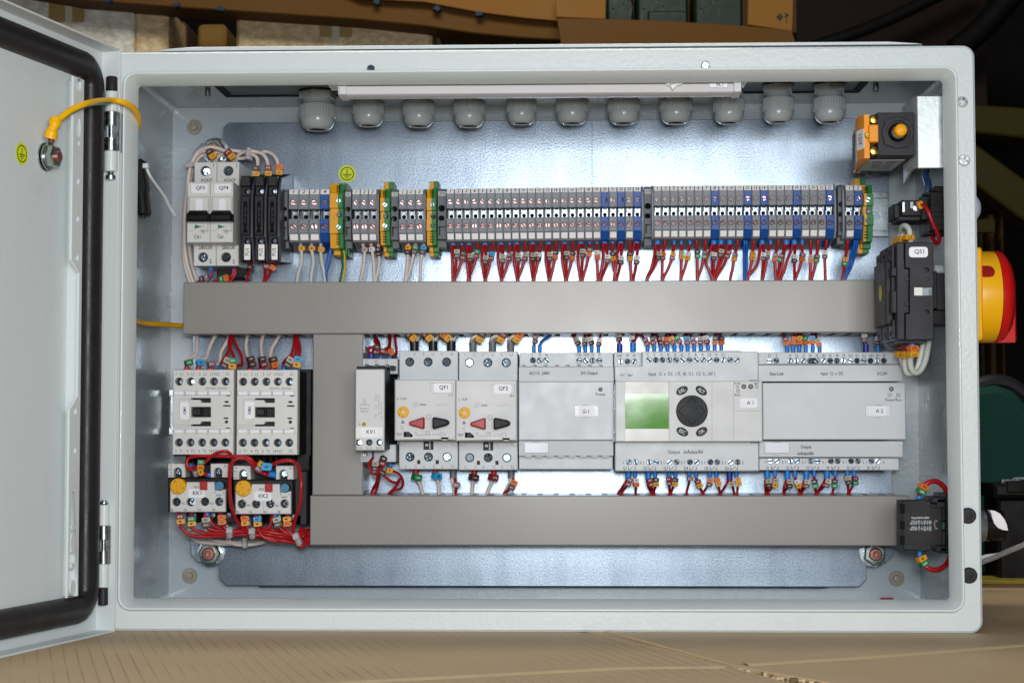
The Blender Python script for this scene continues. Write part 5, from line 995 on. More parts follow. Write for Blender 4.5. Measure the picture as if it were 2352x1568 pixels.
mb = MB(); mb.lathe([(rk*1.0, 600.1), (rk*1.0, x0-6), (rk*.93, x0-2.5), (rk*.88, x0-.5), (rk*.8, x0)], (0, 55, kz), mat('chrome_satin', '#aeb3b9', .28, metal=.9), axis='X', n=48); mb.obj('chrome_ring', T)
xe = at(*F.uv(1272, 510), 50).x; KP = mat('knob_black', '#17130f', .16, var=.02); mb = MB(); hk = F.mm(142, 50)
mb.lathe([(hk, x0-1), (hk, x0+8), (hk*.96, x0+12), (hk*.7, x0+12.5)], (0, 55, kz), KP, axis='X', n=48)
prof = [(x0+2, kz-hk*.98), (xe-3, kz-hk*.96), (xe-.8, kz-hk*.8), (xe, kz-hk*.3), (xe-1, kz-hk*.1), (xe-4, kz+hk*.35), (xe-9, kz+hk*.78), (x0+9, kz+hk*.97), (x0+2, kz+hk*.98)]
mb.slab(prof, 49, 61, KP, c=1.0, back=True); mb.obj('knob', T)
mb = MB(); Yp = 55-hk*1.0; wd = [F.p(x, y, Yp-.5) for x, y in ((1102, 367), (1150, 372), (1200, 400), (1240, 450), (1262, 500), (1273, 555), (1225, 550), (1180, 530), (1145, 490), (1128, 440), (1118, 395))]; mb.slab([(p.x, p.z) for p in wd], Yp-.8, 50, mat('pointer_white', '#f1eef0', .3), c=.2); mb.obj('pointer', T)
# cable entry clamp (black) at the left wall with its tie
F = FA; T = thing('cable_clip', 'black plastic clip on the left inner wall with a loose white tie end', 'cable clip', (at(*F.uv(885, 1360), 60).x, 60, at(*F.uv(885, 1360), 60).z))
mb = MB(); mb.slab(F.poly([(840, 997), (885, 995), (903, 1010), (905, 1080), (922, 1180), (912, 1205), (930, 1330), (915, 1352), (850, 1345), (835, 1200), (838, 1050)], 60), 60, 70, BLK, c=1.5, back=True)
q = F.p(886, 1210, 58); q2 = F.p(893, 1345, 58); mb.tube([(q.x-1, 62, q.z), (q2.x, 60, q2.z)], 4.3, BLK, n=16, k=1); mb.lathe([(2.2, q2.z-.5), (2, q2.z-2.5)], (q2.x, 60, 0), BLK2, 'Z', 12); mb.obj('clip_body', T)
mb = MB(); pts = [F.p(x, y, Y_) for x, y, Y_ in ((912, 1035, 62), (945, 1110, 66), (1030, 1230, 90), (1060, 1290, 100), (1098, 1355, 110))]; mb.tube(pts, 1.0, NYLW, n=6, flat=.5); a = F.r(895, 1025, 930, 1055, 58); mb.box(a[0], a[2], 57, 62, a[1], a[3], NYLW, c=.5); mb.obj('tie_tail', T)
# ============================================================ WIRES
TXTW = {'1', '2', '5', '0', '7'}
CN = {RED.name: 'red', BEIGE.name: 'beige', PALE.name: 'white', BLUEW.name: 'blue', YELW.name: 'yellow', GRNW.name: 'green'}
def marker(T, p, ang, digs, s=1.0, yaw=0, sq=1):
    if s > 1.7: s *= .8; sq = .78
    n = len(digs); hw, hh, dp = 1.95*s, 1.7*s*sq, 1.8*s
    for i, d in enumerate(digs):
        zc = ((n-1)/2-i)*2*hh
        mb = MB(Matrix.Translation(p) @ Matrix.Rotation(ang, 4, 'Y') @ Matrix.Rotation(yaw, 4, 'Z'))
        mb.slab(rr(-hw, zc-hh+.06, hw, zc+hh-.06, .25, 1), -dp, dp, TAGC[d], c=.25, back=True)
        mb.box(hw-.1, hw+.5*s, -dp+.4, dp-.6, zc-hh+.5, zc+hh-.5, TAGC[d])
        if d not in '-': mb.text(d, -.1, -dp-.06, zc, 2.1*s, INKW if d in TXTW else INK, PI/2, .9)
        mb.obj('marker_ring', T)
def wire(label, pts, col=RED, r=1.0, ferr=None, digs='', tp=None, s=1.0, group=None, ta=None, n=8, yaw=None):
    T = thing('wire', label, 'wire', pts[0], group)
    mb = MB(); mb.tube(pts, r, col, n=n, k=5); mb.obj('sheath', T, ang=70)
    if ferr:
        a, b, fr, fm = ferr; mb = MB(); a, b = Vector(a), Vector(b); mb.tube([a, b], [fr], fm, n=14, k=1); mb.obj('ferrule', T, ang=60)
    if digs:
        P = pts; t = tp if tp is not None else 2; p = Vector(P[t]); d = (Vector(P[t-1])-Vector(P[min(t+1, len(P)-1)])); ang = math.atan2(d.x, d.z) if ta is None else ta
        if ta is None and abs(ang) > PI/2: ang -= math.copysign(PI, ang)
        marker(T, p, ang, digs, s, random.uniform(-.25, .25) if yaw is None else yaw)
    return T
def drop(F, x0, y0, xt, yt, x1, y1, digs, lab, grp, Y0=152, Yt=148, Y1=150, col=RED, r=1.18, fw=None, fm=None, fl=45, s=1.0, up=False, fx=None):
    sg = 1 if up else -1
    a = F.p(x0, y0, Y0); k = F.mm(1, Y0)
    P = [a-Vector((0, 0, sg*-3)) if 0 else a+Vector((0, 0, -sg*3)), a+Vector((0, 0, sg*fl*k*.9)), F.p(xt, yt, Yt), F.p((xt+x1)/2+(xt-x1)*.08, yt+(y1-yt)*.52, (Yt+Y1)/2), F.p(x1, y1, Y1)]
    P.append(P[-1]+Vector((0, 0, sg*6)))
    fe = None
    if fw: c = F.p(fx if fx is not None else x0, y0, Y0); fe = (c+Vector((0, 0, -sg*2)), c+Vector((0, 0, sg*fl*k)), fw*k/2, fm or FBL)
    return wire(lab, P, col, r, fe, digs, 2, s, grp)
G24 = 'wires dropping from the row of twenty-four'; G22 = 'wires dropping from the row of twenty-two'
def lab(c, d, rest): return f'{c} wire marked {d[::-1]}, {rest}' if d else f'{c} wire without a marker, {rest}'
D24 = [ # terminal, ferrule centre/width, wires [(x0, xt, yt, x1, digits)]
 (1, 230, 62, [(216, 224, 1130, 228, ''), (246, 268, 1085, 242, '81')]), (2, 320, 38, [(325, 330, 1105, 246, '12')]), (3, 398, 62, [(380, 378, 1130, 392, ''), (412, 412, 1128, 403, '81')]), (4, 0, 0, [(485, 478, 1088, 388, '52')]),
 (5, 565, 62, [(548, 532, 1120, 562, ''), (580, 570, 1150, 566, '81')]), (6, 0, 0, [(650, 628, 1108, 570, '62')]), (7, 730, 62, [(712, 700, 1120, 734, ''), (748, 748, 1135, 738, '81')]), (8, 822, 38, [(822, 815, 1118, 742, '72')]),
 (9, 896, 62, [(880, 868, 1120, 902, ''), (912, 913, 1125, 908, '81')]), (10, 0, 0, [(985, 982, 1115, 906, '82')]), (11, 1062, 62, [(1045, 1040, 1120, 1066, ''), (1078, 1072, 1120, 1070, '81')]), (12, 0, 0, [(1150, 1122, 1118, 1076, '92')]),
 (13, 1228, 62, [(1212, 1200, 1120, 1232, ''), (1244, 1238, 1115, 1237, '81')]), (14, 0, 0, [(1310, 1298, 1095, 1245, '03')]), (15, 1395, 62, [(1378, 1372, 1120, 1406, ''), (1412, 1414, 1102, 1410, '81')]), (16, 0, 0, [(1486, 1476, 1105, 1418, '13')]),
 (17, 1567, 62, [(1548, 1535, 1120, 1562, ''), (1583, 1585, 1080, 1568, '81')]), (18, 1660, 38, [(1660, 1652, 1068, 1584, '23')]), (19, 1735, 34, [(1735, 1736, 1095, 1745, '93')]), (20, 1815, 62, [(1798, 1800, 1120, 1762, ''), (1830, 1845, 1140, 1778, '91')]),
 (21, 1898, 48, [(1898, 1898, 1110, 1935, '04')]), (22, 1985, 60, [(1968, 1940, 1120, 1915, ''), (2000, 1982, 1152, 1942, '91')]), (23, 0, 0, [(2080, 2078, 1112, 2098, '14')]), (24, 2150, 60, [(2130, 2088, 1150, 2090, ''), (2166, 2150, 1150, 2116, '91')])]
for k, fx, fw, ws in D24:
    y0 = 962-k*.9
    for i, (x0, xt, yt, x1, dg) in enumerate(ws):
        drop(FD, x0, y0, xt, yt, x1, 1352, dg, lab('red', dg, f'below terminal {k} of the row of twenty-four'), G24, fw=(fw if i == 0 and fw else None), fx=fx, fl=34, Yt=150-4*i, Y0=152)
D22 = [(1, 227, 50, [(212, 192, 950, 135, ''), (240, 233, 905, 142, '81')]), (2, 0, 0, [(288, 270, 907, 265, '32')]), (3, 370, 30, [(368, 355, 907, 276, '42')]), (4, 430, 30, [(430, 432, 897, 425, '84')]), (5, 505, 30, [(502, 485, 905, 430, '94')]),
 (6, 0, 0, [(563, 566, 890, 566, '05')]), (7, 0, 0, [(637, 628, 895, 572, '15')]), (8, 710, 52, [(696, 642, 950, 698, ''), (716, 706, 910, 702, '91')]), (9, 770, 50, [(760, 702, 950, 690, ''), (780, 766, 882, 706, '81')]),
 (10, 845, 50, [(832, 765, 970, 710, ''), (856, 828, 893, 725, '22')]), (11, 0, 0, [(910, 884, 914, 850, '74')]), (13, 0, 0, [(1050, 1038, 905, 1000, '44')]), (14, 1122, 50, [(1108, 1085, 960, 990, ''), (1134, 1133, 912, 1120, '91')]), (15, 1195, 32, [(1190, 1164, 900, 1128, '81')]),
 (16, 0, 0, [(1260, 1230, 916, 1240, '73')]), (17, 1330, 50, [(1314, 1300, 930, 1262, ''), (1342, 1278, 922, 1250, '25')]), (18, 1397, 50, [(1386, 1330, 960, 1282, ''), (1408, 1397, 930, 1400, '91')]), (19, 1465, 30, [(1462, 1464, 915, 1408, '73')]),
 (20, 0, 0, [(1537, 1537, 932, 1530, '83')]), (21, 0, 0, [(1600, 1586, 928, 1546, '25')]), (22, 0, 0, [(1672, 1657, 895, 1662, '91')])]
for k, fx, fw, ws in D22:
    for i, (x0, xt, yt, x1, dg) in enumerate(ws):
        drop(FE, x0, 780, xt, yt, x1, 1098, dg, lab('red', dg, f'below terminal {k} of the row of twenty-two'), G22, fw=(fw if i == 0 and fw else None), fx=fx, fl=28, Yt=150-4*i, s=.95)
for i, (x0, xt, x1) in enumerate(((970, 966, 968), (990, 990, 985))): drop(FE, x0, 780, xt, 900, x1, 1098, '', f'{("left", "right")[i]} of the two blue wires below terminal 12, row of twenty-two', G22, col=BLUEW, r=1.05)
drop(FE, 1852, 765, 1828, 955, 1808, 1098, '45', 'red wire with amber and green marker below the last grey terminal', 'wires of the last pair')
for i, (x0, xt, x1) in enumerate(((1912, 1868, 1820), (1935, 1898, 1830))): drop(FE, x0, 765, xt, 950, x1, 1098, '', f'{("left", "right")[i]} blue wire below the last blue terminal at the right', 'wires of the last pair', col=BLUEW)
GA = 'thick wires from the group beside the fuse holders'
for x0, xt, yt, xm, x1, d in ((465, 470, 1030, 478, 430, 'A'), (578, 578, 1030, 600, 575, 'B'), (675, 676, 1040, 686, 722, 'C')):
    F = FC; P = [F.p(x0, 955, 152), F.p(x0+2, 1000, 150), F.p(xt, yt, 148), F.p(xm, 1160, 150), F.p(x1+(xm-x1)*.35, 1270, 151), F.p(x1, 1368, 151)]; P.append(P[-1]-Vector((0, 0, 6)))
    wire(f'thick white wire with amber marker {d} beside the blue wire group', P, PALE, 1.45, (F.p(x0, 955, 152), F.p(x0, 1003, 152), 2.1, FDB), d, 2, 1.15, GA, ta=.0, yaw=.3)
F = FC
for i, dx in enumerate((-8, 8)): P = [F.p(787, 955, 152), F.p(784+dx*.6, 1020, 151), F.p(760+dx, 1150, 151), F.p(730+dx*.4, 1270, 151), F.p(724+dx*.6, 1368, 151)]; P.append(P[-1]-Vector((0, 0, 6))); wire(f'{("left", "right")[i]} of two touching blue wires under blue terminal 4', P, BLUEW, 1.2, None, group=GA)
P = [F.p(890, 1010, 150), F.p(905, 1070, 150), F.p(915, 1150, 149), F.p(912, 1250, 150), F.p(890, 1368, 150)]; P.append(P[-1]-Vector((0, 0, 6)))
T = wire('green and yellow striped earth wire under the widest earth terminal', P, GRNW, 1.6, None, group=GA); mb = MB(); mb.tube([p+Vector((.95, -.35, 0)) for p in P], .95, YELW, n=8, k=5); mb.obj('yellow_stripe', T, ang=70)
GB = 'beige wires below the groups of three'
for x0, xt, yt, xm, x1, d, w_ in ((1118, 1135, 1045, 1128, 1090, '8', 'first'), (1202, 1213, 1040, 1230, 1240, '9', 'first'), (1280, 1285, 1065, 1288, 1252, '01', 'first'), (1592, 1590, 1045, 1583, 1558, '41', 'second'), (1665, 1656, 1040, 1630, 1572, '51', 'second'), (1755, 1745, 1045, 1722, 1714, '61', 'second')):
    P = [F.p(x0, 955, 152), F.p(x0+2, 1005, 150), F.p(xt, yt, 148), F.p(xm, 1180, 150), F.p((x1+xm)/2, 1290, 150), F.p(x1, 1368, 150)]; P.append(P[-1]-Vector((0, 0, 6)))
    wire(lab('beige', d, f'below the {w_} group of three'), P, BEIGE, 1.25, (F.p(x0, 955, 152), F.p(x0, 1003, 152), 2.05, FRD), d, 2, 1.05, GB)
# under the fuses and small breakers
F = FB; GF = 'red wires under the fuse holders and small breakers'
for x0, y0, xt, yt, x1, d, l in ((690, 1205, 680, 1275, 636, '1', 'under fuse holder FU1'), (822, 1205, 816, 1265, 798, '2', 'under fuse holder FU2'), (905, 1215, 872, 1275, 812, '3', 'under fuse holder FU3')):
    P = [F.p(x0, y0-20, 146), F.p(x0-3, y0+25, 146), F.p(xt, yt, 144), F.p((xt+x1)/2, 1340, 148), F.p(x1, 1408, 150)]; P.append(P[-1]-Vector((0, 0, 6))); wire(lab('red', d, l), P, RED, 1.15, None, d, 2, 1.15, GF)
for ptsx, dg, ff, l in (([(322, 1300), (320, 1350), (285, 1372), (240, 1390), (200, 1412)], '17', (320, FBL), 'under breaker QF3'), ([(525, 1290), (510, 1350), (450, 1370), (395, 1385), (345, 1412)], '53', (525, FDB), 'under breaker QF4'), ([(540, 1290), (538, 1340), (520, 1370), (500, 1395), (485, 1415)], '', None, 'right one under breaker QF4')):
    P = [F.p(x, y, 148) for x, y in ptsx]; P.append(P[-1]-Vector((0, 0, 6)))
    T = wire(lab('red', dg, l), P, RED, 1.15, (F.p(ff[0], 1262, 150), F.p(ff[0], 1352, 149), 2.0, ff[1]) if ff else None, '', group=GF)
    if dg: q = F.p(262 if ff[0] < 400 else 438, 1375, 144); marker(T, q, PI/2-.25, dg[::-1], 1.15, 0)
mb = MB(); A = F.r(340, 1300, 625, 1365, 150); mb.box(A[0], A[2], 165, 178, A[1], A[3]+3, BLK, c=.8); mb.box(A[2]-9, A[2], 150, 165, A[1], A[1]+2, BLK, c=.4)
o = mb.obj('rail_clip'); tag(o, 'black plastic rail clip feet showing under the white breakers', 'rail clip')
# beige feeders looping over the breakers and fuses
GU = 'beige feeder wires looping over the breakers'
def up(label, pts, dg='', mp=None, s=1.25, r=1.45, ang=0, col=BEIGE, grp=GU):
    P = [F.p(x, y, Y_) for x, y, Y_ in pts]; T = wire(label, P, col, r, None, '', group=grp, n=10)
    if dg: marker(T, F.p(mp[0], mp[1], mp[2]), ang, dg, s, .2)
    return T
up('beige wire marked L1, hooked into breaker QF3 from the outer loop', [(165, 1420, 150), (95, 1180, 150), (85, 850, 150), (110, 560, 150), (150, 340, 150), (230, 240, 150), (330, 255, 148), (350, 290, 150), (355, 345, 155)], '1L', (322, 265, 146), ang=-.6)
up('outermost beige wire running down the left side of the breakers', [(140, 1420, 152), (90, 1250, 152), (78, 1000, 152), (100, 700, 152), (135, 420, 152), (190, 260, 150), (300, 200, 146), (400, 215, 146), (500, 270, 146), (528, 345, 155)], '2L', (490, 270, 143), ang=-.75)
up('beige wire with blue print beside the outer loop', [(205, 1420, 156), (150, 1250, 156), (125, 1050, 156), (125, 700, 156), (150, 420, 158), (230, 280, 156), (370, 250, 156), (470, 228, 152), (620, 245, 152), (730, 290, 148), (740, 400, 150)], '1L', (722, 415, 146), ang=0)
up('beige jumper arching from breaker QF4 to fuse holder FU2', [(365, 345, 160), (380, 290, 158), (450, 262, 156), (560, 300, 156), (640, 290, 152), (700, 240, 148), (790, 265, 146), (830, 340, 146), (830, 420, 150)], '2L', (832, 412, 146), ang=0)
up('beige jumper arching furthest right to fuse holder FU3', [(545, 345, 160), (560, 280, 154), (620, 240, 150), (700, 236, 146), (760, 250, 150), (810, 240, 152), (870, 260, 150), (915, 320, 148), (928, 420, 152)], '3L', (930, 402, 147), ang=.05)
for (x, y, an, l) in ((667, 262, 0.1, 'clear cable tie round the beige jumpers above the fuses'), (150, 365, 1.45, 'clear cable tie on the beige wires left of breaker QF3')):
    q = F.p(x, y, 150); mb = MB(Matrix.Translation(q) @ Matrix.Rotation(an, 4, 'Y')); mb.slab(rr(-1.6, -4.6, 1.6, 4.6, .6), -4.6, 4.6, NYL, c=.6); mb.box(-1.9, 1.9, -5.6, -4.6, -2, 2.2, NYL, c=.5); o = mb.obj('cable_tie'); tag(o, l, 'cable tie', 'translucent cable ties')
# wires above the modules
GM = 'red wires between the middle duct and the modules'
def riser(F, x0, y0, yf, xt, yt, x1, dg, l, Y=142, col=RED, r=1.0, fw=36, fm=FBL, grp=GM, s=.95, y1=52):
    k = F.mm(1, Y); P = [F.p(x0, y0+4, Y), F.p(x0, yf+2, Y), F.p(xt, yt, Y-3), F.p((xt+x1)/2, (yt+y1)/2-8, 146), F.p(x1, y1-2, 150)]; P.append(P[-1]+Vector((0, 0, 7)))
    wire(l, P, col, r, (F.p(x0, y0+4, Y), F.p(x0, yf, Y), fw*k/2, fm) if fw else None, dg, 2, s, grp)
F = FI
riser(F, 214, 240, 182, 225, 128, 236, '71', 'red wire marked 17, above input L of the power supply')
P = [F.p(268, 244, 142), F.p(268, 182, 142), F.p(290, 140, 142), F.p(345, 100, 146), F.p(392, 52, 150)]; P.append(P[-1]+Vector((1, 0, 7))); wire('blue wire above input N of the power supply', P, BLUEW, 1.15, (F.p(268, 244, 142), F.p(268, 182, 142), F.mm(18, 142), FBL), group=GM)
for x0, xt, yt, x1, dg, l in ((620, 600, 145, 530, '81', 'first +24V screw of the power supply'), (675, 668, 150, 676, '81', 'second +24V screw of the power supply'), (733, 725, 142, 684, '91', 'first 0V screw of the power supply'), (793, 798, 152, 822, '91', 'second 0V screw of the power supply')):
    riser(F, x0, 240, 184, xt, yt, x1, dg, lab('red', dg, 'above the '+l))
riser(F, 983, 238, 168, 975, 110, 970, '81', 'red wire marked 18, above the control relay +24V screw', fm=FDB, fw=54)
riser(F, 1103, 236, 155, 1090, 112, 1108, '9', 'red wire marked 9, above the control relay 0V screws', fw=54)
riser(F, 1112, 236, 155, 1135, 105, 1128, '', 'red wire without marker, above the control relay 0V screws', fw=None)
II = [(1233, 1220, 150, 1140, '22'), (1293, 1280, 140, 1268, '12'), (1352, 1345, 142, 1280, '22'), (1412, 1400, 145, 1395, '32'), (1475, 1452, 138, 1402, '42'), (1535, 1508, 130, 1425, '52'), (1592, 1585, 138, 1568, '62'), (1652, 1642, 138, 1590, '72'), (1712, 1706, 138, 1716, '82'), (1775, 1760, 130, 1728, '92'), (1835, 1838, 138, 1850, '03'), (1893, 1893, 140, 1870, '13')]
for i, (x0, xt, yt, x1, dg) in enumerate(II): riser(F, x0, 236, 178, xt, yt, x1, dg, f'red wire marked {dg[::-1]}, above input I{i+1} of the control relay', Y=134)
F = FJ
for i, (x0, xt, yt, x1, dg) in enumerate(((377, 370, 145, 315, '23'), (430, 433, 138, 440, '33'), (485, 487, 135, 456, '43'), (545, 541, 140, 470, '53'), (607, 600, 132, 598, '63'), (668, 656, 155, 610, '83'))):
    riser(F, x0, 242, 182, xt, yt, x1, dg, f'red wire marked {dg[::-1]}, above input R{i+1} of the expansion module', Y=138, y1=60)
riser(F, 1083, 238, 168, 1068, 115, 1052, '81', 'red wire marked 18, above the expansion module +24V screw', fm=FDB, fw=52, Y=138, y1=60); riser(F, 1192, 240, 180, 1186, 140, 1188, '91', 'red wire marked 19, above the expansion module 0V screw', Y=138, y1=60)
# wires below the modules
GL_ = 'red wires between the modules and the bottom duct'
def low(F, x0, y0, yf, xt, yt, x1, dg, l, Y=142, col=RED, r=1.0, fw=36, fm=FBL, y1=1508, grp=GL_, s=1.0, fx=None):
    k = F.mm(1, Y); xf = fx if fx is not None else x0; P = [F.p(x0, y0-4, Y), F.p(x0, yf-2, Y), F.p(xt, yt, Y-3), F.p((xt+x1)/2, (yt+y1)/2, 146), F.p(x1, y1, 150)]; P.append(P[-1]-Vector((0, 0, 8)))
    wire(l, P, col, r, (F.p(xf, y0-4, Y), F.p(xf, yf, Y), fw*k/2, fm) if fw else None, dg, 2, s, grp)
F = FI
QQ = [(1, 1060, 54, 1382, FBL, [(1046, 1020, 1430, 970, ''), (1068, 1066, 1405, 998, '22')]), (1, 1120, 38, 1360, FBL, [(1120, 1128, 1410, 1126, '93')]), (2, 1240, 54, 1382, FBL, [(1228, 1235, 1430, 1268, ''), (1252, 1256, 1410, 1284, '22')]), (2, 1300, 38, 1362, FBL, [(1300, 1305, 1405, 1290, '04')]),
      (3, 1425, 40, 1360, FBL, [(1425, 1426, 1398, 1432, '22')]), (3, 1483, 38, 1360, FBL, [(1483, 1478, 1405, 1442, '14')]), (4, 1605, 38, 1358, FBL, [(1605, 1610, 1375, 1582, '7')]), (4, 1667, 38, 1362, FBL, [(1667, 1688, 1420, 1725, '24')]),
      (5, 1790, 40, 1365, FBL, [(1790, 1788, 1408, 1732, '31')]), (5, 1850, 38, 1368, FBL, [(1850, 1860, 1405, 1882, '34')]), (6, 1968, 54, 1382, FDB, [(1958, 1935, 1430, 1890, ''), (1980, 1990, 1420, 2010, '8')]), (6, 2028, 38, 1366, FBL, [(2028, 2045, 1402, 2036, '44')])]
for q, fx, fw, yf, fm, ws in QQ:
    for i, (x0, xt, yt, x1, dg) in enumerate(ws):
        side = 'left' if fx == min(a[1] for a in QQ if a[0] == q) else 'right'
        low(F, x0, 1308, yf, xt, yt, x1, dg, lab('red', dg, f'under the {side} screw of output Q{q}'), Y=136, fw=fw if i == 0 else None, fm=fm, fx=fx)
F = FJ
SS = [(1, 200, 54, 1370, [(186, 180, 1430, 186, ''), (208, 206, 1416, 206, '81')]), (1, 267, 38, 1355, [(267, 268, 1412, 212, '84')]), (2, 380, 54, 1382, [(368, 352, 1440, 345, ''), (388, 396, 1420, 352, '81')]), (2, 447, 38, 1358, [(447, 468, 1422, 490, '94')]),
      (3, 550, 54, 1376, [(536, 515, 1440, 502, ''), (558, 552, 1420, 510, '81')]), (3, 620, 38, 1350, [(620, 626, 1420, 636, '05')]), (4, 735, 54, 1372, [(720, 690, 1430, 645, ''), (745, 738, 1416, 655, '81')]), (4, 808, 38, 1355, [(808, 801, 1418, 786, '15')]),
      (5, 918, 40, 1352, [(918, 920, 1388, 926, '81')]), (5, 978, 38, 1356, [(978, 984, 1392, 936, '25')])]
for q, fx, fw, yf, ws in SS:
    for i, (x0, xt, yt, x1, dg) in enumerate(ws):
        side = 'left' if fx == min(a[1] for a in SS if a[0] == q) else 'right'
        low(F, x0, 1300, yf, xt, yt, x1, dg, lab('red', dg, f'under the {side} screw of output S{q}'), Y=138, fw=fw if i == 0 else None, fx=fx, y1=1500)
# motor starters
F = FH; GS = 'wires of the motor starters'
for nm, xs, Ys, fm in (('QF1', (622, 790, 952), ((590, 105, -.9), (735, 102, -.75), (898, 105, -.85)), FBK), ('QF2', (1147, 1322, 1485), ((1212, 105, .5), (1400, 108, .5), (1545, 108, .55)), FGY)):
    for i, (x, (tx, ty, an)) in enumerate(zip(xs, Ys)):
        q = F.p(x, 228, 140); tp_ = F.p(x, 145, 140); c = (BEIGE, PALE)[nm == 'QF1' and 1 or 0]
        if nm == 'QF1': P = [tp_-Vector((2, 0, 6)), tp_+Vector((-1.5, 0, 0)), F.p(x-35, 125, 136), F.p(tx, ty, 134), F.p(tx-55, 72, 142), F.p(tx-70, 50, 150)]
        else: P = [tp_-Vector((1.5, 0, 6)), tp_+Vector((-1.5, 0, -1)), F.p(x-10, 125, 134), F.p(x+25, 98, 132), F.p(tx, ty, 134), F.p(tx+45, 72, 142), F.p(tx+60, 50, 150)]
        P.append(P[-1]+Vector((0, 0, 6)))
        T = wire(f'beige wire marked L{i+1}, above motor starter {nm}', P, BEIGE, 1.35, (q-Vector((0, 0, 1)), tp_, F.mm(40 if nm == 'QF1' else 33, 140), fm), '', group=GS)
        marker(T, F.p(tx, ty, 132), an-PI/2*0 + (0), (('1', '2', '3')[i]+'L') if nm == 'QF1' else (('1', '2', '3')[i]+'L'), 1.3, .2)
        if nm == 'QF1': P = [tp_-Vector((-2, 0, 6)), tp_+Vector((1.5, 0, 0)), F.p(x+30, 118, 140), F.p(x+55, 85, 146), F.p(x+50, 50, 150)]
        else: P = [tp_-Vector((-1.5, 0, 6)), tp_+Vector((1.2, 0, -1)), F.p(x+25, 135, 142), F.p(x+60, 110, 142), F.p(x+130, 60, 150)]
        P.append(P[-1]+Vector((0, 0, 6))); wire(f'second {"white" if nm == "QF1" else "beige"} wire from the sleeve at pole {i+1} of motor starter {nm}', P, PALE if nm == 'QF1' else BEIGE, 1.35, None, group=GS)
for x, yf, fm, dg, xt, yt, x1, l, c in ((635, 1337, FRD, '5', 640, 1362, 695, 'under pole T1 of motor starter QF1', BEIGE), (808, 1330, FRD, '6', 820, 1350, 842, 'under pole T2 of motor starter QF1', BEIGE), (1160, 1348, FRD, '1', 1152, 1362, 1136, 'under pole T1 of motor starter QF2', BEIGE), (1335, 1348, FRD, '2', 1328, 1362, 1272, 'under pole T2 of motor starter QF2', BEIGE)):
    P = [F.p(x, 1285, 150), F.p(x, yf, 150), F.p(xt, yt, 146), F.p((xt*.6+x1*.4)+(12 if x1 > xt else -2), 1430, 149), F.p(x1, 1512, 150)]; P.append(P[-1]-Vector((0, 0, 7)))
    T = wire(lab('beige', dg, l), P, c, 1.4, (F.p(x, 1280, 150), F.p(x, yf, 150), F.mm(24, 150), fm), '', group=GS); marker(T, F.p(xt, yt, 145), .2, dg, 1.5, .7)
for x, dg, l, x1, xt in ((970, '7', 'under pole T3 of motor starter QF1', 988, 1000), (1490, '31', 'under pole T3 of motor starter QF2', 1425, 1502)):
    P = [F.p(x+12, 1350, 150), F.p(x+18, 1385, 148), F.p(xt, 1430, 146), F.p(x1+(xt-x1)*.4, 1480, 148), F.p(x1, 1512, 150)]; P.append(P[-1]-Vector((0, 0, 7)))
    wire(lab('red', dg, l), P, RED, 1.15, (F.p(x, 1280, 150), F.p(x, 1370, 149), F.mm(31, 150), FGY), dg, 2, 1.2, GS)
    P = [F.p(x-10, 1350, 150), F.p(x-8, 1400, 149), F.p(x-35 if x > 1200 else x+5, 1450, 150), F.p(x-60 if x > 1200 else x+8, 1512, 150)]; P.append(P[-1]-Vector((0, 0, 7))); wire(f'beige wire from the grey sleeve of motor starter {"QF2" if x > 1200 else "QF1"}', P, BEIGE, 1.2, None, group=GS)
# slim relay wires
GK = 'wires of the slim relay'
def free(F, label, pts, dg='', mp=None, an=0, s=1.1, r=1.1, col=RED, ferr=None, grp=None, yaw=.3):
    P = [F.p(*q) for q in pts]; T = wire(label, P, col, r, ferr, '', group=grp)
    if dg: marker(T, F.p(*mp), an, dg, s, yaw)
    return T
fe = lambda F, x, y0, y1, Y, w_, m: (F.p(x, y0, Y), F.p(x, y1, Y), F.mm(w_, Y)/2, m)
free(F, 'red wire curling over terminal L1 of the slim relay', [(222, 250, 122), (205, 215, 118), (240, 198, 114), (285, 195, 118), (270, 140, 130), (270, 100, 145), (245, 55, 150), (243, 40, 150)], '1', (284, 195, 112), .5, ferr=fe(F, 235, 300, 240, 124, 52, FDB), grp=GK)
free(F, 'second red wire curling from terminal L1 of the slim relay', [(245, 250, 122), (262, 215, 116), (310, 230, 114), (300, 150, 135), (265, 95, 148), (290, 55, 150), (292, 40, 150)], grp=GK)
free(F, 'red wire at terminal L2 of the slim relay', [(320, 270, 122), (322, 230, 118), (300, 200, 120), (282, 130, 135), (258, 80, 148), (262, 40, 150)], '2', (335, 232, 114), .3, ferr=fe(F, 320, 300, 260, 124, 36, FBL), grp=GK)
free(F, 'red wire at terminal L3 of the slim relay', [(404, 270, 122), (402, 235, 116), (375, 225, 118), (400, 190, 125), (405, 100, 145), (412, 40, 150)], '3', (412, 235, 114), 1.2, ferr=fe(F, 402, 300, 260, 124, 36, FBL), grp=GK)
free(F, 'red wire hanging in a loop right of the slim relay top', [(360, 215, 130), (385, 200, 128), (398, 150, 140), (395, 70, 150), (440, 60, 150), (452, 150, 145), (462, 240, 140), (450, 265, 135), (430, 255, 130)], grp=GK)
free(F, 'red wire marked 18 looping under the slim relay', [(250, 1190, 122), (215, 1240, 118), (225, 1300, 116), (260, 1335, 118), (310, 1310, 120), (335, 1240, 122), (345, 1180, 124)], '81', (265, 1262, 112), .1, ferr=fe(F, 255, 1130, 1195, 124, 54, FDB), grp=GK)
free(F, 'red wire marked 20 below the slim relay', [(345, 1170, 122), (330, 1230, 118), (300, 1310, 125), (285, 1400, 138), (250, 1470, 148), (232, 1525, 150)], '02', (336, 1215, 112), .3, ferr=fe(F, 345, 1135, 1180, 124, 32, FBL), grp=GK)
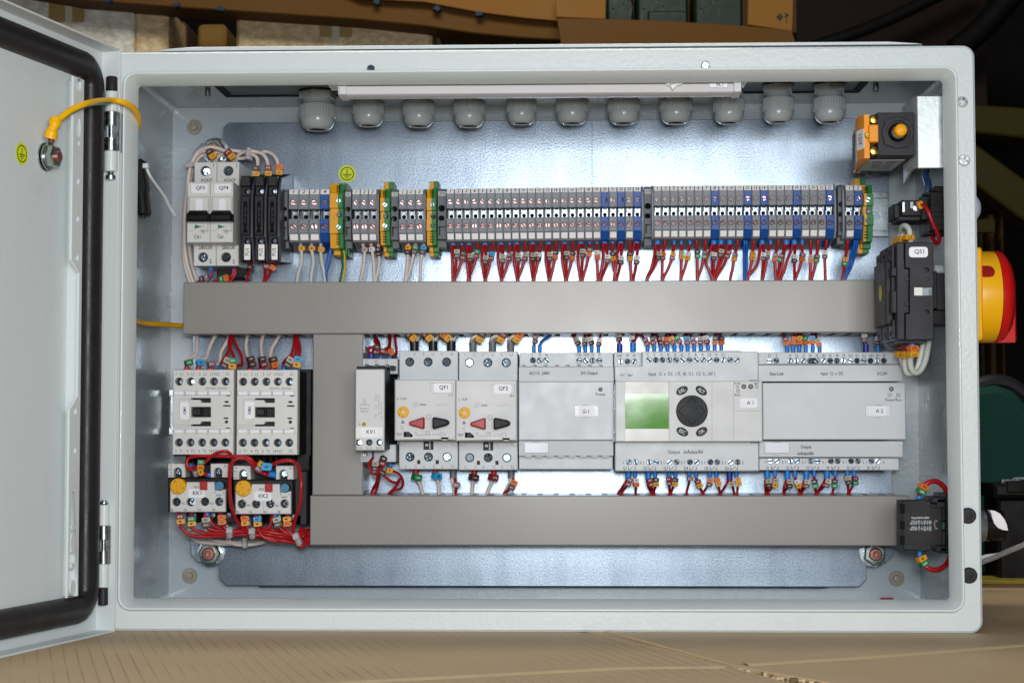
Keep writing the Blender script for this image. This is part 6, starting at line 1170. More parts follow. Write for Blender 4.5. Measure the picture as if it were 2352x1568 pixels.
free(F, 'red wire marked 1 below the slim relay', [(325, 1280, 130), (330, 1320, 128), (400, 1390, 130), (460, 1410, 136), (490, 1380, 140), (460, 1440, 145), (400, 1500, 150), (385, 1525, 150)], '1', (332, 1318, 122), .6, ferr=fe(F, 327, 1250, 1300, 130, 30, FBL), grp=GK)
free(F, 'red wire with amber marker below the slim relay', [(405, 1275, 130), (400, 1300, 126), (440, 1310, 128), (490, 1340, 132), (518, 1400, 138), (500, 1460, 144), (430, 1480, 148), (405, 1525, 150)], '4', (394, 1300, 122), .2, ferr=fe(F, 405, 1235, 1275, 130, 36, FBL), grp=GK)
free(F, 'straight red wire falling into the bottom duct left of the starters', [(310, 1300, 135), (300, 1400, 142), (285, 1460, 148), (262, 1525, 150)], r=1.15, grp=GK)
# contactor wires
F = FF; GC = 'wires feeding the contactors from above'
for x, pts, dg, mx, fm, l in ((290, [(300, 480), (320, 415), (385, 375), (400, 300), (398, 220), (400, 150)], '5', (308, 462), FRD, 'KM1 terminal L1'), (415, [(420, 485), (440, 430), (500, 410), (520, 340), (560, 240), (605, 150)], '6', (432, 462), FRD, 'KM1 terminal L2'),
        (541, [(545, 490), (575, 480), (640, 470), (660, 350), (720, 240), (760, 150)], '7', (552, 475), FRD, 'KM1 terminal L3'), (970, [(975, 480), (975, 430), (945, 380), (930, 280), (940, 200), (945, 150)], '11', (985, 452), FRD, 'KM2 terminal L1'),
        (1093, [(1095, 480), (1110, 425), (1098, 340), (1095, 250), (1118, 150)], '12', (1108, 455), FRD, 'KM2 terminal L2'), (1217, [(1218, 485), (1212, 440), (1195, 400), (1215, 300), (1260, 220), (1295, 150)], '13', (1226, 458), FRD, 'KM2 terminal L3')):
    P = [F.p(x, 545, 122)]+[F.p(a, b, 122+(i+1)*28/len(pts)) for i, (a, b) in enumerate(pts)]; P.append(P[-1]+Vector((0, 0, 7)))
    T = wire(f'beige wire marked {dg}, entering {l}', P, BEIGE, 1.5, (F.p(x, 548, 122), F.p(x, 498, 122), F.mm(29, 122), fm), '', group=GC); marker(T, F.p(mx[0], mx[1], 118), -.25, dg if len(dg) == 1 else dg[0]+dg[1], 1.35 if len(dg) == 1 else 1.25, .5)
for nm, ox, fx, P1, P2, P3 in (('KM1', 0, 665, [(655, 480), (700, 410), (745, 320), (765, 230), (770, 150)], [(682, 480), (800, 430), (770, 330), (745, 240), (762, 150)], [(780, 500), (850, 490), (890, 470), (875, 370), (810, 250), (785, 150)]),
                       ('KM2', 680, 1343, [(1330, 480), (1350, 440), (1420, 370), (1450, 260), (1455, 150)], [(1365, 480), (1430, 420), (1475, 330), (1470, 220), (1465, 150)], [(1465, 500), (1480, 440), (1512, 330), (1495, 220), (1475, 150)])):
    for j, (pp, dg, l) in enumerate(((P1, '', f'leftmost of three red wires, entering {nm} auxiliary terminal'), (P2, '81', f'red wire marked 18, entering {nm} auxiliary terminal'), (P3, '54' if nm == 'KM1' else '64', f'red wire marked {"45" if nm == "KM1" else "46"}, entering {nm} terminal A1'))):
        xx = fx if j < 2 else (777 if nm == 'KM1' else 1457)
        P = [F.p(pp[0][0], 545, 122)]+[F.p(a, b, 118+(i+1)*30/len(pp)) for i, (a, b) in enumerate(pp)]; P.append(P[-1]+Vector((0, 0, 7)))
        T = wire(l, P, RED, 1.2, (F.p(xx, 548, 122), F.p(xx, 484 if j == 0 else 518, 122), F.mm(33 if j == 0 else 23, 122), FBL) if j != 1 else None, '', group=GC)
        if dg: mx = {('KM1', 1): (712, 462), ('KM2', 1): (1393, 455), ('KM1', 2): (783, 468), ('KM2', 2): (1480, 452)}[(nm, j)]; marker(T, F.p(mx[0], mx[1], 114), .15 if j == 2 else .5, dg, 1.3, .2)
# overload relay wires
F = FG; GO = 'red wires of the overload relays'
free(F, 'red wire arching over the left overload relay with green and orange marker', [(440, 300, 104), (500, 295, 102), (600, 240, 98), (700, 150, 94), (800, 98, 92), (900, 85, 92), (970, 130, 96), (1000, 200, 108), (1030, 260, 125)], '53', (548, 265, 96), .5+PI/2-2.0, s=1.15, r=1.35, ferr=(F.p(405, 285, 106), F.p(475, 295, 105), F.mm(30, 105), FBL), grp=GO)
free(F, 'long red wire from the left overload relay across to the right one', [(650, 395, 104), (580, 390, 102), (470, 360, 98), (385, 300, 98), (365, 220, 98), (410, 165, 98), (520, 148, 97), (700, 145, 97), (900, 150, 97), (1080, 148, 97), (1200, 165, 97), (1270, 220, 98), (1330, 270, 102)], '47', (520, 365, 93), PI/2-.3, s=1.15, r=1.35, ferr=(F.p(690, 405, 106), F.p(630, 400, 105), F.mm(30, 105), FBL), grp=GO)
free(F, 'red wire looping down between the two overload relays', [(1480, 385, 104), (1400, 375, 100), (1320, 340, 96), (1260, 260, 92), (1180, 190, 90), (1080, 175, 88), (1000, 215, 88), (955, 320, 90), (950, 500, 94), (955, 700, 98), (985, 880, 104), (1050, 1030, 112), (1140, 1140, 116), (1220, 1200, 118), (1320, 1240, 118)], r=1.4, ferr=(F.p(1575, 405, 106), F.p(1480, 388, 104), F.mm(44, 105), FBL), grp=GO)
free(F, 'red wire arching over the right overload relay and down its side', [(1400, 340, 104), (1440, 310, 102), (1500, 280, 98), (1600, 232, 94), (1700, 212, 92), (1800, 215, 92), (1870, 260, 96), (1905, 350, 100), (1925, 480, 102), (1925, 600, 102), (1915, 750, 104), (1880, 900, 108), (1840, 1020, 114), (1815, 1180, 118)], '47', (1358, 285, 94), .6, s=1.2, r=1.4, grp=GO)
free(F, 'short red wire with blue marker at the right overload relay', [(1290, 290, 112), (1350, 330, 104), (1420, 390, 100), (1480, 410, 104)], '6', (1440, 290, 94), .1, s=1.7, r=1.3, grp=GO)
OW = [((258, '24', 272, 1005, 'terminal 95 of the left overload relay', FBL), [(258, 960), (275, 1060), (310, 1140), (400, 1215), (550, 1245), (750, 1240), (1000, 1220), (1200, 1215)]), ((430, '54', 425, 1035, 'terminal 96 of the left overload relay', FBL), [(430, 990), (425, 1070), (470, 1150), (600, 1195), (800, 1200), (1000, 1200), (1250, 1165)]),
      ((615, '81', 622, 1050, 'terminal 97 of the left overload relay', None), [(615, 960), (625, 1080), (680, 1140), (800, 1165), (960, 1170), (1200, 1150)]), ((820, '33', 836, 1015, 'terminal 98 of the left overload relay', FBL), [(820, 960), (845, 1060), (880, 1120), (960, 1160), (1100, 1180), (1300, 1150)]),
      ((1132, '34', 1152, 1030, 'terminal 95 of the right overload relay', FBL), [(1132, 990), (1170, 1090), (1220, 1160), (1300, 1215), (1450, 1250), (1600, 1290)]), ((1310, '64', 1320, 1040, 'terminal 96 of the right overload relay', FBL), [(1310, 980), (1330, 1090), (1360, 1190), (1430, 1260), (1560, 1300), (1750, 1310)]),
      ((1540, '81', 1592, 1050, 'terminal 97 of the right overload relay', None), [(1545, 980), (1590, 1050), (1640, 1130), (1700, 1180), (1800, 1215)]), ((1738, '43', 1725, 1040, 'terminal 98 of the right overload relay', FBL), [(1738, 970), (1720, 1080), (1740, 1160), (1800, 1210), (1880, 1240)])]
for (fx, dg, mx, my, l, fm), pp in OW:
    y0 = 912 if fx < 1000 else 940
    P = [F.p(a, b, 116+i*.6) for i, (a, b) in enumerate(pp)]
    T = wire(f'red wire marked {dg[::-1]}, from {l}', [F.p(pp[0][0], y0-8, 118)]+P, RED, 1.4, (F.p(fx, y0-10, 118), F.p(fx, y0+(38 if fm else 55), 118), F.mm(31, 118), FBL) if fm else (F.p(fx+25, y0-10, 118), F.p(fx+25, y0+52, 118), F.mm(44, 118), FBL), '', group=GO)
    marker(T, F.p(mx, my, 112), -.08 if mx < 1000 else (-.1 if mx != 1592 else -.25), dg, 1.75, .25)
for i, pp in enumerate((([(660, 960), (690, 1040), (760, 1110), (860, 1145), (1000, 1165), (1200, 1130)]), ([(1520, 985), (1510, 1070), (1470, 1125), (1400, 1140), (1300, 1160)]))):
    wire(('second red wire under terminal 97 of the left overload relay', 'second red wire under terminal 97 of the right overload relay')[i], [F.p(a, b, 120) for a, b in pp], RED, 1.4, None, group=GO)
random.seed(3)
BU = [(1180, 1140, 1880, 1225), (1180, 1175, 1890, 1250), (1180, 1205, 1890, 1285), (1200, 1225, 1880, 1310), (1230, 1165, 1880, 1265), (1330, 1135, 1860, 1205), (1180, 1190, 1870, 1330), (960, 1180, 1890, 1245)]
for i, (x0, y0, x1, y1) in enumerate(BU):
    yb = y0+(y1-y0)*.4+random.uniform(-12, 12); pts = [(x0, y0, 122+i % 3*2.6), ((x0*2+x1)/3, yb, 117+(i % 4)*2.5), ((x0+2*x1)/3, (yb+y1)/2+10, 118+(i % 3)*2.5), (x1, y1, 118+(i % 4)*2), (1950, y1-30+i*4-60*(i % 2), 122+(i % 3)*3), (2010, 1160+i*24, 128), (2075, 1150+i*26, 132)]
    free(F, f'red wire {("topmost", "second", "third", "fourth", "fifth", "sixth", "lowest", "longest")[i]} in the tied bundle entering the bottom duct', pts, r=1.45, grp='red wires of the tied bundle')
free(F, 'fat red wire bend below the tied bundle at the duct end', [(1850, 1330, 122), (1920, 1380, 122), (1975, 1350, 124), (2040, 1270, 128)], r=1.6, grp='red wires of the tied bundle')
for x, y, an, l, h in ((965, 1185, .12, 'clear cable tie on the wires under the left overload relay', 80), (1272, 1195, .05, 'clear cable tie on the wires under the right overload relay', 80), (1885, 1275, -.35, 'clear cable tie at the right end of the red bundle', 95)):
    q = F.p(x, y, 118); h_ = F.mm(h, 118); mb = MB(Matrix.Translation(q) @ Matrix.Rotation(an, 4, 'Y')); mb.slab(rr(-2.0, -h_, 2.0, h_, 1.5), -6.5, 7, NYL, c=1.8); mb.box(-2.4, 2.4, -8, -6.4, h_-5, h_-.8, NYL, c=.5)
    o = mb.obj('cable_tie'); tag(o, l, 'cable tie', 'translucent cable ties')
GW = 'beige wires under the overload relays'
free(F, 'leftmost beige wire sweeping under the red bundle, white marker 8', [(415, 1100, 135), (410, 1180, 138), (440, 1260, 145), (520, 1310, 150), (640, 1330, 152), (850, 1340, 152), (1100, 1340, 152)], '8', (415, 1170, 130), .1, s=1.3, r=1.6, col=BEIGE, grp=GW)
free(F, 'middle beige wire sweeping under the red bundle, white marker 9', [(640, 1120, 135), (650, 1190, 138), (690, 1270, 146), (800, 1310, 150), (950, 1325, 150), (1150, 1335, 152)], '9', (655, 1165, 130), -.1, s=1.3, r=1.6, col=BEIGE, grp=GW)
free(F, 'rightmost beige wire curling behind the red bundle', [(910, 1100, 140), (905, 1200, 146), (935, 1290, 150), (1020, 1345, 150), (1150, 1355, 150), (1300, 1345, 152), (1420, 1315, 155)], r=1.6, col=BEIGE, grp=GW)
free(F, 'beige wire end printed in blue beside the red bundle', [(1100, 1345, 156), (1250, 1295, 156), (1330, 1290, 156), (1450, 1310, 158)], r=2.4, col=mat('tape_beige', '#b9b0a2', .45), grp=GW)
q = F.p(1162, 1320, 148); mb = MB(Matrix.Translation(q)); mb.slab(rr(-1.8, -4.5, 1.8, 4.5, 1), -4, 4, NYL, c=1); o = mb.obj('cable_tie'); tag(o, 'clear cable tie on the beige wires below the red bundle', 'cable tie', 'translucent cable ties')
# yellow earth lead from the door
yl = thing('earth_lead', 'yellow earth lead from the door bolt into the cabinet behind the hinge', 'earth lead', at(111, 300, -40))
lp = DM @ Vector((es, 3.6, ez)); J = lambda x, y, h: DM @ Vector((dpt(*FA.uv(x, y), h)[0], h, dpt(*FA.uv(x, y), h)[1]))
P = [J(330, 780, 10), J(375, 745, 12), J(450, 690, 16), J(560, 645, 20)]+[FA.p(x, y, Y_) for x, y, Y_ in ((690, 630, -22), (780, 645, -14), (845, 690, -2), (868, 750, 12), (845, 840, 30), (800, 900, 60))]
mb = MB(); mb.tube(P, 2.1, YELW, n=12, k=6); mb.obj('sheath', yl, ang=70)
mb = MB(); g = [p+Vector((0, 0, -1.2)) for p in P[:5]]; mb.tube(g, 1.5, GRNW, n=8, k=6); mb.obj('green_stripe', yl, ang=70)
mb = MB(); mb.tube([J(350, 750, 10), J(340, 790, 10), J(328, 815, 9), J(315, 870, 7.5)], [4.0, 3.9, 2.9, 3.2, 4.1, 4.2], YELW, n=14, k=5); mb.obj('insulating_sleeve', yl, ang=50)
mb = MB(DM); s1, z1 = dpt(*FA.uv(318, 885), 4.2); mb.slab([(s1-3, z1+2), (s1+3, z1+2), (es+5, ez+2), (es-5, ez+2)], 4.4, 3.4, STEEL, c=.2, back=True); mb.slab(circ(es, ez, 7.6, 24), 4.5, 3.4, STEEL, c=.3); mb.tube([(s1, 5, z1-1), (s1, 5, z1+3)], 1.7, COPPER, n=10, k=1); mb.obj('ring_lug', yl)
free(PX, 'yellow lead bridging the left inner wall and the middle duct', [(298, 700, 30), (308, 733, 60), (330, 742, 90), (370, 745, 120), (400, 747, 140), (426, 748, 150)], r=2.0, col=YELW)
# wires of the switches at the right wall
F = FK; free(F, 'red wire curling from the upper right contact block', [(665, 1180, 66), (700, 1165, 60), (740, 1210, 56), (780, 1310, 56), (830, 1420, 58), (845, 1480, 60), (820, 1510, 64), (785, 1470, 70), (765, 1400, 78), (768, 1330, 86)], '4', (672, 1160, 62), 1.2, s=1.2, r=1.55)
free(F, 'blue wire pair in a clear sleeve behind the bracket', [(735, 830, 80), (720, 900, 84), (745, 980, 88), (740, 1080, 90), (750, 1150, 92)], r=2.6, col=mat('sleeved_blue', '#2b4a78', .25, coat=.4))
F = FL; GQ = 'wires of the main switch'
free(F, 'white wire hooked into the top of the main switch, amber marker C', [(365, 160, 40), (358, 90, 40), (350, 40, 42), (320, 8, 46), (290, 15, 52), (280, 50, 60), (300, 110, 70), (310, 170, 78)], 'C', (342, 112, 36), .03, s=1.8, r=2.0, col=PALE, ferr=fe(F, 362, 165, 130, 42, 60, FBL), grp=GQ)
free(F, 'rear white wire at the top of the main switch', [(300, 165, 62), (300, 110, 62), (280, 75, 64), (262, 105, 68), (262, 165, 74)], 'B', (290, 132, 56), 0, s=1.5, r=1.9, col=PALE, grp=GQ)
free(F, 'last white wire at the top of the main switch', [(262, 170, 82), (258, 130, 82), (245, 110, 84), (235, 150, 88)], 'A', (250, 148, 76), 0, s=1.5, r=1.9, col=PALE, grp=GQ)
for i, (x, y, Y_, dg, pts, fw) in enumerate(((378, 1090, 42, '3L', [(378, 1060), (375, 1150), (362, 1210), (370, 1280), (410, 1322), (460, 1290), (500, 1200), (530, 1040)], 60), (320, 1085, 60, '2L', [(325, 1060), (325, 1150), (312, 1230), (325, 1310), (370, 1330), (420, 1290), (450, 1180), (480, 1040)], 46), (275, 1085, 78, '1L', [(282, 1070), (275, 1160), (290, 1230), (320, 1290), (370, 1320)], 46))):
    T = free(F, f'white wire marked L{3-i}, looping under the main switch', [(a, b, Y_+(j*3 if i == 0 else 2)) for j, (a, b) in enumerate(pts)], dg, (pts[0][0]+(4 if i < 2 else -18), 1130, Y_-4), 0, s=(1.9, 1.6, 1.3)[i], r=(2.1, 2.0, 1.8)[i], col=PALE, ferr=fe(F, pts[0][0], 1030, 1085, Y_, fw, FBL), grp=GQ)
F = FM; GZ = 'red wires of the selector contact block'
free(F, 'red wire arching over the lower right contact block, marked 53', [(455, 225, 60), (462, 190, 58), (500, 140, 56), (560, 105, 56), (620, 105, 58), (680, 150, 60), (712, 215, 62)], '35', (478, 172, 54), .45, s=1.8, r=1.9, ferr=fe(F, 455, 285, 218, 60, 44, FBL), grp=GZ)
free(F, 'red wire curving under the lower right contact block, marked 54', [(462, 795, 60), (475, 830, 58), (520, 890, 56), (590, 920, 56), (670, 895, 58), (720, 840, 62), (742, 770, 66)], '45', (484, 838, 54), -.45, s=1.8, r=1.9, ferr=fe(F, 460, 740, 795, 60, 44, FBL), grp=GZ)
# ============================================================ SURFACE AND BACKGROUND
def board(name, c1, c2, ang, freq, seed=0):
    m = bpy.data.materials.new(name); m.use_nodes = True; nt = m.node_tree; b = nt.nodes['Principled BSDF']; L = nt.links.new
    tc = nt.nodes.new('ShaderNodeTexCoord'); mp = nt.nodes.new('ShaderNodeMapping'); mp.inputs['Rotation'].default_value = (0, 0, ang); L(tc.outputs['Object'], mp.inputs[0])
    wv = nt.nodes.new('ShaderNodeTexWave'); wv.inputs['Scale'].default_value = freq; wv.inputs['Distortion'].default_value = .25; wv.inputs['Detail'].default_value = 1; wv.inputs['Detail Scale'].default_value = .3; L(mp.outputs[0], wv.inputs[0])
    n = nt.nodes.new('ShaderNodeTexNoise'); n.inputs['Scale'].default_value = 14; n.inputs['Detail'].default_value = 6; L(tc.outputs['Object'], n.inputs[0])
    n2 = nt.nodes.new('ShaderNodeTexNoise'); n2.inputs['Scale'].default_value = 600; n2.inputs['Detail'].default_value = 2; L(tc.outputs['Object'], n2.inputs[0])
    cr = nt.nodes.new('ShaderNodeMix'); cr.data_type = 'RGBA'; cr.inputs[6].default_value = lin(c1); cr.inputs[7].default_value = lin(c2); L(n.outputs[0], cr.inputs[0])
    ramp = nt.nodes.new('ShaderNodeValToRGB'); ramp.color_ramp.elements[0].position = .0; ramp.color_ramp.elements[0].color = (.68, .65, .6, 1); ramp.color_ramp.elements[1].position = .10; ramp.color_ramp.elements[1].color = (1, 1, 1, 1); L(wv.outputs[1], ramp.inputs[0])
    gate = nt.nodes.new('ShaderNodeTexNoise'); gate.inputs['Scale'].default_value = 9; L(tc.outputs['Object'], gate.inputs[0]); gr = nt.nodes.new('ShaderNodeMapRange'); L(gate.outputs[0], gr.inputs[0]); gr.inputs[1].default_value = .42; gr.inputs[2].default_value = .6; gr.inputs[4].default_value = .9
    mu = nt.nodes.new('ShaderNodeMix'); mu.data_type = 'RGBA'; mu.blend_type = 'MULTIPLY'; L(gr.outputs[0], mu.inputs[0]); L(cr.outputs[2], mu.inputs[6]); L(ramp.outputs[0], mu.inputs[7]); L(mu.outputs[2], b.inputs['Base Color'])
    b.inputs['Roughness'].default_value = .62
    ad = nt.nodes.new('ShaderNodeMath'); ad.operation = 'ADD'; L(wv.outputs[1], ad.inputs[0]); L(n2.outputs[0], ad.inputs[1])
    bp = nt.nodes.new('ShaderNodeBump'); bp.inputs['Strength'].default_value = .25; bp.inputs['Distance'].default_value = .0005; L(ad.outputs[0], bp.inputs['Height']); L(bp.outputs[0], b.inputs['Normal'])
    return m
CB1 = board('corrugated_board', '#bb9f7a', '#c8ae8a', -.31, 40); CB2 = board('corrugated_board_right', '#bb9f7a', '#c8ae8a', -1.42, 45)
CBE = mat('board_edge', '#c4ad88', .8, bump=.5, bs=300, var=.15); CBD = mat('board_core', '#6b573c', .9, bump=.6, bs=300, var=.3)
Z0_ = -.15; g = lambda u, v: atz(u, v, 0)
a1, a2, a3, a4 = g(1425, 1455), g(1690, 1530), g(1825, 1568), g(1908, 1568)
back = a1+(a1-a2)*3.2; ext = a3+(a3-a2)*3; ext2 = a4+(a4-a2)*3
def sheet(name, label, out, m, z0, z1, crease):
    T = thing('cardboard_sheet', label, 'cardboard', ((out[0][0]+out[1][0])/2, 0, z0), 'cardboard sheets under the cabinet'); mb = MB(); mb.slab(out, z1, z0, m, axis='Z', c=.3, back=True); mb.obj('sheet', T)
    mb = MB(); c = [Vector((p.x, p.y, z1+.02)) for p in crease]; 
    for p, q in zip(c, c[1:]):
        d = (q-p).normalized(); n = Vector((-d.y, d.x, 0))
        mb.add([p-n*5, q-n*5, p-n*1.2+Vector((0, 0, 1.0)), q-n*1.2+Vector((0, 0, 1.0)), p+n*1.6+Vector((0, 0, .9)), q+n*1.6+Vector((0, 0, .9)), p+n*5, q+n*5], [(0, 1, 3, 2), (2, 3, 5, 4), (4, 5, 7, 6)], CBE)
    mb.obj('fold_ridge', T); return T
sheet('left', 'left cardboard sheet with slanting ridges under the cabinet', [(-1300, 338), (back.x-3, 338), (a2.x-2.5, a2.y), (ext.x, ext.y), (ext.x, -900), (-1300, -900)], CB1, -5, Z0_, [g(300, 1600), g(797, 1566), g(1436, 1533), g(1664, 1531)])
sheet('right', 'right cardboard sheet with a torn front edge under the cabinet', [(back.x+2, 338), (1500, 338), (1500, -900), (ext2.x, ext2.y), (a2.x+2.5, a2.y+1)], CB2, -5, Z0_, [g(1712, 1526), g(2000, 1508), g(2352, 1481), g(2700, 1460)])
# torn corrugated edge: ragged core along the gap
T = thing('torn_edge', 'ragged brown strip of torn cardboard in the gap at the front right', 'cardboard', (a2.x, a2.y, -5)); mb = MB(); random.seed(11); n = 70
for k in range(n):
    t = k/n*1.3; p = a2+(a4-a2)*t+Vector((0, -.8-random.random()*1.4, 0)); w_ = random.uniform(.7, 2.0); mb.box(p.x-w_, p.x+w_, p.y-random.uniform(.5, 2.5), p.y+1.2, -4.5, random.uniform(-2.5, -.1), random.choice((CBE, CBD)))
mb.obj('torn_fibres', T)
mb = MB(); q1, q2 = g(1378, 1448), g(1660, 1523)
mb.add([(q1.x, q1.y, .1), (q2.x, q2.y, .1), (a2.x-2, a2.y-2, 1.4), (a1.x-3, a1.y, 1.2)], [(0, 1, 2, 3)], CBE); o = mb.obj('folded_flap'); tag(o, 'narrow folded cardboard lip running diagonally from under the cabinet', 'cardboard')
mb = MB(); mb.box(-1400, 1600, -1000, 500, -40, -5.2, mat('table_wood', '#7a5a44', .45, bump=.2, bs=60, var=.12, vs=12, stretch=(1, 8, 1)), c=2); o = mb.obj('table_top'); tag(o, None, None) if 0 else None
o['kind'] = 'structure'
mb = MB(); mb.box(560, 1500, 420, 470, -5.1, -1, mat('yellow_strip', '#8a7a22', .6, var=.2), c=1); o = mb.obj('yellow_edging'); tag(o, 'dull yellow strip lying along the back of the table', 'edging')
WALLM = mat('workshop_wall_dark', '#161214', .9, var=.4, vs=3); mb = MB(); mb.box(-4000, 5000, 3300, 3320, -900, 3500, WALLM); o = mb.obj('wall'); tag(o, 'dark workshop wall far behind everything', 'wall')
mb = MB(); mb.box(-4000, 5000, -1000, 3300, -920, -900, mat('workshop_floor', '#2a2624', .7, var=.3, vs=2)); o = mb.obj('floor'); o['kind'] = 'structure'
# ---- cartons on a rack
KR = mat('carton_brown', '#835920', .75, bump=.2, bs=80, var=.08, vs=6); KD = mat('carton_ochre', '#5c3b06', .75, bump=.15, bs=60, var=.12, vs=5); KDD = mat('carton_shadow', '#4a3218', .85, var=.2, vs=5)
def wrapfilm(name, c1, c2):
    m = bpy.data.materials.new(name); m.use_nodes = True; nt = m.node_tree; b = nt.nodes['Principled BSDF']; L = nt.links.new; tc = nt.nodes.new('ShaderNodeTexCoord'); mp = nt.nodes.new('ShaderNodeMapping'); mp.inputs['Scale'].default_value = (.8, 1, 1.5); L(tc.outputs['Object'], mp.inputs[0])
    n = nt.nodes.new('ShaderNodeTexNoise'); n.inputs['Scale'].default_value = 75; n.inputs['Detail'].default_value = 8; n.inputs['Distortion'].default_value = .2; n.inputs['Roughness'].default_value = .7; L(mp.outputs[0], n.inputs[0])
    cr = nt.nodes.new('ShaderNodeValToRGB'); cr.color_ramp.elements[0].position = .4; cr.color_ramp.elements[0].color = lin(c1); cr.color_ramp.elements[1].position = .62; cr.color_ramp.elements[1].color = lin(c2); L(n.outputs[0], cr.inputs[0]); L(cr.outputs[0], b.inputs['Base Color'])
    b.inputs['Roughness'].default_value = .2; b.inputs['Coat Weight'].default_value = .5; bp = nt.nodes.new('ShaderNodeBump'); bp.inputs['Strength'].default_value = .7; bp.inputs['Distance'].default_value = .005; L(n.outputs[0], bp.inputs['Height']); L(bp.outputs[0], b.inputs['Normal']); return m
FILM1 = wrapfilm('stretch_film_grey', '#cfcab8', '#f6f4ea'); FILM2 = wrapfilm('stretch_film_brown', '#cdae7e', '#f2dcb0')
TAPE = mat('brown_tape', '#a58b58', .5, var=.05); STRIP = mat('pale_strip', '#c9c2a8', .6)
BY = 1500; F = FT
def cart(label, x0, y0, x1, y1, Y, m, depth=320, name='carton', extra=None, F=F):
    A = F.r(x0, y0, x1, y1, Y); T = thing(name, label, 'carton', ((A[0]+A[2])/2, Y+depth/2, A[1]), 'cartons on the rack behind'); mb = MB(); mb.slab(rr(A[0], A[1], A[2], A[3], 8, 3), Y, Y+depth, m, c=5, back=True); mb.obj('box', T)
    if extra: extra(T, Y)
    return T
def seal_(xa, xb, y0, y1, xs0, xs1, ys1):
    def f(T, Y):
        mb = MB(); fbox(mb, FT, xa, y0, xs0-2, y1, Y-1.5, Y, TAPE); fbox(mb, FT, xs1+2, y0, xb, y1, Y-1.5, Y, TAPE); mb.obj('tape', T); mb = MB(); fbox(mb, FT, xs0, y0-2, xs1, ys1, Y-2, Y, STRIP); mb.obj('paper_strip', T)
    return f
cart('carton wrapped in crinkled silvery film at the far left of the rack', -60, -60, 598, 300, BY, FILM1, extra=seal_(218, 378, 5, 100, 293, 324, 160))
cart('brown film-wrapped carton right of the silvery one', 600, 22, 752, 300, BY+6, FILM2)
cart('carton wrapped in shiny brown film left of the open box', 1058, 55, 1936, 300, BY, FILM2, extra=seal_(1432, 1578, 80, 166, 1488, 1520, 260))
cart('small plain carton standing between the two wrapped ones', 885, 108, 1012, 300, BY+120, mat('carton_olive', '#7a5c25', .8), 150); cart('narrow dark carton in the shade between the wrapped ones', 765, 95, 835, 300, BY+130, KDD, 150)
cart('low reddish carton behind the open box corner', 2110, 165, 2300, 300, BY+60, mat('carton_red', '#6b4a33', .8), 200)
cart('pale carton slice right beside the silver wrapped row', 2300, 170, 2420, 300, BY+80, mat('carton_pale', '#7c6a55', .8), 200)
# sagging large sheet above, tilted
T = thing('sagging_carton', 'large ochre carton bottom sagging above the wrapped boxes', 'carton', (at(800, 20, BY-60).x, BY, at(800, 20, BY-60).z)); mb = MB()
pts = [(-20, -60), (330, 0), (700, 28), (1000, 48), (1300, 68), (1600, 88), (1900, 118), (2120, 150), (2330, 170), (2600, 185), (2600, -60)]
fpoly(mb, FT, pts, BY-60, BY+10, KD, c=2); mb.obj('bottom_panel', T)
mb = MB(); fpoly(mb, FT, [(1500, -60), (1620, -5), (1900, 10), (2140, 55), (2352, 82), (2560, 100), (2560, -60)], BY-75, BY-62, KR, c=1); mb.obj('side_panel', T)
random.seed(5)
for x, y in ((480, 3), (790, 22), (990, 42), (1690, 8), (1960, 38), (2145, 65)): q = FT.p(x, y, BY-76); mb = MB(); mb.slab([(q.x+7*math.cos(t)*random.uniform(.5, 1.2), q.z+4*math.sin(t)*random.uniform(.5, 1.3)) for t in [i*PI/4 for i in range(8)]], BY-77, BY-60, mat('blue_print', '#1b3446', .7)); mb.obj('blue_mark', T)
# open box with green packets
F = FQ; T = thing('open_carton', 'open ochre carton with its front flap folded down, holding green packets', 'carton', (F.p(800, 200, BY-120).x, BY, F.p(800, 200, BY-120).z))
mb = MB(); fpoly(mb, F, [(255, 82), (700, 92), (1110, 118), (1310, 138), (1330, 200), (1340, 330), (290, 330), (272, 190)], BY-130, BY-122, KD, c=1); mb.obj('front_flap', T)
mb = MB(); fpoly(mb, F, [(250, -70), (478, -70), (474, 88), (252, 78)], BY-120, BY-112, KR, c=1); mb.obj('left_flap', T)
mb = MB(); fpoly(mb, F, [(1115, -70), (1320, -70), (1312, 142), (1112, 112)], BY-120, BY-112, KR, c=1)
fpoly(mb, F, [(1240, 78), (1256, 60), (1272, 78), (1256, 96)], BY-120.5, BY-120, INK); line(mb, F, [(1278, 60), (1294, 70), (1278, 76)], 4, BY-120.3, INK); line(mb, F, [(1286, 62), (1286, 104)], 4, BY-120.3, INK); mb.obj('right_flap', T)
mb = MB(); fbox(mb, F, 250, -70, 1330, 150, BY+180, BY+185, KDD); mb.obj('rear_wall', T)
GP = mat('packet_green', '#052015', .5, var=.15); GPW = mat('packet_print', '#23382d', .5)
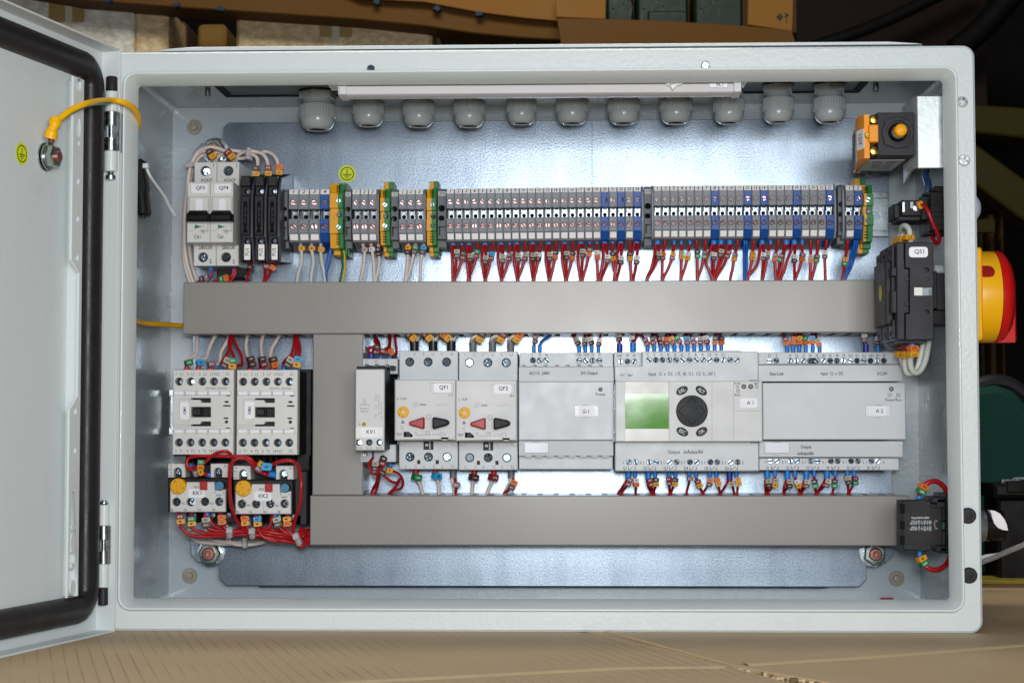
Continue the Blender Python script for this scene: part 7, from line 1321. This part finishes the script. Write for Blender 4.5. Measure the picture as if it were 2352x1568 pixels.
for i, (x0, y0, x1, y1, l) in enumerate(((478, -70, 600, 140, 'narrow dark green packet at the left of the open carton'), (615, -70, 845, 140, 'wide dark green packet in the middle of the open carton'), (872, -70, 1090, 150, 'dark green packet at the right of the open carton'))):
    P_ = thing('packet', l, 'packet', F.p((x0+x1)/2, y1, BY-60+i*5), 'green packets in the open carton'); mb = MB(); fbox(mb, F, x0, y0, x1, y1, BY-60+i*5, BY+60, GP, c=4); 
    Yp = BY-60+i*5; line(mb, F, [(x0+20, 90), (x0+30, 40), (x0+45, -10)], 7, Yp, GPW); line(mb, F, [(x0+60, 60), (x0+75, 20), (x0+100, 5), (x0+115, 30), (x0+108, 70)], 6, Yp, GPW); mb.obj('pack', P_)
    if i == 1: mb = MB(); fbox(mb, F, 665, 50, 840, 140, BY-75, BY-61, GP, c=2); line(mb, F, [(680, 62), (760, 60), (825, 64)], 4, BY-75, GPW); mb.obj('top_fold', P_)
# rack boards
RK = mat('rack_dark', '#2b2623', .7, var=.2)
q = FT.p(0, 300, BY); mb = MB(); mb.box(-900, 880, BY-40, BY+420, q.z-28, q.z-1, RK); o = mb.obj('rack_shelf'); tag(o, 'dark shelf board carrying the cartons behind the cabinet', 'shelf')
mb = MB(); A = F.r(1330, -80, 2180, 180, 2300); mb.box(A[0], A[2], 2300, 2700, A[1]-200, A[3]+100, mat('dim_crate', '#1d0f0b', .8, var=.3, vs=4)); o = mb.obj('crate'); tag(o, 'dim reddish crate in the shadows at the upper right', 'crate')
for x0, y0, x1, y1, r, l in ((1500, 170, 1900, 0, 16, 'black hose crossing the dim crate'), (2090, 180, 2250, 20, 30, 'thick dark pipe at the upper right corner')):
    a, b = F.p(x0, y0, 2200), F.p(x1, y1, 2200); mb = MB(); mb.tube([a+(a-b)*.3, (a+b)/2+Vector((0, 0, -10)), b+(b-a)*.5], r*.8, mat('hose_black', '#0b0a0a', .7, spec=.2), n=12); o = mb.obj('pipe'); tag(o, l, 'pipe')
# dim yellow lift frame at the right
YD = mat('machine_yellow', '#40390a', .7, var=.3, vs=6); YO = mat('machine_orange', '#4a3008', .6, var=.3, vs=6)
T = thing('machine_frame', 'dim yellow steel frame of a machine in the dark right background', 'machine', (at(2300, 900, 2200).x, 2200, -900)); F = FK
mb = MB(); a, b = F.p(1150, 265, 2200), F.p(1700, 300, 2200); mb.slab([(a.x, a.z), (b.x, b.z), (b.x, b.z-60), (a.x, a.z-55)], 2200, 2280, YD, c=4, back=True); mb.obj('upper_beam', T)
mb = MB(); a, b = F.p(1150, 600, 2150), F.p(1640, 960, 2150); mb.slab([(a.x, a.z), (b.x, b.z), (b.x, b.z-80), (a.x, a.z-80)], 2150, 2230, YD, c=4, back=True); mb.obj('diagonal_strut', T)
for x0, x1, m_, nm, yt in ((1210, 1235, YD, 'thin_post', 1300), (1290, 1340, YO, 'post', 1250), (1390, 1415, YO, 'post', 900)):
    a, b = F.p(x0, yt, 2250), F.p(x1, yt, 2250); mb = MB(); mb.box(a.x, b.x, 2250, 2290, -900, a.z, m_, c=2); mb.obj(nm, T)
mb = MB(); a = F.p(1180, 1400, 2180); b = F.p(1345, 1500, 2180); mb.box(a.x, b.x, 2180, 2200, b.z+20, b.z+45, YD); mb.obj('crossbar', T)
# green office chair back
T = thing('office_chair', 'green fabric office chair back behind the table at the right', 'office chair', (at(2330, 1300, 760).x, 760, -900)); mb = MB()
CH = mat('chair_green', '#083c32', .85, bump=.8, bs=260, var=.15, vs=200)
out = [at(u, v, 760) for u, v in ((2180, 1330), (2175, 1000), (2200, 920), (2250, 890), (2290, 884), (2330, 898), (2380, 950), (2420, 1050), (2430, 1330))]; mb.slab([(p.x, p.z) for p in out]+[], 760, 820, CH, c=8, back=True)
mb.obj('backrest', T); mb = MB(); cp = [at(u, v, 790) for u, v in ((2180, 1330), (2172, 1000), (2200, 915), (2250, 884), (2292, 877), (2334, 892), (2386, 945), (2428, 1050), (2438, 1330))]; mb.tube(cp, 9, BLK2, n=10); mb.obj('rim_piping', T)
x_ = at(2310, 1300, 800).x; mb = MB(); mb.box(x_-25, x_+25, 822, 850, -420, at(2310, 1200, 800).z, BLK); mb.obj('back_bar', T)
mb = MB(); mb.slab(rr(x_-230, 560, x_+230, 1010, 60, 4), -400, -480, CH, axis='Z', c=12, back=True); mb.obj('seat', T); mb = MB(); mb.lathe([(28, -480), (28, -820)], (x_, 790, 0), BLK, 'Z', 16)
for k in range(5): an = k*2*PI/5; mb.tube([(x_, 790, -820), (x_+150*math.cos(an), 790+150*math.sin(an), -850), (x_+290*math.cos(an), 790+290*math.sin(an), -875)], 22, BLK, n=8)
mb.obj('base', T)
# black battery box on the table
F = FM; A = F.r(1150, 118, 1700, 918, 440); zb_ = -5.1; T = thing('battery_box', 'black lidded battery box on the table in front of the green chair', 'battery', ((A[0]+A[2])/2, 480, zb_))
KB2 = mat('battery_black', '#0d0c0d', .35, var=.1); mb = MB(); z1_ = F.p(1200, 255, 440).z; z2_ = F.p(1200, 125, 440).z; mb.box(A[0]+4, A[2], 444, 496, zb_, z1_, KB2, c=3); mb.obj('case', T)
mb = MB(); mb.box(A[0], A[2]+4, 440, 498, z1_+.2, z2_, KB2, c=3); xq = F.p(1255, 150, 440).x; mb.box(xq, A[2], 437, 440, z1_+16, z2_-8, KB2, c=1); mb.obj('lid', T)
mb = MB(); q = F.p(1300, 112, 450); mb.box(q.x-9, q.x+9, 450, 456, z2_, z2_+4, STEEL, c=.5); mb.box(q.x+2, q.x+18, 450, 451, z2_+4, z2_+6, STEEL); mb.obj('terminal_tab', T)
F = FM; P = [F.p(960, 880, 120), F.p(1050, 838, 100), F.p(1150, 800, 80), F.p(1280, 742, 50), F.p(1420, 685, 20), F.p(1600, 600, -20)]; mb = MB(); mb.tube(P, 2.0, mat('white_cable', '#d9dadd', .35), n=8); o = mb.obj('white_cable'); tag(o, 'thin white cable rising to the right of the selector knob', 'cable')
P = [F.p(940, 880, 300), F.p(1050, 805, 300), F.p(1150, 790, 300), F.p(1210, 775, 300)]; mb = MB(); mb.tube(P, 2.2, mat('white_cable', '#d9dadd'), n=8); o = mb.obj('grey_cable'); tag(o, 'short pale cable running behind the white one to the battery box', 'cable')
for o in bpy.data.objects:
    if '_o' in o.keys(): del o['_o']
